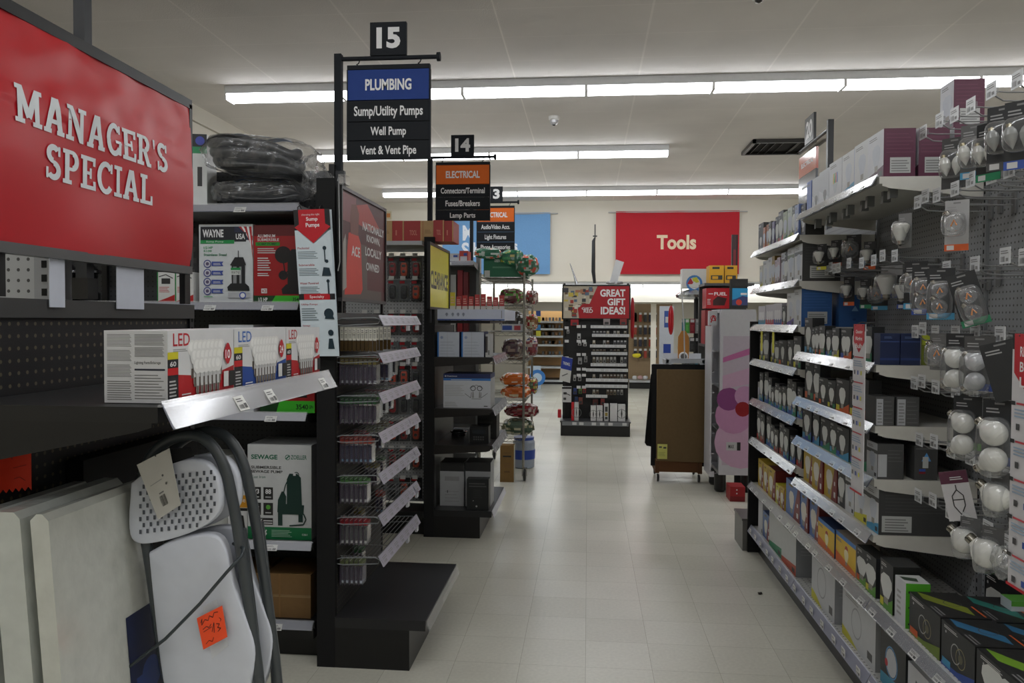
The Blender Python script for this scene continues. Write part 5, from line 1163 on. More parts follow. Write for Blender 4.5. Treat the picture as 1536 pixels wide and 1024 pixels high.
# cartons seen end-on at the near end of the middle bay's shelves
NV = rgb(28, 40, 76)
def navy(f): f.rect(0, 0, 1, 1, NV); f.rect(0, .72, 1, .76, rgb(50, 70, 120)); f.rect(0, .15, 1, .22, rgb(36, 56, 110)); f.lines(.2, .84, .6, .92, 2, rgb(90, 110, 150))
for i, x in enumerate((1.19, 1.268, 1.385)):
    carton('bulb_carton', f'small navy blue carton on the first shelf below the hooks, {ORD[i]} from the aisle', 'box', .074, .07, .125, (x, 3.28, NZ[1]+.0012), 0, NV, art=navy)
m = MB(); m.box(-.012, .012, 0, .004, 0, .12, rgb(130, 140, 50), 'card'); m.box(-.01, .02, -.002, .0, .08, .12, rgb(180, 190, 60), 'card'); m.build('bulb_card', None, (1.33, 3.30, NZ[1]+.0012), 0, 'olive and yellow upright card between the navy cartons', 'card')
for i, (x, s) in enumerate(((1.175, .07), (1.262, .086))):
    carton('bulb_carton', f'dark grey striped carton on the second shelf below the hooks, {("nearer the aisle", "nearer the pegboard")[i]}', 'box', s, .12, .115, (x, 3.28, NZ[2]+.0012), 0, gr(74), art=lambda f: (f.rect(0, 0, 1, 1, gr(78)), f.lines(.45, .1, .95, .95, 6, gr(96), fill=.25), f.rect(.04, .02, .40, .92, rgb(170, 172, 176)), f.lines(.1, .1, .36, .85, 7, gr(130))))
carton('bulb_carton', 'grey carton with white label on the third shelf below the hooks', 'box', .10, .12, .14, (1.20, 3.28, NZ[3]+.0012), 0, gr(70), art=lambda f: (f.rect(0, 0, 1, 1, gr(72)), f.lines(.4, .5, .95, .9, 4, gr(92), fill=.25), f.rect(.02, .06, .36, .7, rgb(176, 178, 180))), left=plainpack(W1, None, band=gr(60)))
def arrowbox(f): f.rect(0, 0, 1, 1, gr(66)); f.poly([(.30, .55), (.72, .55), (.52, .8)], rgb(86, 150, 210)); f.rect(.35, .35, .60, .68, rgb(180, 182, 180)); f.rect(.2, .18, .48, .24, rgb(130, 30, 40)); f.rect(.2, .25, .48, .32, BL); f.rect(.05, .9, .95, .93, gr(100))
carton('bulb_carton', 'grey carton with blue arrow and white sticker on the third shelf', 'box', .088, .08, .135, (1.335, 3.28, NZ[3]+.0012), 0, gr(66), art=arrowbox, tilt=.03)
# ---- guide strips standing off the shelf fronts
def guide(name, label, y_far, y_near, z1, z0, words, X=1.085):
    W = y_far-y_near; H = z1-z0
    t = thing(name, label, 'card', (X, (y_far+y_near)/2, z0))
    m = MB(); m.box(-.0015, .0015, -W/2, W/2, 0, H, rgb(206, 204, 206), 'card')
    f = m.face((-.0015, W/2, 0), (0, -W, 0), (0, 0, H))
    hh = (.115 if W < .16 else .16)/H
    f.rect(0, 1-hh*.25, 1, 1, rgb(30, 30, 30)); f.poly([(.06, 1), (.94, 1), (.94, 1-hh*.62), (.5, 1-hh), (.06, 1-hh*.62)], rgb(188, 34, 46))
    for k, s in enumerate(words): f.text(s, .22, 1-hh*(.36+.24*k), .78, 1-hh*(.20+.24*k), gr(230), .02)
    v = 1-hh-.03
    while v > .08:
        f.rect(.0, v-.004, .12, v+.012, gr(50)); f.rect(.15, v, .9, v+.008, rgb(190, 70, 80)); f.lines(.1, v-.05, .85, v-.01, 3, rgb(150, 170, 190)); 
        for q in range(3): f.rect(.15+.27*q, v-.10, .25+.27*q, v-.075, (gr(70), BL, YL)[q])
        v -= .15
    f.rect(0, 0, 1, .012, RED); m.build('card', t)
    MB().tube([(-.004, -W*.3, H-.006), (.02, -W*.3, H+.008), (.045, -W*.3, H+.006)], .002, gr(60), 'steel', 6).build('hook', t); MB().tube([(-.004, W*.3, H-.006), (.02, W*.3, H+.008), (.045, W*.3, H+.006)], .002, gr(60), 'steel', 6).build('hook', t)
    return t
guide('guide_card', 'tall white bulb guide card with red arrow head between middle and near bays', ay(1281, 1.085), ay(1299, 1.085), at(1290, 486, X=1.085).z, at(1290, 741, X=1.085).z, ['Choosing', 'Right', 'Bulb'])
guide('guide_card', 'white bulb guide card with red top cut by the right picture edge', ay(1521, 1.085), ay(1521, 1.085)-.17, at(1521, 500, X=1.085).z, at(1521, 880, X=1.085).z, ['REPLACE', 'BULBS', 'LED'])
# ---- peg hooks with price tags
hook0 = thing('peg_hook', 'x', 'hook')
MB().tube([(.272, 0, -.02), (.268, 0, 0), (.10, 0, 0), (.04, 0, .004), (.02, 0, .016), (.012, 0, .022)], .0028, gr(126), 'steel', 6).build('prong', hook0)
MB().tube([(.272, 0, .035), (.268, 0, .028), (.05, 0, .030), (.012, 0, .034)], .0024, gr(126), 'steel', 6).build('tag_arm', hook0)
MB().box(.268, .276, -.012, .012, -.03, .045, gr(110), 'steel').build('back_plate', hook0)
m = MB(); m.box(-.002, .0, -.031, .031, 0, .050, rgb(206, 208, 210), 'plastic'); f = m.face((-.002, .031, 0), (0, -.062, 0), (0, 0, .050)); f.lines(.12, .62, .85, .88, 2, gr(120)); f.bars(.12, .12, .55, .45, 8, gr(100)); f.rect(.62, .14, .86, .34, gr(130))
m.box(.0, .012, -.02, .02, .012, .034, rgb(190, 192, 194), 'clear'); m.build('price_tag', hook0, (0.004, 0, .012))
hz = lambda px, py: at(px, py, X=1.262).z-.035
HR = [('top', hz(1448, 163), (1378, 1402, 1424, 1448, 1478, 1516)), ('second', hz(1450, 277), (1358, 1378, 1400, 1427, 1450, 1481, 1507, 1534)), ('upper left', hz(1290, 395), (1223, 1230, 1240, 1253, 1271, 1290, 1308, 1321, 1339)), ('third', hz(1417, 403), (1357, 1379, 1417, 1459, 1504, 1533)), ('fourth', hz(1432, 500), (1358, 1381, 1402, 1432, 1461, 1499)), ('fifth', hz(1434, 587), (1360, 1382, 1404, 1434, 1461, 1500)), ('sixth', hz(1429, 678), (1381, 1403, 1429, 1458, 1487, 1516)), ('seventh', hz(1429, 772), (1381, 1403, 1429, 1455, 1487, 1516))]
HOOKS = {}; first = True
for nm, z, pxs in HR:
    for i, px in enumerate(pxs):
        X = 1.262; y = ay(px, X); y = min(y, 4.40-i*.068) if nm == 'upper left' else min(y, 3.23-i*.07); lab = f'white-tagged wire peg hook, {ORD[i]} from the left in the {nm} hook row'
        zz_ = z + (.012 if i % 3 == 1 else 0)
        HOOKS[(nm, i)] = (X, y, zz_)
        if first: hook0.location = (X, y, zz_); hook0['label'] = lab; hook0['group'] = f'peg hooks, {nm} row'; first = False
        else: dup(hook0, (X, y, zz_), None, lab, f'peg hooks, {nm} row')
# ---- things hanging on the hooks
Gw = rgb(206, 206, 200)
def globe(m, c, r, mat='gloss', col=Gw, ax_=None, neck=True):
    M = Matrix.Translation(c) @ (ax_ or Matrix())
    prof = [(.001, -r)] + [(r*math.cos(a), r*math.sin(a)) for a in [math.radians(d) for d in range(-75, 50, 15)]]
    prof += [(r*.50, r*.92), (r*.40, r*1.12)]
    m.lathe(prof, col, mat, 20, M)
    if neck: m.lathe([(r*.38, r*1.12), (r*.38, r*1.5), (r*.28, r*1.62), (.002, r*1.66)], rgb(150, 146, 136), 'chrome', 12, M)
def candle(m, c, r, col, mat='gloss', ax_=None):
    M = Matrix.Translation(c) @ (ax_ or Matrix())
    m.lathe([(.001, -r*2.2), (r*.35, -r*1.7), (r*.8, -r*.9), (r, -r*.1), (r*.85, r*.6), (r*.5, r*1.1)], col, mat, 14, M)
    m.lathe([(r*.45, r*1.1), (r*.45, r*1.6), (.002, r*1.7)], rgb(160, 150, 120), 'chrome', 10, M)
def flood(m, c, r, col=Gw, ax_=None):
    M = Matrix.Translation(c) @ (ax_ or Matrix())
    m.lathe([(.001, r*1.0), (r*.7, r*.95), (r, r*.7), (r*.95, r*.4), (r*.55, -r*.6), (r*.4, -r*1.0)], col, 'plastic', 20, M)
    m.lathe([(r*.35, -r*1.0), (r*.35, -r*1.45), (.002, -r*1.6)], rgb(150, 146, 136), 'chrome', 12, M)
def hung(name, label, px, py, Y, rz, kind, w, h, card=Kc, foot=None, cnt=1, r=.03, col=Gw, tiltx=0.0, dy=0):
    """(px,py) = where the top of the card shows; card hangs below"""
    p = at(px, py, Y=Y)
    t = thing(name, label, 'bulb pack', tuple(p), rz)
    m = MB(); m.box(-w/2, w/2, -.0006, .0006, -h, 0, card, 'card')
    f = m.face((-w/2, -.0006, -h), (w, 0, 0), (0, 0, h)); f.rect(.35, .93, .65, .96, gr(120)); f.lines(.1, .80, .5, .90, 2, gr(150))
    if foot: f.rect(0, 0, 1, .13, foot); f.rect(.1, .02, .4, .11, gr(200))
    f = m.face((w/2, .0006, -h), (-w, 0, 0), (0, 0, h)); f.lines(.1, .3, .9, .7, 8, gr(90)); f.rect(.1, .05, .6, .28, gr(120))
    m.build('card', t)
    zs = [-h*.30-k*(r*2.05) for k in range(cnt)]
    for k, z in enumerate(zs):
        m = MB(); Rv = Matrix.Rotation(PI/2*.8, 4, 'X') if kind == 'globe' else Matrix()
        if kind == 'globe': globe(m, (0, -r*1.0, z-r), r, col=col, ax_=Matrix.Rotation(-.9 if k == 0 else -2.2, 4, 'Y'))
        elif kind == 'candle':
            for sx in (-1, 1): candle(m, (sx*r*1.1, -r*1.1, z-r*2), r, col, ax_=Matrix.Rotation(.15*sx, 4, 'Y'))
        elif kind == 'clearglobe': globe(m, (0, -r*1.05, z-r), r, mat='clear', col=WHITE, ax_=Matrix.Rotation(-.6, 4, 'Y')); m.tube([(-r*.3, -r, z-r*1.3), (0, -r, z-r*.6), (r*.3, -r, z-r*1.2)], .003, rgb(220, 130, 40), 'gloss', 6)
        elif kind == 'flood': flood(m, (0, -r*1.05, z-r), r, col)
        m.build('bulb', t)
    if cnt:
        H_ = (cnt*2.05*r+.01) if kind != 'candle' else r*4.6
        m = MB(); m.blob((0, -r*1.05, -h*.28-H_/2), (w*.47, r*1.12, H_*.52+.004), WHITE, 'clear', 3.5, .02, 5, 20, 12, px); m.build('blister', t)
    if tiltx: t.rotation_euler = (0, tiltx, rz)
    return t
A = -PI/2+.75
hung('candle_bulb_pack', 'pack of white candle bulbs, leftmost under the top hooks of the near bay', 1432, 206, 2.98, A, 'candle', .085, .18, gr(60), None, 1, .020)
hung('candle_bulb_pack', 'pack of white candle bulbs, second from left under the top hooks', 1462, 186, 2.80, A, 'candle', .085, .18, gr(90), CY, 1, .020)
hung('candle_bulb_pack', 'black pack of white candle bulbs, third from left under the top hooks', 1484, 184, 2.62, A-.3, 'candle', .085, .18, Kc, GN, 1, .018)
hung('clear_bulb_pack', 'black pack of clear tubular bulbs at the upper right, left one', 1506, 158, 2.50, A, 'candle', .09, .19, Kc, gr(70), 1, .019, rgb(150, 152, 150))
hung('clear_bulb_pack', 'black pack of clear tubular bulbs at the upper right picture edge', 1534, 150, 2.36, A, 'candle', .09, .19, Kc, BL, 1, .019, rgb(150, 152, 150))
hung('flood_bulb_pack', 'single frosted flood bulb hanging left in the third hook row', 1358, 320, 3.15, A, 'flood', .05, .13, gr(120), None, 1, .033)
hung('clear_bulb_pack', 'clear bulb with orange filament on a long pale card, second hook row', 1436, 300, 2.82, A+.1, 'clearglobe', .075, .17, rgb(160, 160, 160), OR, 1, .030)
k_ = 0
for px, py, kind, r_, w_, ft in ((1233, 366, 'flood', .026, .055, YL), (1255, 360, 'flood', .024, .06, OR), (1281, 352, 'clearglobe', .034, .08, gr(60)), (1305, 362, 'flood', .026, .06, OR)):
    k_ += 1; hung('small_bulb_pack', f'dark pack with a small bulb on the upper left hooks, {ORD[k_-1]} from the left', px, py, min(ay(px, 1.36), 4.36-k_*.02), A, kind, w_, .135, Kc, ft, 1, r_)
k_ = 0
for px, py, kind, r_, w_, ft, cd in ((1274, 415, 'flood', .026, .06, OR, Kc), (1299, 418, 'flood', .024, .06, GN, Kc), (1320, 418, 'clearglobe', .030, .08, CY, Kc), (1338, 398, 'flood', .045, .10, BL, gr(150)), (1358, 412, 'flood', .030, .07, BL, Kc)):
    k_ += 1; hung('small_bulb_pack', f'bulb pack hanging just above the first shelf of the middle bay, {ORD[k_-1]} from the left', px, py, min(ay(px, 1.40), 4.32-k_*.02), A, kind, w_, .15, cd, ft, 1, r_)
for i, (px, py, Y, rz, ft) in enumerate(((1374, 392, 3.05, A, CY), (1388, 398, 2.95, A+.2, BL), (1412, 402, 2.84, A+.3, CY), (1440, 410, 2.72, A+.45, GN))):
    hung('clear_bulb_pack', f'black pack with clear bulbs below the third hook row, {ORD[i]} from the left', px, py, Y, rz, 'clearglobe', .085, .175, Kc, ft, 2 if i else 1, .026, tiltx=(0, 0, 0, -.3)[i])
hung('clear_bulb_pack', 'clear globe bulb with orange filament below the fourth hook row', 1412, 500, 2.95, A, 'clearglobe', .075, .13, gr(110), None, 1, .032)
hung('globe_bulb_pack', 'pack of two white globe bulbs below the fourth hook row', 1440, 500, 2.72, A, 'globe', .085, .17, Kc, OR, 2, .031)
hung('globe_bulb_pack', 'pack with grey and white bulbs beside the slanting black card', 1470, 504, 2.60, A, 'globe', .09, .17, gr(70), BL, 2, .029, rgb(176, 178, 180))
m_ = hung('black_card_pack', 'black printed card pack hanging at a slant, below the fourth hook row', 1498, 512, 2.42, -PI/2+.9, 'none', .105, .17, Kc, None, 0, tiltx=-.28)
hung('globe_bulb_pack', 'pack of two white globe bulbs, left of two below the fifth hook row', 1452, 594, 2.66, A, 'globe', .085, .17, Kc, rgb(90, 150, 60), 2, .033)
hung('globe_bulb_pack', 'pack of two white globe bulbs, right of two below the fifth hook row', 1500, 600, 2.44, A, 'globe', .09, .19, Kc, BL, 2, .037)
hung('globe_bulb', 'single big white globe bulb beside the right guide card', 1504, 708, 2.44, A, 'globe', .06, .10, gr(90), None, 1, .040)
hung('globe_bulb', 'big white globe bulb low on the pegboard, left of two', 1456, 776, 2.60, A, 'globe', .06, .10, gr(90), None, 1, .038)
hung('globe_bulb', 'big white globe bulb low on the pegboard, right of two', 1490, 790, 2.46, A, 'globe', .06, .10, gr(90), None, 1, .042)
t = hung('fixture_card', 'plum and white card with a lamp cage drawing, hanging alone', 1428, 706, 2.85, A+.35, 'none', .085, .17, rgb(196, 194, 196), None, 0, tiltx=-.22)
m = MB(); f = m.face((-.0425, -.0012, -.17), (.085, 0, 0), (0, 0, .17)); f.rect(0, .75, 1, 1, PU); f.lines(.35, .82, .8, .9, 2, gr(200)); f.strip([(.5, .72), (.5, .62), (.3, .5), (.3, .3), (.5, .12), (.7, .3), (.7, .5), (.5, .62)], .02, gr(50)); f.strip([(.3, .42), (.7, .42)], .02, gr(50)); m.build('print', t)
t = thing('fixture_bulb_pack', 'clear ribbed glass bulb in crumpled wrap at the lower right hooks', 'bulb pack', tuple(at(1508, 842, Y=2.35)))
m = MB(); m.blob((0, 0, 0), (.035, .03, .045), gr(200), 'bagclear', 2.4, .15, 6, 22, 14, 5); m.build('wrap', t); m = MB(); globe(m, (0, 0, 0), .022, 'clear', WHITE); m.build('bulb', t)

# ---- sign 20, seen edge-on above the bulb shelving
sx_, sy_ = 1.72, 5.95
t = thing('aisle_sign', 'aisle sign numbered 20 standing above the light bulb shelving, seen at a slant', 'sign', (sx_, sy_, 1.65))
K = rgb(38, 41, 46)
MB().box(-.02, .02, -.02, .02, 0, 1.40, K, 'steel').build('pole', t)
zb = at(1218, 214, X=sx_).z-1.65
MB().tube([(0, 0, zb), (0, .80, zb)], .012, K, 'steel', 8).build('arm', t)
ya, yb = ay(1218, sx_)-sy_, ay(1205, sx_)-sy_
m = MB(); z1 = at(1218, 172, X=sx_).z-1.65; m.box(-.01, .01, ya, yb, zb+.014, z1, K, 'plastic'); f = m.face((-.01, yb, zb), (0, ya-yb, 0), (0, 0, z1-zb)); f.text('20', .15, .22, .85, .85, gr(225), .04); m.build('number_plate', t)
ya, yb = ay(1222, sx_)-sy_, ay(1197, sx_)-sy_
z1 = at(1222, 222, X=sx_).z-1.65; z0 = at(1222, 254, X=sx_).z-1.65
m = MB(); m.box(-.01, .01, ya, yb, z0, z1, rgb(214, 104, 74), 'gloss'); f = m.face((-.01, yb, z0), (0, ya-yb, 0), (0, 0, z1-z0)); f.text('ELECTRICAL', .15, .4, .85, .62, gr(225), .03); m.build('text_panel', t)
m = MB(); m.box(-.01, .01, ya, yb, z0-.36, z0-.004, rgb(60, 66, 74), 'gloss'); f = m.face((-.01, yb, z0-.36), (0, ya-yb, 0), (0, 0, .36)); f.lines(.2, .3, .8, .9, 3, gr(200), fill=.25); m.build('text_panel', t)
# ================================================================== AISLE 14
def Bx(px0, px1, py0, py1, Y):
    a = at(px0, py1, Y=Y); b = at(px1, py0, Y=Y); return a.x, b.x, a.z, b.z
FY0, FY1 = 5.75, 6.62
fx0 = ax(636, FY0); fx1 = fx0+.075; FX = fx1; flx = at(737, 772, Y=FY0).x
t = thing('end_shelving', 'black end-of-aisle unit of lamp cartons below the yellow clearance sign', 'shelving', (fx0, FY0, 0))
def L14(m, n, par=t, o=(fx0, FY0, 0)):
    m2 = MB(); m2.v = [v-Vector(o) for v in m.v]; m2.f, m2.c, m2.m, m2.s = m.f, m.c, m.m, m.s; return m2.build(n, par)
zt14 = at(645, 355, Y=FY0).z
L14(MB().box(fx0, fx1, FY0, FY0+.03, 0, zt14, K1, 'matte'), 'side_panel'); L14(MB().box(fx0, fx1, FY1-.03, FY1, 0, 1.56, K1, 'matte'), 'side_panel')
L14(MB().box(fx1-.02, fx1, FY0+.031, FY1-.031, .2, 1.56, rgb(34, 32, 32), 'steel'), 'back_panel')
dz = at(700, 766, Y=FY0).z
m = MB(); m.box(FX, flx, FY0, FY1, dz-.045, dz, rgb(34, 34, 36), 'steel'); m.box(FX, flx-.085, FY0+.001, FY1-.001, 0, dz-.045, K2, 'steel'); L14(m, 'base_deck')
m = MB(); m.prism([(flx+.001, dz-.002), (flx+.004, dz), (flx+.02, dz-.045), (flx+.016, dz-.047)], FY0+.01, FY1-.01, rgb(196, 196, 206), 'plastic'); L14(m, 'price_rail')
SH14 = []
for py, ex in ((536, 0), (613, 0), (668, 0)):
    z = at(700, py, Y=FY0).z; SH14.append(z)
    add_shelf(t, FX-fx0+(flx-FX)-.0, (FY1-FY0)/2, z, FY1-FY0-.004, flx-FX-.002, PI/2, rgb(36, 33, 31), labels=4, railh=.05, railcol=rgb(206, 202, 212), taper=.07)
# display tray of small cards
x0, x1, z0, z1 = Bx(641, 757, 464, 480, FY0-.02); x0 = fx1+.028
L14(MB().box(fx1+.024, flx-.02, FY0+.031, FY1-.031, z0-.022, z0-.002, rgb(36, 33, 31), 'steel'), 'shelf')
m = MB(); m.box(x0, x1, FY0-.02, FY0-.012, z0, z1, rgb(196, 202, 220), 'card'); m.box(x1-.006, x1, FY0-.012, FY1-.05, z0, z1, rgb(196, 202, 220), 'card'); m.box(x0, x1-.006, FY0-.012, FY1-.05, z0, z0+.006, rgb(180, 186, 200), 'card'); m.box(x0, x0+.006, FY0-.012, FY1-.05, z0+.006, z1-.02, rgb(180, 186, 200), 'card'); m.box(x0+.006, x1-.006, FY1-.056, FY1-.05, z0+.006, z1-.02, rgb(180, 186, 200), 'card')
f = m.face((x0, FY0-.02, z0), (x1-x0, 0, 0), (0, 0, z1-z0)); f.rect(0, 0, 1, .12, rgb(60, 84, 150))
for u in (.14, .23, .31, .39): f.disc(u, .55, .14, rgb(150, 156, 176)); f.rect(u-.004, .35, u+.004, .7, rgb(90, 96, 120))
f.rect(.95, .2, .96, .9, gr(120)); m.build('display_tray', label='long pale blue cardboard tray on top of the clearance end unit', cat='tray')
for i in range(9):
    px = 679+i*9.2; p = at(px, 466, Y=5.84+.03*(i % 3)); zb_ = z0+.0065
    t2 = thing('plug_card', ('small yellow-headed card standing first in the pale blue tray' if i == 0 else f'small red-headed white card standing in the pale blue tray, {ORD[i]} from the left'), 'card', (p.x, p.y, zb_), 0, 'small cards in the pale blue tray')
    MB().box(-.019, .019, -.006, .006, 0, .10, rgb(206, 204, 200), 'card').build('packet', t2)
    m = MB(); h_ = (.20, .17, .18, .17, .185, .19, .17, .165, .18)[i]; m.box(-.018, .018, -.003, .003, .1005, h_, rgb(206, 190, 60) if i == 0 else rgb(176, 60, 60), 'card'); f = m.face((-.018, -.003, .10), (.036, 0, 0), (0, 0, h_-.10)); f.lines(.15, .2, .85, .8, 3, rgb(216, 170, 160)); m.build('header', t2)
# clearance sign
cx_ = fx1+.01; cy0, cy1 = ay(643, cx_), ay(672, cx_)
z1 = at(657, 373, X=cx_).z; z0 = at(657, 461, X=cx_).z
t = thing('clearance_sign', 'yellow framed sign reading CLEARANCE on the aisle 14 end unit', 'sign', (cx_, cy0, z0))
m = MB(); W = cy1-cy0; H = z1-z0; m.box(-.004, .004, 0, W, 0, H, rgb(232, 222, 40), 'plastic'); f = m.face((.004, 0, 0), (0, W, 0), (0, 0, H)); f.text('CLEARANCE', .06, .30, .94, .60, gr(20), .03); m.build('poster', t)
m = MB(); 
for a in ((-.012, W+.012, H, H+.02), (-.012, W+.012, -.016, 0), (-.012, 0, 0, H), (W, W+.012, 0, H)): m.box(-.01, .012, a[0], a[1], a[2], a[3], K2, 'steel')
m.build('frame', t); MB().box(-.008, .004, .05, .075, 1.58-z0, -.017, K2, 'steel').build('post', t); MB().box(-.008, .004, W-.08, W-.055, 1.58-z0, -.017, K2, 'steel').build('post', t)
def art_wb(f): f.rect(0, 0, 1, 1, rgb(196, 202, 212)); f.rect(0, 0, .07, 1, rgb(60, 120, 190)); f.disc(.2, .78, .06, rgb(150, 160, 190)); f.lines(.12, .1, .8, .7, 5, rgb(170, 178, 190), fill=.2); f.rect(.45, 0, .46, 1, gr(170))
for i, (a, b) in enumerate(((656, 689), (692, 726))):
    face_box('lamp_carton', f'white carton with navy side on the upper lamp shelf, {("left", "right")[i]} one', 'box', (a, b), (498, 535), FY0+.06, .25, SH14[0]+.0015, rgb(40, 56, 120), art=art_wb)
def art_bulbside(f): f.rect(0, 0, 1, 1, gr(190)); f.rect(.0, .2, .5, .9, rgb(70, 66, 66)); f.rect(.6, .1, .9, .3, gr(120))
face_box('lamp_carton', 'small grey and white carton at the right end of the upper lamp shelf', 'box', (728, 735), (501, 535), FY0+.05, .2, SH14[0]+.0015, gr(190), art=art_bulbside)
def art_west(f):
    f.rect(0, 0, 1, 1, rgb(204, 207, 212)); f.rect(0, .87, 1, 1, rgb(36, 46, 92)); f.rect(0, .80, 1, .87, rgb(60, 120, 190)); f.text('Westinghouse', .07, .90, .29, .95, gr(220)); f.disc(.045, .93, .022, gr(200)); f.lines(.16, .815, .6, .855, 1, gr(210), ragged=0)
    f.lines(.03, .36, .45, .70, 7, gr(170), fill=.25); f.lines(.03, .05, .3, .2, 3, gr(160), fill=.3); D = rgb(70, 72, 76)
    for u in (.63, .77): f.ring(u, .58, .08, .02, D); f.poly([(u-.02, .3), (u+.02, .3), (u+.01, .48), (u-.01, .48)], gr(150))
    f.strip([(.56, .58), (.70, .68), (.84, .58)], .012, D); f.strip([(.46, .42), (.58, .30), (.60, .46)], .012, D); f.strip([(.94, .44), (.80, .30), (.80, .46)], .012, D); f.strip([(.60, .27), (.80, .27)], .012, D); f.rect(.86, .04, .94, .07, gr(90))
face_box('lamp_carton', 'wide white carton with navy top and lamp drawing, marked Westinghouse', 'box', (665, 736), (561, 613), FY0+.05, .26, SH14[1]+.0015, rgb(204, 207, 212), art=art_west, side=lambda f: (f.rect(0, 0, 1, 1, gr(170)), f.rect(0, .87, 1, 1, rgb(36, 46, 92))), topcol=rgb(30, 38, 76))
t = thing('radio', 'black desk radio on the lower lamp shelf', 'radio', (at(718, 668, Y=FY0+.1).x, FY0+.1, SH14[2]+.001))
m = MB(); m.prism([(-.07, 0), (.075, 0), (.072, .125), (-.068, .125)], 0, .12, rgb(24, 25, 27), 'plastic'); m.build('body', t)
m = MB(); m.box(-.045, .045, -.002, .0, .07, .105, rgb(50, 54, 58), 'gloss'); m.build('display', t)
m = MB()
for r in range(2):
    for k in range(5): m.box(-.04+k*.017, -.03+k*.017, -.004, 0, .025+r*.018, .035+r*.018, gr(90), 'plastic')
m.build('button_panel', t)
face_box('hardware_carton', 'dark carton standing behind the desk radio', 'box', (716, 745), (622, 668), FY0+.35, .2, SH14[2]+.0015, gr(30), art=lambda f: f.lines(.1, .2, .8, .8, 4, gr(52)))
t = thing('light_fixture', 'low black ring fixture on the lower lamp shelf, left of the radio', 'fixture', (at(688, 668, Y=FY0+.5).x, FY0+.5, SH14[2]+.001))
m = MB(); m.tube([(.06*math.cos(a*PI/8), .06*math.sin(a*PI/8), .03) for a in range(16)], .008, rgb(60, 60, 62), 'gloss', 8, True); m.lathe([(.055, 0), (.055, .03), (.04, .045), (.001, .05)], rgb(34, 34, 36), 'plastic', 18); m.build('body', t)
def art_silver(f): f.rect(0, 0, 1, 1, rgb(170, 172, 174)); f.rect(0, .8, 1, 1, gr(40)); f.rect(.2, .58, .8, .68, gr(150)); f.lines(.2, .1, .8, .4, 4, gr(150), fill=.2); f.rect(.3, .3, .33, .36, gr(60))
for i, (a, b) in enumerate(((660, 696), (698, 736))):
    face_box('lamp_carton', f'tall silver carton with black band on the aisle 14 base shelf, {("left", "right")[i]}', 'box', (a, b), (694, 762), FY0+.14, .22, dz+.0015, rgb(150, 152, 155), art=art_silver, topcol=gr(30))
face_box('lamp_carton', 'small black carton in front of the silver cartons', 'box', (700, 733), (719, 766), FY0+.03, .09, dz+.0015, rgb(30, 32, 33), art=lambda f: (f.rect(0, 0, 1, 1, rgb(28, 31, 32)), f.lines(.1, .75, .9, .92, 2, gr(80)), f.lines(.3, .4, .7, .7, 5, gr(60), fill=.2), f.disc(.45, .12, .03, gr(180)), f.disc(.3, .3, .015, gr(170))))
# ---- aisle 14 shelving that faces the viewer: pegboard of test tools, cartons on top
GY = 6.02; x14 = fx0-.01
t = thing('gondola_shelving', 'grey pegboard shelving of test tools facing the viewer, behind the bit packs', 'shelving', (-2.2, GY, 0))
lx4 = lambda x: x+2.2
MB().box(-1.4, lx4(x14), 0, .02, .2, 2.09, WHITE, 'peg_grey_y').build('back_panel', t)
for x in (x14-.02, -1.95, -3.2): MB().box(lx4(x)-.014, lx4(x)+.014, -.02, .0, 0, 2.1, rgb(110, 112, 116), 'steel').build('upright', t)
zt = at(610, 361, Y=GY-.3).z
MB().box(-1.4, lx4(x14), -.3, .3, zt-.03, zt, rgb(176, 178, 182), 'steel').build('top_shelf', t)
m = MB(); m.box(-1.4, lx4(x14), -.28, 0, .13, .185, K1, 'steel'); m.box(-1.4, lx4(x14), -.2, 0, 0, .13, K2, 'steel'); m.build('base_deck', t)
for i, (a, b, c, s) in enumerate(((566, 588, rgb(196, 160, 110), 0), (588, 606, rgb(176, 52, 50), 1), (606, 634, rgb(170, 48, 48), 2), (634, 650, rgb(186, 150, 100), 0), (650, 666, rgb(166, 50, 48), 2), (666, 680, rgb(160, 46, 46), 1))):
    def a14(f, c=c, s=s):
        f.rect(0, 0, 1, 1, c)
        if s: f.text('1' if s == 1 else 'TOOL', .3, .3, .7 if s == 2 else .4, .55, rgb(206, 130, 110)); f.rect(.88, 0, 1, 1, rgb(190, 150, 100))
        else: f.lines(.2, .4, .8, .6, 3, rgb(150, 116, 70))
    face_box('hardware_carton', f'{"red" if s else "tan"} carton on top of aisle 14 shelving, {ORD[i]} from the left', 'box', (a, b), (331-(i == 4)*1, 361), GY-.235+.01*(i % 2), .26, zt+.0015, c, art=a14)
tp = thing('tool_pack', 'x', 'pack')
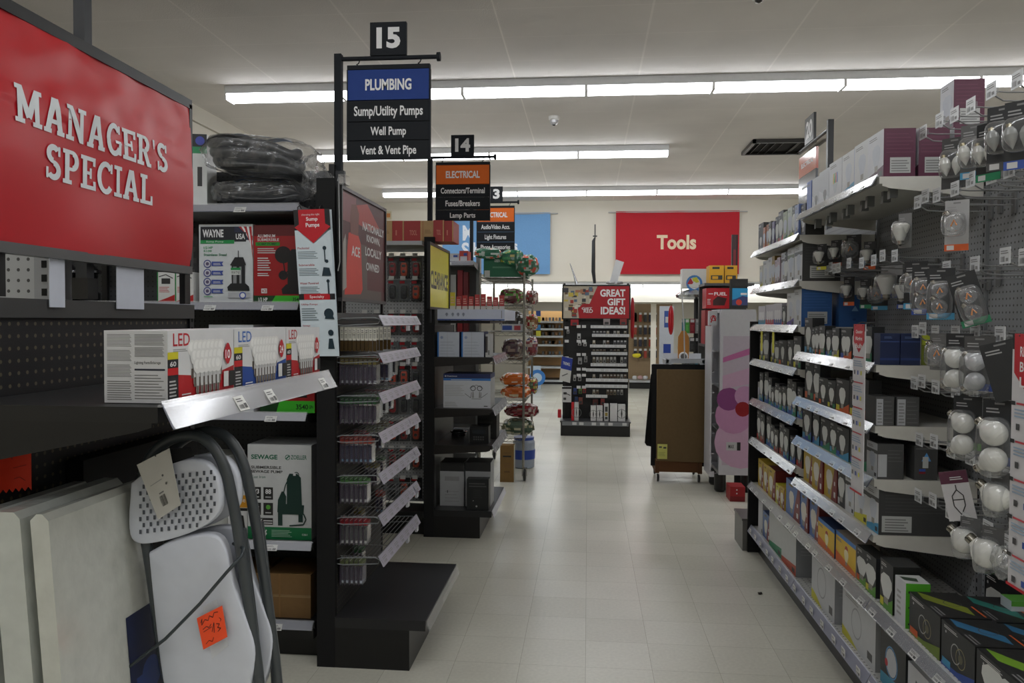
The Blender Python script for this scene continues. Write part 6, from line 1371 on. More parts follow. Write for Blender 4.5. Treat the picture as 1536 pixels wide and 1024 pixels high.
def tool_pack(col, card, w=.085, h=.16):
    t = thing('tool_pack', 'x', 'pack')
    m = MB(); m.box(-w/2, w/2, -.001, .001, -h, 0, card, 'card'); f = m.face((-w/2, -.001, -h), (w, 0, 0), (0, 0, h)); f.rect(.05, .84, .5, .96, RED); f.lines(.1, .7, .9, .8, 2, gr(120)); m.build('card', t)
    m = MB(); m.blob((0, -.02, -h*.58), (w*.30, .018, h*.32), col, 'plastic', 4, .02, 5, 20, 12, 3); m.box(-w*.16, w*.16, -.041, -.035, -h*.48, -h*.36, rgb(70, 76, 70), 'gloss'); m.lathe([(.012, 0), (.012, .008), (.001, .010)], gr(30), 'plastic', 12, Matrix.Translation((0, -.034, -h*.68)) @ Matrix.Rotation(PI/2, 4, 'X')); m.build('tool', t)
    m = MB(); m.blob((0, -.02, -h*.57), (w*.44, .024, h*.40), WHITE, 'clear', 6, .01, 3, 18, 12, 1); m.build('blister', t)
    m = MB(); m.tube([(0, .010, .004), (0, -.05, .004), (0, -.06, .012)], .002, gr(150), 'steel', 6); m.build('peg', t)
    m = MB(); m.box(-.02, .02, -.063, -.061, .0, .028, rgb(210, 210, 206), 'card'); m.build('price_tag', t)
    return t
bpy.data.objects.remove(tp)
kinds = [tool_pack(rgb(160, 30, 34), gr(90)), tool_pack(rgb(40, 40, 44), rgb(120, 124, 126)), tool_pack(rgb(200, 70, 30), gr(34)), tool_pack(rgb(190, 150, 40), gr(60))]
kn = ['red', 'black', 'orange', 'yellow']; seen_k = set()
for r, py in enumerate((386, 420, 470, 512, 548, 590, 630, 672, 716)):
    for c_, px in enumerate((550, 568, 590, 607, 625)):
        k = (r*3+c_*2+(r*c_) % 3) % 4
        if k == 3 and c_ > 1: k = 0
        if (r, c_) == (1, 4): k = 2
        p = at(px, py, Y=GY-.012); lab = f'{kn[k]} test tool pack on grey pegboard, row {("one","two","three","four","five","six","seven","eight","nine")[r]}, {ORD[c_]} from the left'
        if k not in seen_k: seen_k.add(k); o = kinds[k]; o.location = p; o['label'] = lab; o['group'] = 'test tool packs on the grey pegboard'
        else: dup(kinds[k], tuple(p), None, lab, 'test tool packs on the grey pegboard')
# ================================================================== AISLE 13 + WIRE RACK
G3 = 7.98; x13 = ax(712, G3)
t = thing('gondola_shelving', 'grey shelving of aisle 13 glimpsed between the yellow sign and the wire rack', 'shelving', (-2.2, G3, 0))
m = MB(); m.box(-1.0, x13+2.2, .36, .40, .2, 2.2, rgb(90, 88, 86), 'steel'); m.build('back_panel', t)
MB().box(x13+2.2-.03, x13+2.2+.01, .3, .42, 0, 2.35, rgb(120, 122, 120), 'steel').build('upright', t)
z3 = at(690, 392, Y=G3).z
add_shelf(t, .35, 0, z3, 1.4, .36, 0, rgb(160, 162, 164), labels=3, railh=.04)
for zz_ in (1.35, .9, .5, .19): add_shelf(t, .35, 0, zz_, 1.4, .36, 0, rgb(120, 122, 122), labels=3, railh=.04)
MB().box(-.8, x13+2.2, .0, .36, 0, .15, K2, 'steel').build('base', t)
for i, (a, b, ty, c, dd) in enumerate(((672, 688, 380, rgb(206, 206, 210), 0), (689, 702, 376, rgb(190, 70, 60), .03))):
    face_box('hardware_carton', ('white and blue flat carton on the aisle 13 top shelf', 'red and white carton on the aisle 13 top shelf')[i], 'box', (a, b), (ty, 392), G3+.05+dd, .2, z3+.0015, c, art=lambda f: (f.rect(.1, .1, .9, .5, rgb(200, 204, 212)), f.rect(.5, .55, .9, .8, BL)))
for i, (a, b, y0_, y1_, c) in enumerate(((676, 684, 412, 460, rgb(170, 172, 170)), (686, 694, 405, 460, rgb(140, 26, 34)), (695, 702, 408, 460, rgb(110, 20, 28)))):
    face_box('hardware_carton', ('upright grey pack inside the aisle 13 shelving', 'upright dark red pack inside the aisle 13 shelving, left', 'upright dark red pack inside the aisle 13 shelving, right')[i], 'box', (a, b), (y0_, y1_), G3+.15, .1, 1.3515 if False else at(680, 460, Y=G3+.15).z if False else 1.3515, c, art=lambda f: f.lines(.2, .3, .8, .7, 4, gr(180)))
RY0, RY1 = 7.88, 9.05
rx0, rx1 = ax(720, RY0), ax(786, RY0)
t = thing('wire_rack', 'chrome wire rack on casters holding bags, left of the open floor', 'rack', ((rx0+rx1)/2, RY0, 0))
cx_ = (rx0+rx1)/2; hw = (rx1-rx0)/2; dp = RY1-RY0
CH = rgb(150, 148, 142)
ztop = at(786, 414, Y=RY0).z
for sx in (-1, 1):
    for y in (0, dp):
        MB().tube([(sx*hw, y, .13), (sx*hw, y, ztop+.03)], .0125, CH, 'chrome', 10).build('post', t)
        w = MB(); w.lathe([(.001, -.016), (.045, -.015), (.058, -.012), (.062, 0), (.058, .012), (.045, .015), (.001, .016)], rgb(26, 26, 27), 'plastic', 18, Matrix.Translation((sx*hw+.015, y, .063)) @ Matrix.Rotation(PI/2, 4, 'Y') @ Matrix.Rotation(0, 4, 'Z'))
        cst = w.build('caster', t)
        m = MB(); m.box(sx*hw-.012, sx*hw-.006, y-.02, y+.02, .05, .13, CH, 'chrome'); m.box(sx*hw+.034, sx*hw+.038, y-.02, y+.02, .05, .13, CH, 'chrome'); m.box(sx*hw-.012, sx*hw+.038, y-.02, y+.02, .125, .133, CH, 'chrome'); m.build('fork', cst)
RZ = []
for py in (416, 457, 498, 540, 600, 657):
    z = at(750, py, Y=RY0).z; RZ.append(z)
    m = MB()
    for zz_ in (z, z-.035):
        m.tube([(-hw, 0, zz_), (hw, 0, zz_), (hw, dp, zz_), (-hw, dp, zz_)], .0035, CH, 'chrome', 6, True)
    n = 12
    for (ax0, ay0, ax1, ay1, nn) in ((-hw, 0, hw, 0, 10), (hw, 0, hw, dp, 24)):
        pts = []
        for i in range(nn+1): f_ = i/nn; pts.append((ax0+(ax1-ax0)*f_, ay0+(ay1-ay0)*f_, z if i % 2 else z-.035))
        m.tube(pts, .0025, CH, 'chrome', 5)
    for i in range(18): y = dp*(i+.5)/18; m.tube([(-hw, y, z+.003), (hw, y, z+.003)], .0022, CH, 'chrome', 5)
    m.build('wire_shelf', t)
def bag(label, px, py, Y, ry, zb, cols, cat='bag', seed=1, mat='film', name='bag', pw=3.0, tail=None, kind='x'):
    a = at(px[0], py[1], Y=Y); b = at(px[1], py[0], Y=Y); w = b.x-a.x; h = b.z-zb if zb is not None else b.z-a.z
    zb = zb if zb is not None else a.z
    t = thing(name, label, cat, ((a.x+b.x)/2, Y, zb))
    def cf(mm):
        q = noise.noise(Vector((mm.x*22+seed*3, mm.y*22, mm.z*30)))
        return cols[0] if q < .08 else cols[1] if q < .28 else cols[2 % len(cols)]
    m = MB(); m.blob((0, ry, h/2+.001), (w/2*.98, ry, h/2*.93), cols[0], mat, pw, .06, 7, 30, 18, seed, cf); m.build('filled_bag', t)
    m = MB()
    for s in (-1, 1): m.add([(s*w*.42, ry*.6, h*.45), (s*w*.52, ry*.3, h*.62), (s*w*.52, ry*.8, h*.30), (s*w*.52, ry*.5, h*.45)], [(0, 1, 3), (0, 3, 2), (3, 1, 0), (2, 3, 0)], cols[1], mat)
    m.build('sealed_end', t)
    return t
# contents of the rack
p0 = at(724, 416, Y=RY0+.06); p1 = at(792, 378, Y=RY0+.06); w = p1.x-p0.x; h = p1.z-RZ[0]-.008
m = MB(); GR = rgb(26, 104, 72)
m.prism([(0, 0), (w*.98, 0), (w*.98, h*.35), (w*.62, h), (0, h)], 0, .30, GR, 'card')
f = m.face((0, 0, 0), (w, 0, 0), (0, 0, h)); f.rect(.0, .90, .62, .99, rgb(150, 130, 70)); f.rect(.02, .02, .14, .28, rgb(200, 204, 200)); f.disc(.30, .68, .09, rgb(60, 130, 96)); f.text('GREEN', .24, .62, .36, .74, gr(210)); f.rect(.38, .62, .60, .73, rgb(150, 160, 40)); f.lines(.2, .38, .62, .46, 2, rgb(120, 170, 140)); f.rect(.84, .02, .98, .12, rgb(170, 180, 174))
m.build('garden_carton', None, (p0.x, RY0+.13, RZ[0]+.008), label='green slanted display carton on top of the wire rack', cat='box')
bag('green netted bag draped over the left top of the slanted carton', (711, 752), (371, 388), RY0+.02, .05, None, [rgb(36, 110, 80), rgb(180, 200, 190), rgb(200, 100, 70)], seed=4)
bag('green patterned bag draped over the middle of the slanted carton', (753, 784), (373, 398), RY0+.02, .05, None, [rgb(30, 100, 74), rgb(60, 150, 90), rgb(190, 190, 120)], seed=5)
bag('green and red netted bag at the right end of the wire rack top', (774, 808), (380, 414), RY0+.01, .055, RZ[0]+.006, [rgb(36, 100, 70), rgb(170, 190, 180), rgb(200, 80, 60)], seed=9, pw=2.2)
bag('red and green produce-coloured bag on the second wire shelf', (748, 784), (431, 456), RY0+.1, .14, RZ[1]+.006, [rgb(96, 40, 44), rgb(90, 150, 60), rgb(170, 150, 130)], seed=2)
bag('brown netted bag on the second wire shelf, at the right', (786, 806), (434, 466), RY0+.5, .14, RZ[1]+.006, [rgb(96, 60, 50), rgb(180, 160, 150), rgb(150, 40, 50)], seed=3)
bag('dark bag with white seal on the third wire shelf', (748, 785), (466, 497), RY0+.1, .14, RZ[2]+.006, [rgb(40, 32, 34), rgb(90, 80, 70), rgb(200, 200, 200)], seed=6)
face_box('grocery_carton', 'white and blue flat carton on the third wire shelf', 'box', (752, 784), (486, 497), RY0+.02, .07, RZ[2]+.006, rgb(190, 192, 198), art=lambda f: (f.rect(.05, .2, .5, .8, BL), f.rect(.6, .2, .9, .8, rgb(170, 60, 70))))
bag('tan and red patterned bag on the third wire shelf, rear right', (787, 806), (470, 500), RY0+.5, .12, RZ[2]+.006, [rgb(120, 80, 40), rgb(190, 180, 150), rgb(170, 50, 50)], seed=7)
bag('plum and grey bag on the fourth wire shelf', (752, 786), (508, 538), RY0+.1, .14, RZ[3]+.006, [rgb(64, 40, 50), rgb(110, 100, 90), rgb(140, 120, 110)], seed=8)
bag('mixed red and white bag on the fourth wire shelf, rear right', (787, 806), (505, 540), RY0+.5, .12, RZ[3]+.006, [rgb(120, 40, 50), rgb(180, 170, 160), rgb(60, 60, 110)], seed=12)
bag('orange bag with white dots on the fifth wire shelf, upper of two', (750, 794), (560, 579), RY0+.06, .12, at(750, 579, Y=RY0+.06).z, [rgb(206, 104, 34), rgb(214, 120, 50), rgb(226, 210, 180)], seed=13)
bag('orange bag with white dots on the fifth wire shelf, lower of two', (751, 795), (579, 599), RY0+.06, .12, RZ[4]+.006, [rgb(200, 98, 34), rgb(212, 116, 50), rgb(226, 206, 170)], seed=14)
bag('small green and red pack behind the orange bags', (790, 806), (566, 598), RY0+.55, .1, RZ[4]+.006, [rgb(60, 90, 50), rgb(150, 40, 40), rgb(190, 180, 90)], seed=15)
bag('dark red bag under the orange bags on the lowest wire shelf', (756, 806), (607, 628), RY0+.08, .16, at(756, 628, Y=RY0+.08).z, [rgb(96, 16, 26), rgb(130, 24, 36), rgb(170, 150, 140)], seed=16)
bag('green and pale patterned bag at the bottom of the lowest wire shelf', (752, 800), (629, 656), RY0+.06, .14, RZ[5]+.006, [rgb(56, 78, 60), rgb(140, 140, 110), rgb(190, 186, 160)], seed=17)
face_box('cardboard_box', 'tall narrow tan carton standing on the floor under the wire rack', 'box', (750, 771), (668, 727), 7.80, .12, 0, rgb(140, 110, 68), art=lambda f: (f.rect(.2, .68, .8, .72, gr(40)), f.lines(.25, .78, .75, .84, 1, rgb(120, 90, 50)), f.lines(.25, .4, .75, .55, 3, rgb(130, 96, 54)), f.rect(.3, .26, .7, .30, rgb(110, 80, 44))), sidecol=rgb(190, 190, 180), mat='corrugated')
p = at(785, 703, Y=8.55)
t = thing('plastic_tub', 'clear round tub with blue bands on the floor under the wire rack', 'tub', (p.x, 8.62, 0))
MB().lathe([(.10, 0), (.115, .01), (.12, .28), (.105, .31), (.05, .32)], rgb(150, 160, 176), 'gloss', 24, Matrix.Identity(4)).build('tub_body', t)
MB().lathe([(.1215, .10), (.1235, .20)], rgb(40, 70, 160), 'card', 24).build('label_band', t); MB().lathe([(.108, .305), (.112, .335), (.001, .34)], rgb(40, 70, 150), 'plastic', 24).build('tub_lid', t)

# ================================================================== GIFT STAND
SY = 11.05
x0, x1, _, _ = Bx(841, 947, 430, 640, SY); W = x1-x0
t = thing('gift_stand', 'black free-standing display headed GREAT GIFT IDEAS in the middle of the floor', 'display stand', ((x0+x1)/2, SY, 0))
zb = at(890, 634, Y=SY).z; ztp = at(890, 427, Y=SY+.32).z
m = MB(); m.box(-W/2, W/2, 0, .75, 0, zb, K2, 'steel'); m.box(-W/2-.01, W/2+.01, -.012, .76, zb, zb+.02, rgb(70, 70, 72), 'steel'); m.build('base', t)
m = MB(); m.box(-W/2+.02, W/2-.02, -.02, -.012, zb-.04, zb+.012, rgb(120, 122, 126), 'plastic'); m.build('price_rail', t)
for u in (.2, .3, .48, .6, .72, .92): MB().box(-W/2+W*u-.03, -W/2+W*u+.03, -.026, -.021, zb-.03, zb+.008, gr(206), 'card').build('price_label', t)
MB().box(-W/2+.03, W/2-.03, .33, .36, zb+.02, ztp, rgb(22, 22, 23), 'peg_black_y').build('back_panel', t)
for s in (-1, 1): MB().box(s*(W/2-.03)-.015, s*(W/2-.03)+.015, .30, .36, zb+.02, ztp+.02, K1, 'steel').build('upright', t)
X0s = (x0+x1)/2
def SL(px0, px1, py0, py1, Y=SY+.28): a, b, c, d = Bx(px0, px1, py0, py1, Y); return a-X0s, b-X0s, c, d
a, b, c, d = SL(845, 944, 429, 477, SY+.26); yy_ = .26
hd = MB(); hd.box(a, b, yy_, yy_+.02, c, d, rgb(150, 20, 30), 'card'); f = hd.face((a, yy_, c), (b-a, 0, 0), (0, 0, d-c))
f.rect(0, 0, .52, 1, rgb(190, 180, 160)); random.seed(3)
for i in range(60):
    u, v = R_()*.44, R_()*.85; f.rect(u, v, u+.03+.05*R_(), v+.05+.09*R_(), (rgb(160, 60, 50), rgb(200, 180, 80), rgb(110, 90, 70), rgb(210, 205, 190), rgb(60, 60, 66), rgb(170, 120, 90), rgb(90, 110, 130))[i % 7])
f.poly([(.52, 1), (1, 1), (1, 0), (.24, 0), (.22, .3), (.30, .45), (.40, .45)], rgb(168, 22, 34)); f.disc(.36, .28, .17, rgb(150, 20, 30), ry=.17); f.text('GIFT', .28, .27, .44, .34, gr(226)); f.text('RED', .31, .17, .45, .28, gr(226))
f.text('GREAT', .56, .67, .94, .90, gr(232), .035); f.text('GIFT', .67, .40, .94, .62, gr(232), .035); f.text('IDEAS!', .57, .12, .94, .36, gr(232), .035)
hd.build('header_sign', t)
m = MB()
for q in ((a-.02, b+.02, d, d+.02), (a-.02, b+.02, c-.02, c), (a-.02, a, c, d), (b, b+.02, c, d)): m.box(q[0], q[1], yy_-.01, yy_+.025, q[2], q[3], K2, 'steel')
m.build('sign_frame', t)
# rows of label strips and small packs
rows = ((886, 941, 488), (888, 944, 501), (885, 939, 517), (887, 941, 528), (886, 940, 545), (879, 942, 553), (879, 942, 568), (878, 941, 577), (879, 911, 592))
random.seed(11)
for i, (a_, b_, py) in enumerate(rows):
    a, b, c, d = SL(a_, b_, py, py+4, SY+.10); m = MB(); m.box(a, b, .10, .106, c, d, rgb(206, 208, 210), 'card')
    f = m.face((a, .10, c), (b-a, 0, 0), (0, 0, d-c)); 
    for k in range(9): f.rect(.02+k*.11, .15, .10+k*.11, .85, gr(190+6*(k % 3)))
    m.build('label_strip', t)
for i, (px, py) in enumerate([(x, y) for y in (489, 511, 531, 553, 562, 580) for x in (868, 876)] + [(850, 491), (850, 511), (850, 536)]):
    a, b, c, d = SL(px-3, px+3, py-1.5, py+2.5, SY+.12); MB().box(a, b, .12, .124, c, d, gr(206), 'card').build('price_tag', t)
prs = []
for r, (py, h) in enumerate(((496, 7), (510, 8), (524, 3), (535, 9), (561, 8), (584, 8))):
    for k in range(10):
        px = 889+k*5.2
        if R_() < .16: continue
        a, b, c, d = SL(px, px+3.9, py, py+h, SY+.18)
        col = (rgb(150, 150, 146), rgb(110, 90, 70), rgb(90, 90, 96), rgb(170, 160, 140), rgb(120, 110, 90))[int(R_()*5)]
        m = MB(); m.box(a+X0s, b+X0s, SY+.17, SY+.19, c, d, col, 'card'); f = m.face((a+X0s, SY+.17, c), (b-a, 0, 0), (0, 0, d-c)); f.rect(.2, .1, .8, .45, gr(50)); f.rect(.1, .7, .9, .9, gr(200))
        m.build('gift_pack', label=f'small gift pack on the gift stand, row {("one","two","three","four","five","six")[r]} from the top, {ORD[k]} from the left', cat='pack', group='small packs on the gift stand')
for r, (px, py, w_, h_, c_) in enumerate(((866, 500, 5, 8, gr(190)), (867, 512, 5, 6, gr(180)), (875, 513, 5, 6, gr(186)), (867, 536, 6, 10, gr(150)), (876, 534, 5, 9, gr(130)), (860, 562, 4, 9, gr(170)), (867, 562, 5, 9, gr(160)), (860, 582, 5, 9, rgb(40, 60, 120)), (868, 582, 5, 8, rgb(90, 120, 50)), (874, 580, 5, 9, rgb(150, 40, 40)), (862, 595, 5, 10, rgb(40, 60, 100)), (868, 596, 6, 10, rgb(110, 60, 50)), (889, 599, 8, 9, rgb(90, 40, 36)), (901, 598, 6, 9, rgb(140, 50, 50)), (850, 494, 4, 6, gr(150)), (856, 479, 12, 9, rgb(150, 24, 34)), (905, 478, 10, 9, rgb(150, 140, 140)), (930, 478, 10, 9, rgb(140, 50, 50)))):
    a, b, c, d = Bx(px, px+w_, py, py+h_, SY+.2)
    m = MB(); m.box(a, b, SY+.19, SY+.21, c, d, c_, 'card'); f = m.face((a, SY+.19, c), (b-a, 0, 0), (0, 0, d-c)); f.rect(.2, .1, .8, .5, gr(60)); m.build('gift_pack', label=f'small gift pack on the left columns of the gift stand, {ORD[r]} of those', cat='pack', group='packs on the left columns of the gift stand')
for i, (a_, b_, t_, c_, d_) in enumerate(((857, 861, 604, RED, 0), (861.5, 868, 604, gr(196), 1), (886, 894, 609, gr(206), 1), (895, 904, 609, gr(206), 1), (906, 913, 606, gr(200), 2), (915, 926, 606, gr(208), 0), (927, 938, 607, gr(208), 1))):
    def ag(f, c_=c_, d_=d_):
        f.rect(0, 0, 1, 1, c_)
        if d_ == 1: f.ring(.5, .45, .28, .03, gr(110)); f.poly([(.5, .15), (.62, .45), (.5, .8), (.38, .45)], gr(50))
        if d_ == 2: f.rect(.2, .55, .8, .85, gr(60)); f.rect(.2, .3, .8, .5, rgb(150, 130, 60)); f.rect(.2, .1, .8, .25, gr(60))
    face_box('gift_carton', f'{"red" if i == 0 else "white"} upright carton on the base of the gift stand, {ORD[i]} from the left', 'box', (a_, b_), (t_, 632), SY+.05, .12, zb+.0215, c_, art=ag)
def booklet(f): f.rect(0, 0, 1, 1, rgb(200, 200, 196)); f.rect(0, .5, 1, 1, rgb(36, 58, 150)); f.text('TREMEL', .15, .68, .85, .8, gr(210)); f.strip([(.2, .2), (.7, .35)], .04, gr(90))
m, P = card_on('', '', '', [(839, 570), (855, 574), (859, 537), (843, 534)], (SY+.05,)*4, rgb(200, 200, 196), booklet); m.build('booklet_pack', label='blue and white pack hanging slanted at the left edge of the gift stand', cat='pack')
face_box('gift_carton', 'white carton with dark tools printed, left side of the gift stand', 'box', (843, 857), (580, 603), SY+.12, .1, None, gr(196), art=lambda f: (f.rect(0, .86, 1, 1, gr(50)), f.rect(.15, .5, .5, .65, gr(40)), f.strip([(.5, .55), (.9, .45)], .05, gr(40)), f.rect(.15, .15, .45, .3, gr(60))))
# things on top of the stand
p = at(892, 424, Y=SY+.3)
t = thing('display_pole', 'tall black folded pole with small crossbar on top of the gift stand', 'pole', (p.x, SY+.34, ztp+.021))
hh = at(892, 336, Y=SY+.3).z-ztp-.02; MB().tube([(0, 0, 0), (-.02, 0, hh*.2), (-.02, 0, hh*.72), (0, 0, hh*.78)], [.02, .028, .024, .01], rgb(40, 42, 46), 'plastic', 8).build('shaft', t)
MB().tube([(0, 0, hh*.78), (0, 0, hh)], .008, rgb(50, 52, 56), 'plastic', 6).build('tip', t); MB().box(-.03, .03, -.01, .01, hh*.79, hh*.81, K2, 'plastic').build('crossbar', t)
m, P = card_on('', '', '', [(914, 424), (925, 426), (936, 393), (924, 389)], (SY+.35,)*4, rgb(214, 216, 218), lambda f: None, .012); m.build('folded_card', label='white tilted card standing on the right top of the gift stand', cat='card')
m = MB(); m.tube([at(855, 395, Y=SY+.3), at(861, 412, Y=SY+.3), at(865, 426, Y=SY+.3)], [.006, .012, .025], rgb(200, 204, 210), 'chrome', 8); m.build('metal_strip', label='thin shiny metal strip leaning on the left top of the gift stand', cat='strip')
m = MB(); m.blob((at(922, 424, Y=SY+.4)), (.12, .05, .025), rgb(170, 170, 170), 'film', 3, .1, 8, 20, 10, 4); m.build('loose_wrap', label='crumpled wrap lying on top of the gift stand', cat='wrap')
m = MB(); a, b, c, d = Bx(945, 952, 446, 508, SY+.5); m.blob(((a+b)/2, SY+.5, (c+d)/2), ((b-a)/2, .05, (d-c)/2), rgb(170, 24, 34), 'plastic', 3, .02, 3, 20, 14, 2); m.build('hanging_case', label='long red case hanging at the right side of the gift stand', cat='case')
m = MB(); a, b, c, d = Bx(837, 842, 613, 625, SY+.3); m.box(a, b, SY+.2, SY+.3, c, d, rgb(180, 24, 36), 'card'); m.build('red_pack', label='small red pack sticking out at the lower left of the gift stand', cat='pack')
# ================================================================== LOW ROOM BEHIND
def farshelf(label, px0, px1, ptop, pbot, Y, rows, back, bmat):
    x0, x1, _, _ = Bx(px0, px1, ptop, pbot, Y); zt = at(px0, ptop, Y=Y).z; W = x1-x0
    t = thing('gondola_shelving', label, 'shelving', ((x0+x1)/2, Y, 0))
    MB().box(-W/2, W/2, .5, .53, .1, zt, back, bmat).build('back_panel', t); MB().box(-W/2, W/2, 0, .5, 0, .13, K2, 'steel').build('base', t)
    for py in rows:
        z = at(px0, py, Y=Y).z
        s = MB().box(-W/2, W/2, 0, .5, z-.03, z, gr(120), 'steel').build('shelf', t)
        MB().box(-W/2, W/2, -.02, -.001, z-.05, z, rgb(206, 210, 214), 'plastic').build('price_rail', s)
    return t, x0, x1
t, a, b = farshelf('low white shelves with tan backs in the back room, left of the gift stand', 790, 846, 466, 572, 20.0, (481, 492, 503, 516, 532, 549, 569), rgb(180, 140, 90), 'plastic')
random.seed(5)
for i in range(34):
    px = 813+(i % 6)*5; py = (481, 492, 503, 516, 532)[i//7]
    face_box('small_carton', f'tiny carton on the back room shelves, shelf {("one","two","three","four","five")[i//7]}, place {("one","two","three","four","five","six","seven")[i % 7]}', 'box', (px, px+3), (py-5, py), 20.1, .2, at(px, py, Y=20.0).z+.001, (gr(90), rgb(150, 110, 70), rgb(90, 100, 110))[i % 3], group='tiny cartons on the back room shelves')
for i, (px, py, c) in enumerate(((804, 466, BL), (804, 475, YL), (804, 487, rgb(60, 130, 190)), (804, 496, YL))):
    face_box('shelf_flag', f'{("blue", "yellow", "pale blue", "lower yellow")[i]} paper flag at the left end of the back room shelves', 'tag', (px, px+7), (py, py+8), 19.6, .01, None, c)
face_box('small_carton', 'white and blue round-marked carton beside the back room shelves', 'box', (795, 811), (549, 567), 18.5, .1, 0, rgb(190, 206, 226), art=lambda f: (f.disc(.7, .5, .35, rgb(60, 130, 210)), f.disc(.7, .5, .2, rgb(200, 220, 240))))
t, a, b = farshelf('tan pegboard with hanging tools in the back room, right of the gift stand', 944, 1012, 455, 572, 19.0, (570,), rgb(176, 130, 80), 'peg_tan_y')
for i in range(21):
    px = 953+(i % 5)*7.5; py = (470, 489, 507, 524)[i//5 % 4]
    if px > 984: continue
    p = at(px, py, Y=19.4); t2 = thing('hanging_tool', f'dark tool on the tan back room pegboard, row {("one","two","three","four")[i//5 % 4]}, place {("one","two","three","four","five")[i % 5]}', 'tool', tuple(p), 0, 'tools on the tan back room pegboard')
    MB().box(-.035, .035, -.02, .02, -.20, -.02, (gr(26), rgb(150, 50, 30), gr(40), rgb(30, 30, 50))[i % 4], 'plastic').build('tool_body', t2); MB().box(-.03, .03, -.03, -.022, -.03, .02, gr(200), 'card').build('card', t2)
m = MB(); p = at(955, 533, Y=18.8); m.blob(p, (.10, .04, .05), rgb(222, 206, 40), 'plastic', 2.4, .1, 5, 20, 12, 2); m.build('hanging_pack', label='bright yellow pack hanging low in the back room', cat='pack')
for i, (px, py) in enumerate(((952, 565), (960, 563), (968, 561))):
    m = MB(); p = at(px, 572, Y=18.95); m.blob((p.x, 18.95, at(px, 569, Y=19.0).z+.05), (.055, .05, .045), (rgb(200, 200, 204), rgb(190, 150, 150), rgb(206, 206, 210))[i], 'film', 2.6, .1, 5, 18, 10, i); m.build('white_pack', label=f'pale pack on the lowest back room shelf, {ORD[i]} from the left', cat='pack')
# ================================================================== RIGHT OF THE OPEN FLOOR
# blue and white panel with a red oval
face_box('display_board', 'white free-standing board with blue marks behind the mat display', 'board', (989, 1011), (459, 536), 12.5, .05, 0, rgb(206, 212, 222), art=lambda f: (f.rect(.32, .82, .9, .96, rgb(50, 84, 160)), f.rect(.4, .86, .6, .91, gr(210)), f.rect(.28, .60, .8, .68, rgb(40, 70, 160))))
m = MB(); a, b, c, d = Bx(1002, 1011, 458, 502, 11.6); m.blob(((a+b)/2, 11.6, (c+d)/2), ((b-a)/2, .02, (d-c)/2), rgb(176, 24, 36), 'gloss', 2.4, .0, 3, 24, 16, 2)
m.build('oval_sign', label='narrow red oval sign hanging in front of the white panel', cat='sign')
# round product tower
YT = 10.2; p = at(1035, 440, Y=YT)
t = thing('product_tower', 'round product tower with silver canopy behind the mat display', 'display stand', (p.x+.08, YT, 0))
zc = at(1035, 446, Y=YT).z
MB().lathe([(.22, 0), (.24, .05), (.2, .08), (.03, .09), (.03, zc)], rgb(50, 50, 52), 'steel', 24).build('column', t)
MB().lathe([(.20, zc-.02), (.25, zc), (.26, zc+.03), (.20, zc+.07), (.10, zc+.10), (.001, zc+.10)], rgb(190, 194, 198), 'chrome', 28).build('canopy', t)
random.seed(9)
for i in range(46):
    a = -PI*(i % 9)/8 - PI*0; z = .62+(i//9)*.23; r = .17
    if z > zc-.12: continue
    c = [rgb(60, 130, 50), gr(30), rgb(120, 20, 34), rgb(60, 70, 74), gr(150), rgb(40, 110, 130), gr(40)][(i*5) % 7]
    mm = MB(); mm.box(-.03, .03, -.006, .006, -.09, .09, c, 'card'); f = mm.face((-.03, -.006, -.09), (.06, 0, 0), (0, 0, .18)); f.rect(.1, .75, .9, .95, gr(190)); f.lines(.2, .2, .8, .6, 4, tuple(min(1, q*1.8+.03) for q in c))
    mm.build('tower_pack', None, (p.x+.08+r*math.cos(a), YT+r*math.sin(a), z), a+PI/2, f'narrow hanging pack on the round tower, level {("one","two","three","four","five","six")[i//9]}, place {("one","two","three","four","five","six","seven","eight","nine")[i % 9]}', 'pack', 'packs on the round product tower')
face_box('ring_carton', 'white carton printed with a rainbow half ring on top of the round tower', 'box', (1023, 1060), (403, 440), YT-.10, .2, zc+.115, rgb(206, 206, 202), art=lambda f: [f.ring(.5, .25, .42, .12, rgb(60, 120, 180)), f.poly([(.2, .2), (.35, .52), (.5, .2)], rgb(170, 40, 50)), f.poly([(.4, .5), (.6, .58), (.7, .3), (.5, .25)], rgb(190, 190, 60)), f.poly([(.35, .1), (.7, .1), (.5, .35)], rgb(206, 206, 202))] and None)
# red and yellow cartons further right
YC = 9.3
x0_, x1_, z0_, z1_ = Bx(1056, 1132, 400, 520, YC)
t = thing('side_shelving', 'dark shelving end stacked with red and yellow tool cartons beyond the cooler', 'shelving', ((x0_+x1_)/2, YC, 0))
zs_ = at(1080, 425, Y=YC+.1).z
w_ = (x1_-x0_)/2
MB().box(-w_, w_, .45, .5, 0, zs_, gr(60), 'steel').build('back_panel', t)
MB().box(-w_, w_, .0, .45, zs_-.03, zs_, gr(70), 'steel').build('shelf', t); MB().box(-w_, w_, .0, .45, at(1070, 516, Y=YC).z-.03, at(1070, 516, Y=YC).z, gr(70), 'steel').build('shelf', t); MB().box(-w_, w_, 0, .45, 0, .15, K2, 'steel').build('base', t)
zl_ = at(1070, 516, Y=YC).z
def redc(f): f.rect(0, 0, 1, 1, rgb(176, 24, 34)); f.text('FUEL', .35, .64, .9, .8, gr(225)); f.rect(.1, .70, .3, .74, gr(210)); f.poly([(.3, .15), (.8, .15), (.9, .5), (.5, .6), (.3, .4)], rgb(60, 30, 30)); f.lines(.05, .2, .2, .5, 4, gr(190))
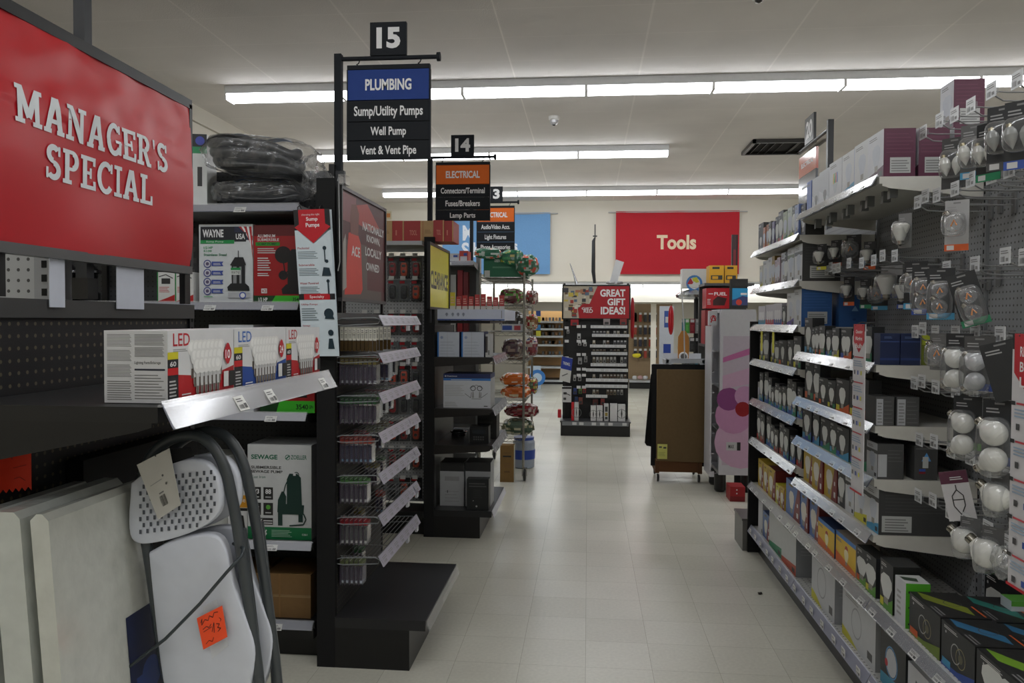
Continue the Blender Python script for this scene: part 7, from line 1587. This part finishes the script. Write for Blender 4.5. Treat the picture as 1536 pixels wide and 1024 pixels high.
face_box('tool_carton', 'red tool carton lettered FUEL, upper of two red cartons', 'box', (1059, 1094), (432, 464), YC-.0, .3, at(1059, 463, Y=YC).z+.004, rgb(166, 24, 34), art=redc)
face_box('tool_carton', 'tall red tool carton below the one lettered FUEL', 'box', (1057, 1094), (465, 516), YC-.0, .3, zl_+.001, rgb(150, 22, 32), art=lambda f: (f.rect(.12, .7, .2, .9, gr(190)), f.rect(0, 0, .1, 1, rgb(110, 14, 24))))
def yel(f): f.rect(0, 0, 1, 1, rgb(214, 160, 30)); f.rect(.2, .8, .7, .92, gr(40)); f.rect(.1, .2, .9, .45, gr(50)); f.rect(.2, .24, .6, .4, rgb(214, 160, 30))
face_box('tool_carton', 'yellow tool carton on top of the shelving beyond the cooler, left', 'box', (1064, 1086), (398, 425), YC+.1, .25, zs_+.001, rgb(210, 156, 30), art=yel)
face_box('tool_carton', 'yellow tool carton on top of the shelving beyond the cooler, right', 'box', (1087, 1106), (398, 425), YC+.14, .25, zs_+.001, rgb(200, 150, 30), art=yel)
face_box('hanging_picture', 'black framed panel with blue and red picture beside the light bulb shelving', 'picture', (1095, 1122), (418, 462), YC-.35, .05, None, gr(24), art=lambda f: [f.rect(.12, .1, 1, .68, rgb(30, 140, 190)), f.poly([(.12, .1), (1, .1), (1, .38), (.7, .42), (.4, .34), (.12, .28)], rgb(50, 60, 110)), f.disc(.5, .2, .1, rgb(200, 60, 40)), f.rect(.6, .45, .95, .52, gr(220))] and None)
m = MB(); a, b, c, d = Bx(1098, 1105, 352, 417, YC+.42); c = zs_+.001; m.box(a, b, YC+.40, YC+.43, c, d, rgb(60, 20, 28), 'plastic'); m.box(a-.01, a, YC+.39, YC+.44, c, d, gr(24), 'steel'); m.box(b, b+.01, YC+.39, YC+.44, c, d, gr(24), 'steel'); f = m.face((a, YC+.40, c), (b-a, 0, 0), (0, 0, d-c)); f.rect(.2, .3, .8, .7, rgb(120, 30, 40)); m.build('slim_banner', label='slim dark upright banner above the yellow tool cartons', cat='sign')
# cooler
CYY = 7.5
x0_, x1_, z0_, z1_ = Bx(1078, 1135, 464, 712, CYY)
t = thing('display_case', 'white display case with pink and plum printed door beside the bulb shelving', 'display case', ((x0_+x1_)/2, CYY, 0))
w_ = (x1_-x0_)/2; D_ = .55; Wc = rgb(206, 206, 212)
m = MB(); m.box(-w_, w_, .04, .06, z0_, z1_, Wc, 'plastic'); m.box(-w_, w_, D_-.02, D_, z0_, z1_, Wc, 'plastic'); m.box(w_-.02, w_, .06, D_-.02, z0_, z1_, Wc, 'plastic'); m.box(-w_, w_, .06, D_, z0_, z0_+.03, Wc, 'plastic'); m.box(-w_, w_, .06, D_, z1_-.03, z1_, Wc, 'plastic')
m.build('cabinet', t)
for zz_ in (.55, .95, 1.28): MB().box(-w_+.005, w_-.02, .06, D_-.02, z0_+(zz_-.15), z0_+(zz_-.14), gr(170), 'plastic').build('shelf', t)
m = MB(); m.prism([(-w_, z0_), (w_, z0_), (w_, z1_-.04), (w_-.01, z1_), (-w_+.01, z1_), (-w_, z1_-.04)], 0, .04, Wc, 'plastic'); 
f = m.face((-w_, 0, z0_), (2*w_, 0, 0), (0, 0, z1_-z0_)); PK = rgb(196, 110, 164); PL = rgb(140, 70, 130); PP = rgb(206, 168, 196)
f.rect(.08, .06, .98, .84, rgb(196, 184, 198)); f.disc(.62, .20, .16, PP); f.disc(.40, .36, .11, rgb(196, 140, 180)); f.disc(.25, .46, .07, PL); f.disc(.7, .48, .06, rgb(200, 150, 190)); f.poly([(.08, .52), (.98, .56), (.98, .66), (.08, .60)], PP); f.poly([(.08, .68), (.98, .74), (.98, .78), (.08, .71)], PK); f.disc(.65, .40, .045, rgb(150, 16, 26)); f.rect(.2, .15, .55, .20, rgb(196, 196, 198)); f.rect(.5, .15, .6, .20, gr(40)); f.text('MAX', .26, .162, .42, .185, gr(60))
m.build('door', t)
for s in (-.8, .7): MB().lathe([(.04, 0), (.055, .02), (.055, z0_-.01), (.03, z0_)], gr(26), 'plastic', 14, Matrix.Translation((s*w_, .12, 0))).build('foot', t); 
for s in (-.8, .7): MB().lathe([(.04, 0), (.055, .02), (.055, z0_-.01), (.03, z0_)], gr(26), 'plastic', 14, Matrix.Translation((s*w_, D_-.1, 0))).build('foot', t)
face_box('phone_box', 'small white pack with red print standing left of the display case top', 'box', (1064, 1076), (466, 488), CYY+.08, .1, None, rgb(200, 200, 204), art=lambda f: (f.strip([(.2, .2), (.5, .7), (.8, .3)], .08, RED), f.ring(.5, .5, .2, .05, RED)))
# side shelves strip seen left of the case
x0_, x1_, z0_, z1_ = Bx(1064.5, 1074.5, 489, 715, CYY+.03)
t = thing('side_tray_rack', 'narrow white tray rack attached left of the pink printed display case', 'rack', (x0_, CYY+.03, z0_))
w_ = x1_-x0_-.004
m = MB(); m.box(0, .01, 0, .38, 0, z1_-z0_, Wc, 'plastic'); m.build('side_panel', t); MB().box(.01, w_, .37, .38, 0, z1_-z0_, rgb(190, 192, 200), 'plastic').build('back_panel', t)
for k in range(7): MB().box(.01, w_, .02, .37, .02+k*.19, .03+k*.19, rgb(200, 200, 206), 'plastic').build('shelf', t)
m = MB(); m.box(.01, w_, 0, .02, 0, .05, Wc, 'plastic'); m.build('front_lip', t)
m = MB(); x0_, x1_, z0_, z1_ = Bx(1095, 1118, 720, 745, 7.2); m.box(x0_, x1_, 7.2, 7.4, 0, .13, rgb(150, 16, 24), 'card'); f = m.face((x0_, 7.2, 0), (x1_-x0_, 0, 0), (0, 0, .13)); f.rect(0, 0, 1, .35, rgb(120, 12, 20)); f.disc(.45, .8, .05, gr(220)); f.disc(.45, .55, .05, gr(220)); m.build('red_carton', label='low red carton on the floor beside the bulb shelving', cat='box')
# mat display
MY = 7.95
x0_, x1_, z0_, z1_ = Bx(977, 1062, 548, 700, MY)
cx_ = (x0_+x1_)/2; w_ = (x1_-x0_)/2
t = thing('mat_display', 'rolling wooden-footed rack on casters carrying the floor mats', 'rack', (cx_, MY+.25, 0))
WD = rgb(104, 70, 44)
m = MB(); m.box(-w_+.05, w_-.05, -.20, -.17, .10, .22, WD, 'corrugated'); m.box(-w_+.05, w_-.05, .17, .20, .10, .22, WD, 'corrugated')
for s in (-1, 1): m.box(s*(w_-.06)-.02, s*(w_-.06)+.02, -.22, .22, .09, .23, rgb(90, 60, 38), 'corrugated')
m.build('wooden_base', t)
for sx in (-1, 1):
    for sy in (-1, 1):
        MB().lathe([(.001, -.012), (.036, -.011), (.042, 0), (.036, .011), (.001, .012)], gr(30), 'plastic', 16, Matrix.Translation((sx*(w_-.07), sy*.2, .043)) @ Matrix.Rotation(PI/2, 4, 'Y')).build('caster', t)
MB().box(-w_+.02, w_-.02, -.02, .02, .22, z1_-.02, WD, 'corrugated').build('back_board', t)
MB().tube([(-w_+.02, -.02, z1_-.02), (w_-.02, -.02, z1_-.02)], .018, gr(60), 'steel', 10).build('top_rail', t)
for s in (-1, 1): MB().box(s*(w_-.04)-.015, s*(w_-.04)+.015, -.11, .11, z1_-.09, z1_-.04, gr(50), 'steel').build('support_arm', t)
zt_ = z1_
m = MB(); m.grid(lambda u, v: (cx_-w_+2*w_*u, MY+.075-.03*math.sin(PI*v)-.015*math.sin(5*u), z0_+(zt_-z0_)*v), 16, 16, rgb(26, 26, 28), 'cloth'); m.grid(lambda u, v: (cx_+w_-2*w_*u, MY+.10-.03*math.sin(PI*v), z0_+(zt_-z0_)*v), 16, 16, rgb(26, 26, 28), 'cloth'); m.build('floor_mat', label='large black floor mat hanging behind the tan woven mat', cat='mat')
m = MB(); a, b, c, d = Bx(967, 990, 548, 668, MY+.35); m.prism([(a, c+.03), (a+.02, c), (b, c-.02), (b, d), (a+.08, d)][::-1] if False else [(b, d), (a+.10, d), (a+.055, d-.1), (a, c+.03), (a+.02, c), (b, c-.02)], MY+.34, MY+.36, rgb(24, 24, 26), 'cloth'); m.build('floor_mat', label='black floor mat sticking out slanted at the left of the mat rack', cat='mat')
a, b, c, d = Bx(985, 1060, 555, 691, MY)
m = MB(); m.grid(lambda u, v: (a+(b-a)*u, MY+.02-.02*math.sin(PI*v)-.006*math.sin(4*u), c+(d-c)*v+.0*u-.01*u*(1-v)), 20, 24, rgb(112, 92, 64), 'mat_weave' if 'mat_weave' in MATS else 'corrugated'); m.grid(lambda u, v: (b-(b-a)*u, MY+.028-.02*math.sin(PI*v), c+(d-c)*v), 20, 24, rgb(112, 92, 64), 'corrugated')
rim = [(a, c), (b, c-.01), (b, d), (a, d)]
m.tube([(x, MY+.02-(.02 if False else 0), z) for x, z in rim], .006, rgb(130, 108, 76), 'cloth', 6, True); m.build('floor_mat', label='tan woven floor mat with yellow tag hanging in front of the mat rack', cat='mat')
a, b, c, d = Bx(986, 1001, 666, 688, MY-.02); m = MB(); m.box(a, b, MY-.022, MY-.02, c, d, rgb(206, 204, 110), 'card'); f = m.face((a, MY-.022, c), (b-a, 0, 0), (0, 0, d-c)); f.rect(.15, .75, .45, .85, gr(70)); f.rect(.6, .7, .9, .82, gr(70)); f.lines(.1, .2, .8, .5, 4, rgb(170, 168, 90)); m.build('hang_tag', label='pale yellow price tag on the lower left of the tan mat', cat='tag')
# white tray rack, wooden paddle and rod on top
a, b, c, d = Bx(998, 1056, 533, 548, MY+.2)
t = thing('white_tray', 'white plastic hanging tray lying across the top of the mat rack', 'tray', ((a+b)/2, MY+.12, zt_+.001))
w_ = (b-a)/2
m = MB(); m.box(-w_, w_, 0, .3, .012, .03, rgb(206, 210, 216), 'plastic'); m.box(-w_, w_, 0, .012, .03, .06, rgb(206, 210, 216), 'plastic'); m.box(-w_, w_, .288, .3, .03, .10, rgb(206, 210, 216), 'plastic')
for s in (-1, 1): m.box(s*w_*.95-.02, s*w_*.95+.02, 0, .3, 0, .045, rgb(196, 200, 206), 'plastic')
m.build('tray_body', t)
for s in (-.8, .8): MB().box(s*w_-.012, s*w_+.012, -.012, -.001, -.05, .03, rgb(206, 210, 216), 'plastic').build('hook', t)
p = at(1025, 535, Y=MY+.25)
t = thing('wooden_paddle', 'honey-coloured wooden paddle with white ring upright on the mat rack', 'paddle', (p.x, MY+.25, zt_+.036))
sc_ = (at(1018, 480, Y=MY+.25).x-at(1034, 480, Y=MY+.25).x)/-16.0
P_ = [(-8, 0), (-5.5, 0), (-4, 7), (4, 7), (5.5, 0), (8, 0), (8.5, 20), (8, 36), (3, 45), (-3, 45), (-8, 36), (-8.5, 20)]
MB().prism([(x*sc_, z*sc_) for x, z in P_][::1], 0, .018, rgb(190, 130, 60), 'plastic').build('blade', t)
m = MB(); m.tube([(5.2*sc_*math.cos(k*PI/8), -.006, (6+5.2*math.sin(k*PI/8))*sc_) for k in range(16)], .012, gr(220), 'plastic', 8, True); m.build('ring', t)
m = MB(); m.lathe([(.03, 0), (.03, .02), (.001, .024)], rgb(90, 84, 80), 'plastic', 14, Matrix.Translation((0, -.002, 6*sc_)) @ Matrix.Rotation(PI/2, 4, 'X')); m.build('hub', t)
MB().tube([at(1027, 545, Y=MY+.22), at(1026, 490, Y=MY+.22), at(1022, 432, Y=MY+.22)], .006, gr(190), 'steel', 6).build('thin_rod', label='thin pale rod rising above the wooden paddle', cat='rod')
# ================================================================== CAMERA
cam = bpy.data.cameras.new('camera'); co = bpy.data.objects.new('camera', cam); C.objects.link(co)
cam.sensor_width = 36.0; cam.lens = F/1536*36.0; cam.clip_start = .02; cam.clip_end = 100
co.matrix_world = Matrix.Translation((0, 0, CAMZ)) @ CAMROT
sc = bpy.context.scene; sc.camera = co
w = bpy.data.worlds.new('world'); sc.world = w; w.use_nodes = True
w.node_tree.nodes['Background'].inputs[0].default_value = (.6, .62, .65, 1); w.node_tree.nodes['Background'].inputs[1].default_value = .15
sc.view_settings.view_transform = 'Standard'; sc.view_settings.look = 'None'; sc.view_settings.gamma = 1
sc.view_settings.exposure = 0.5
for o in bpy.data.objects:
    l = o.get('label')
    if l and not (4 <= len(l.split()) <= 16): print('LABELLEN', len(l.split()), o.name, l)
print('OBJECTS TOTAL', len(bpy.data.objects))
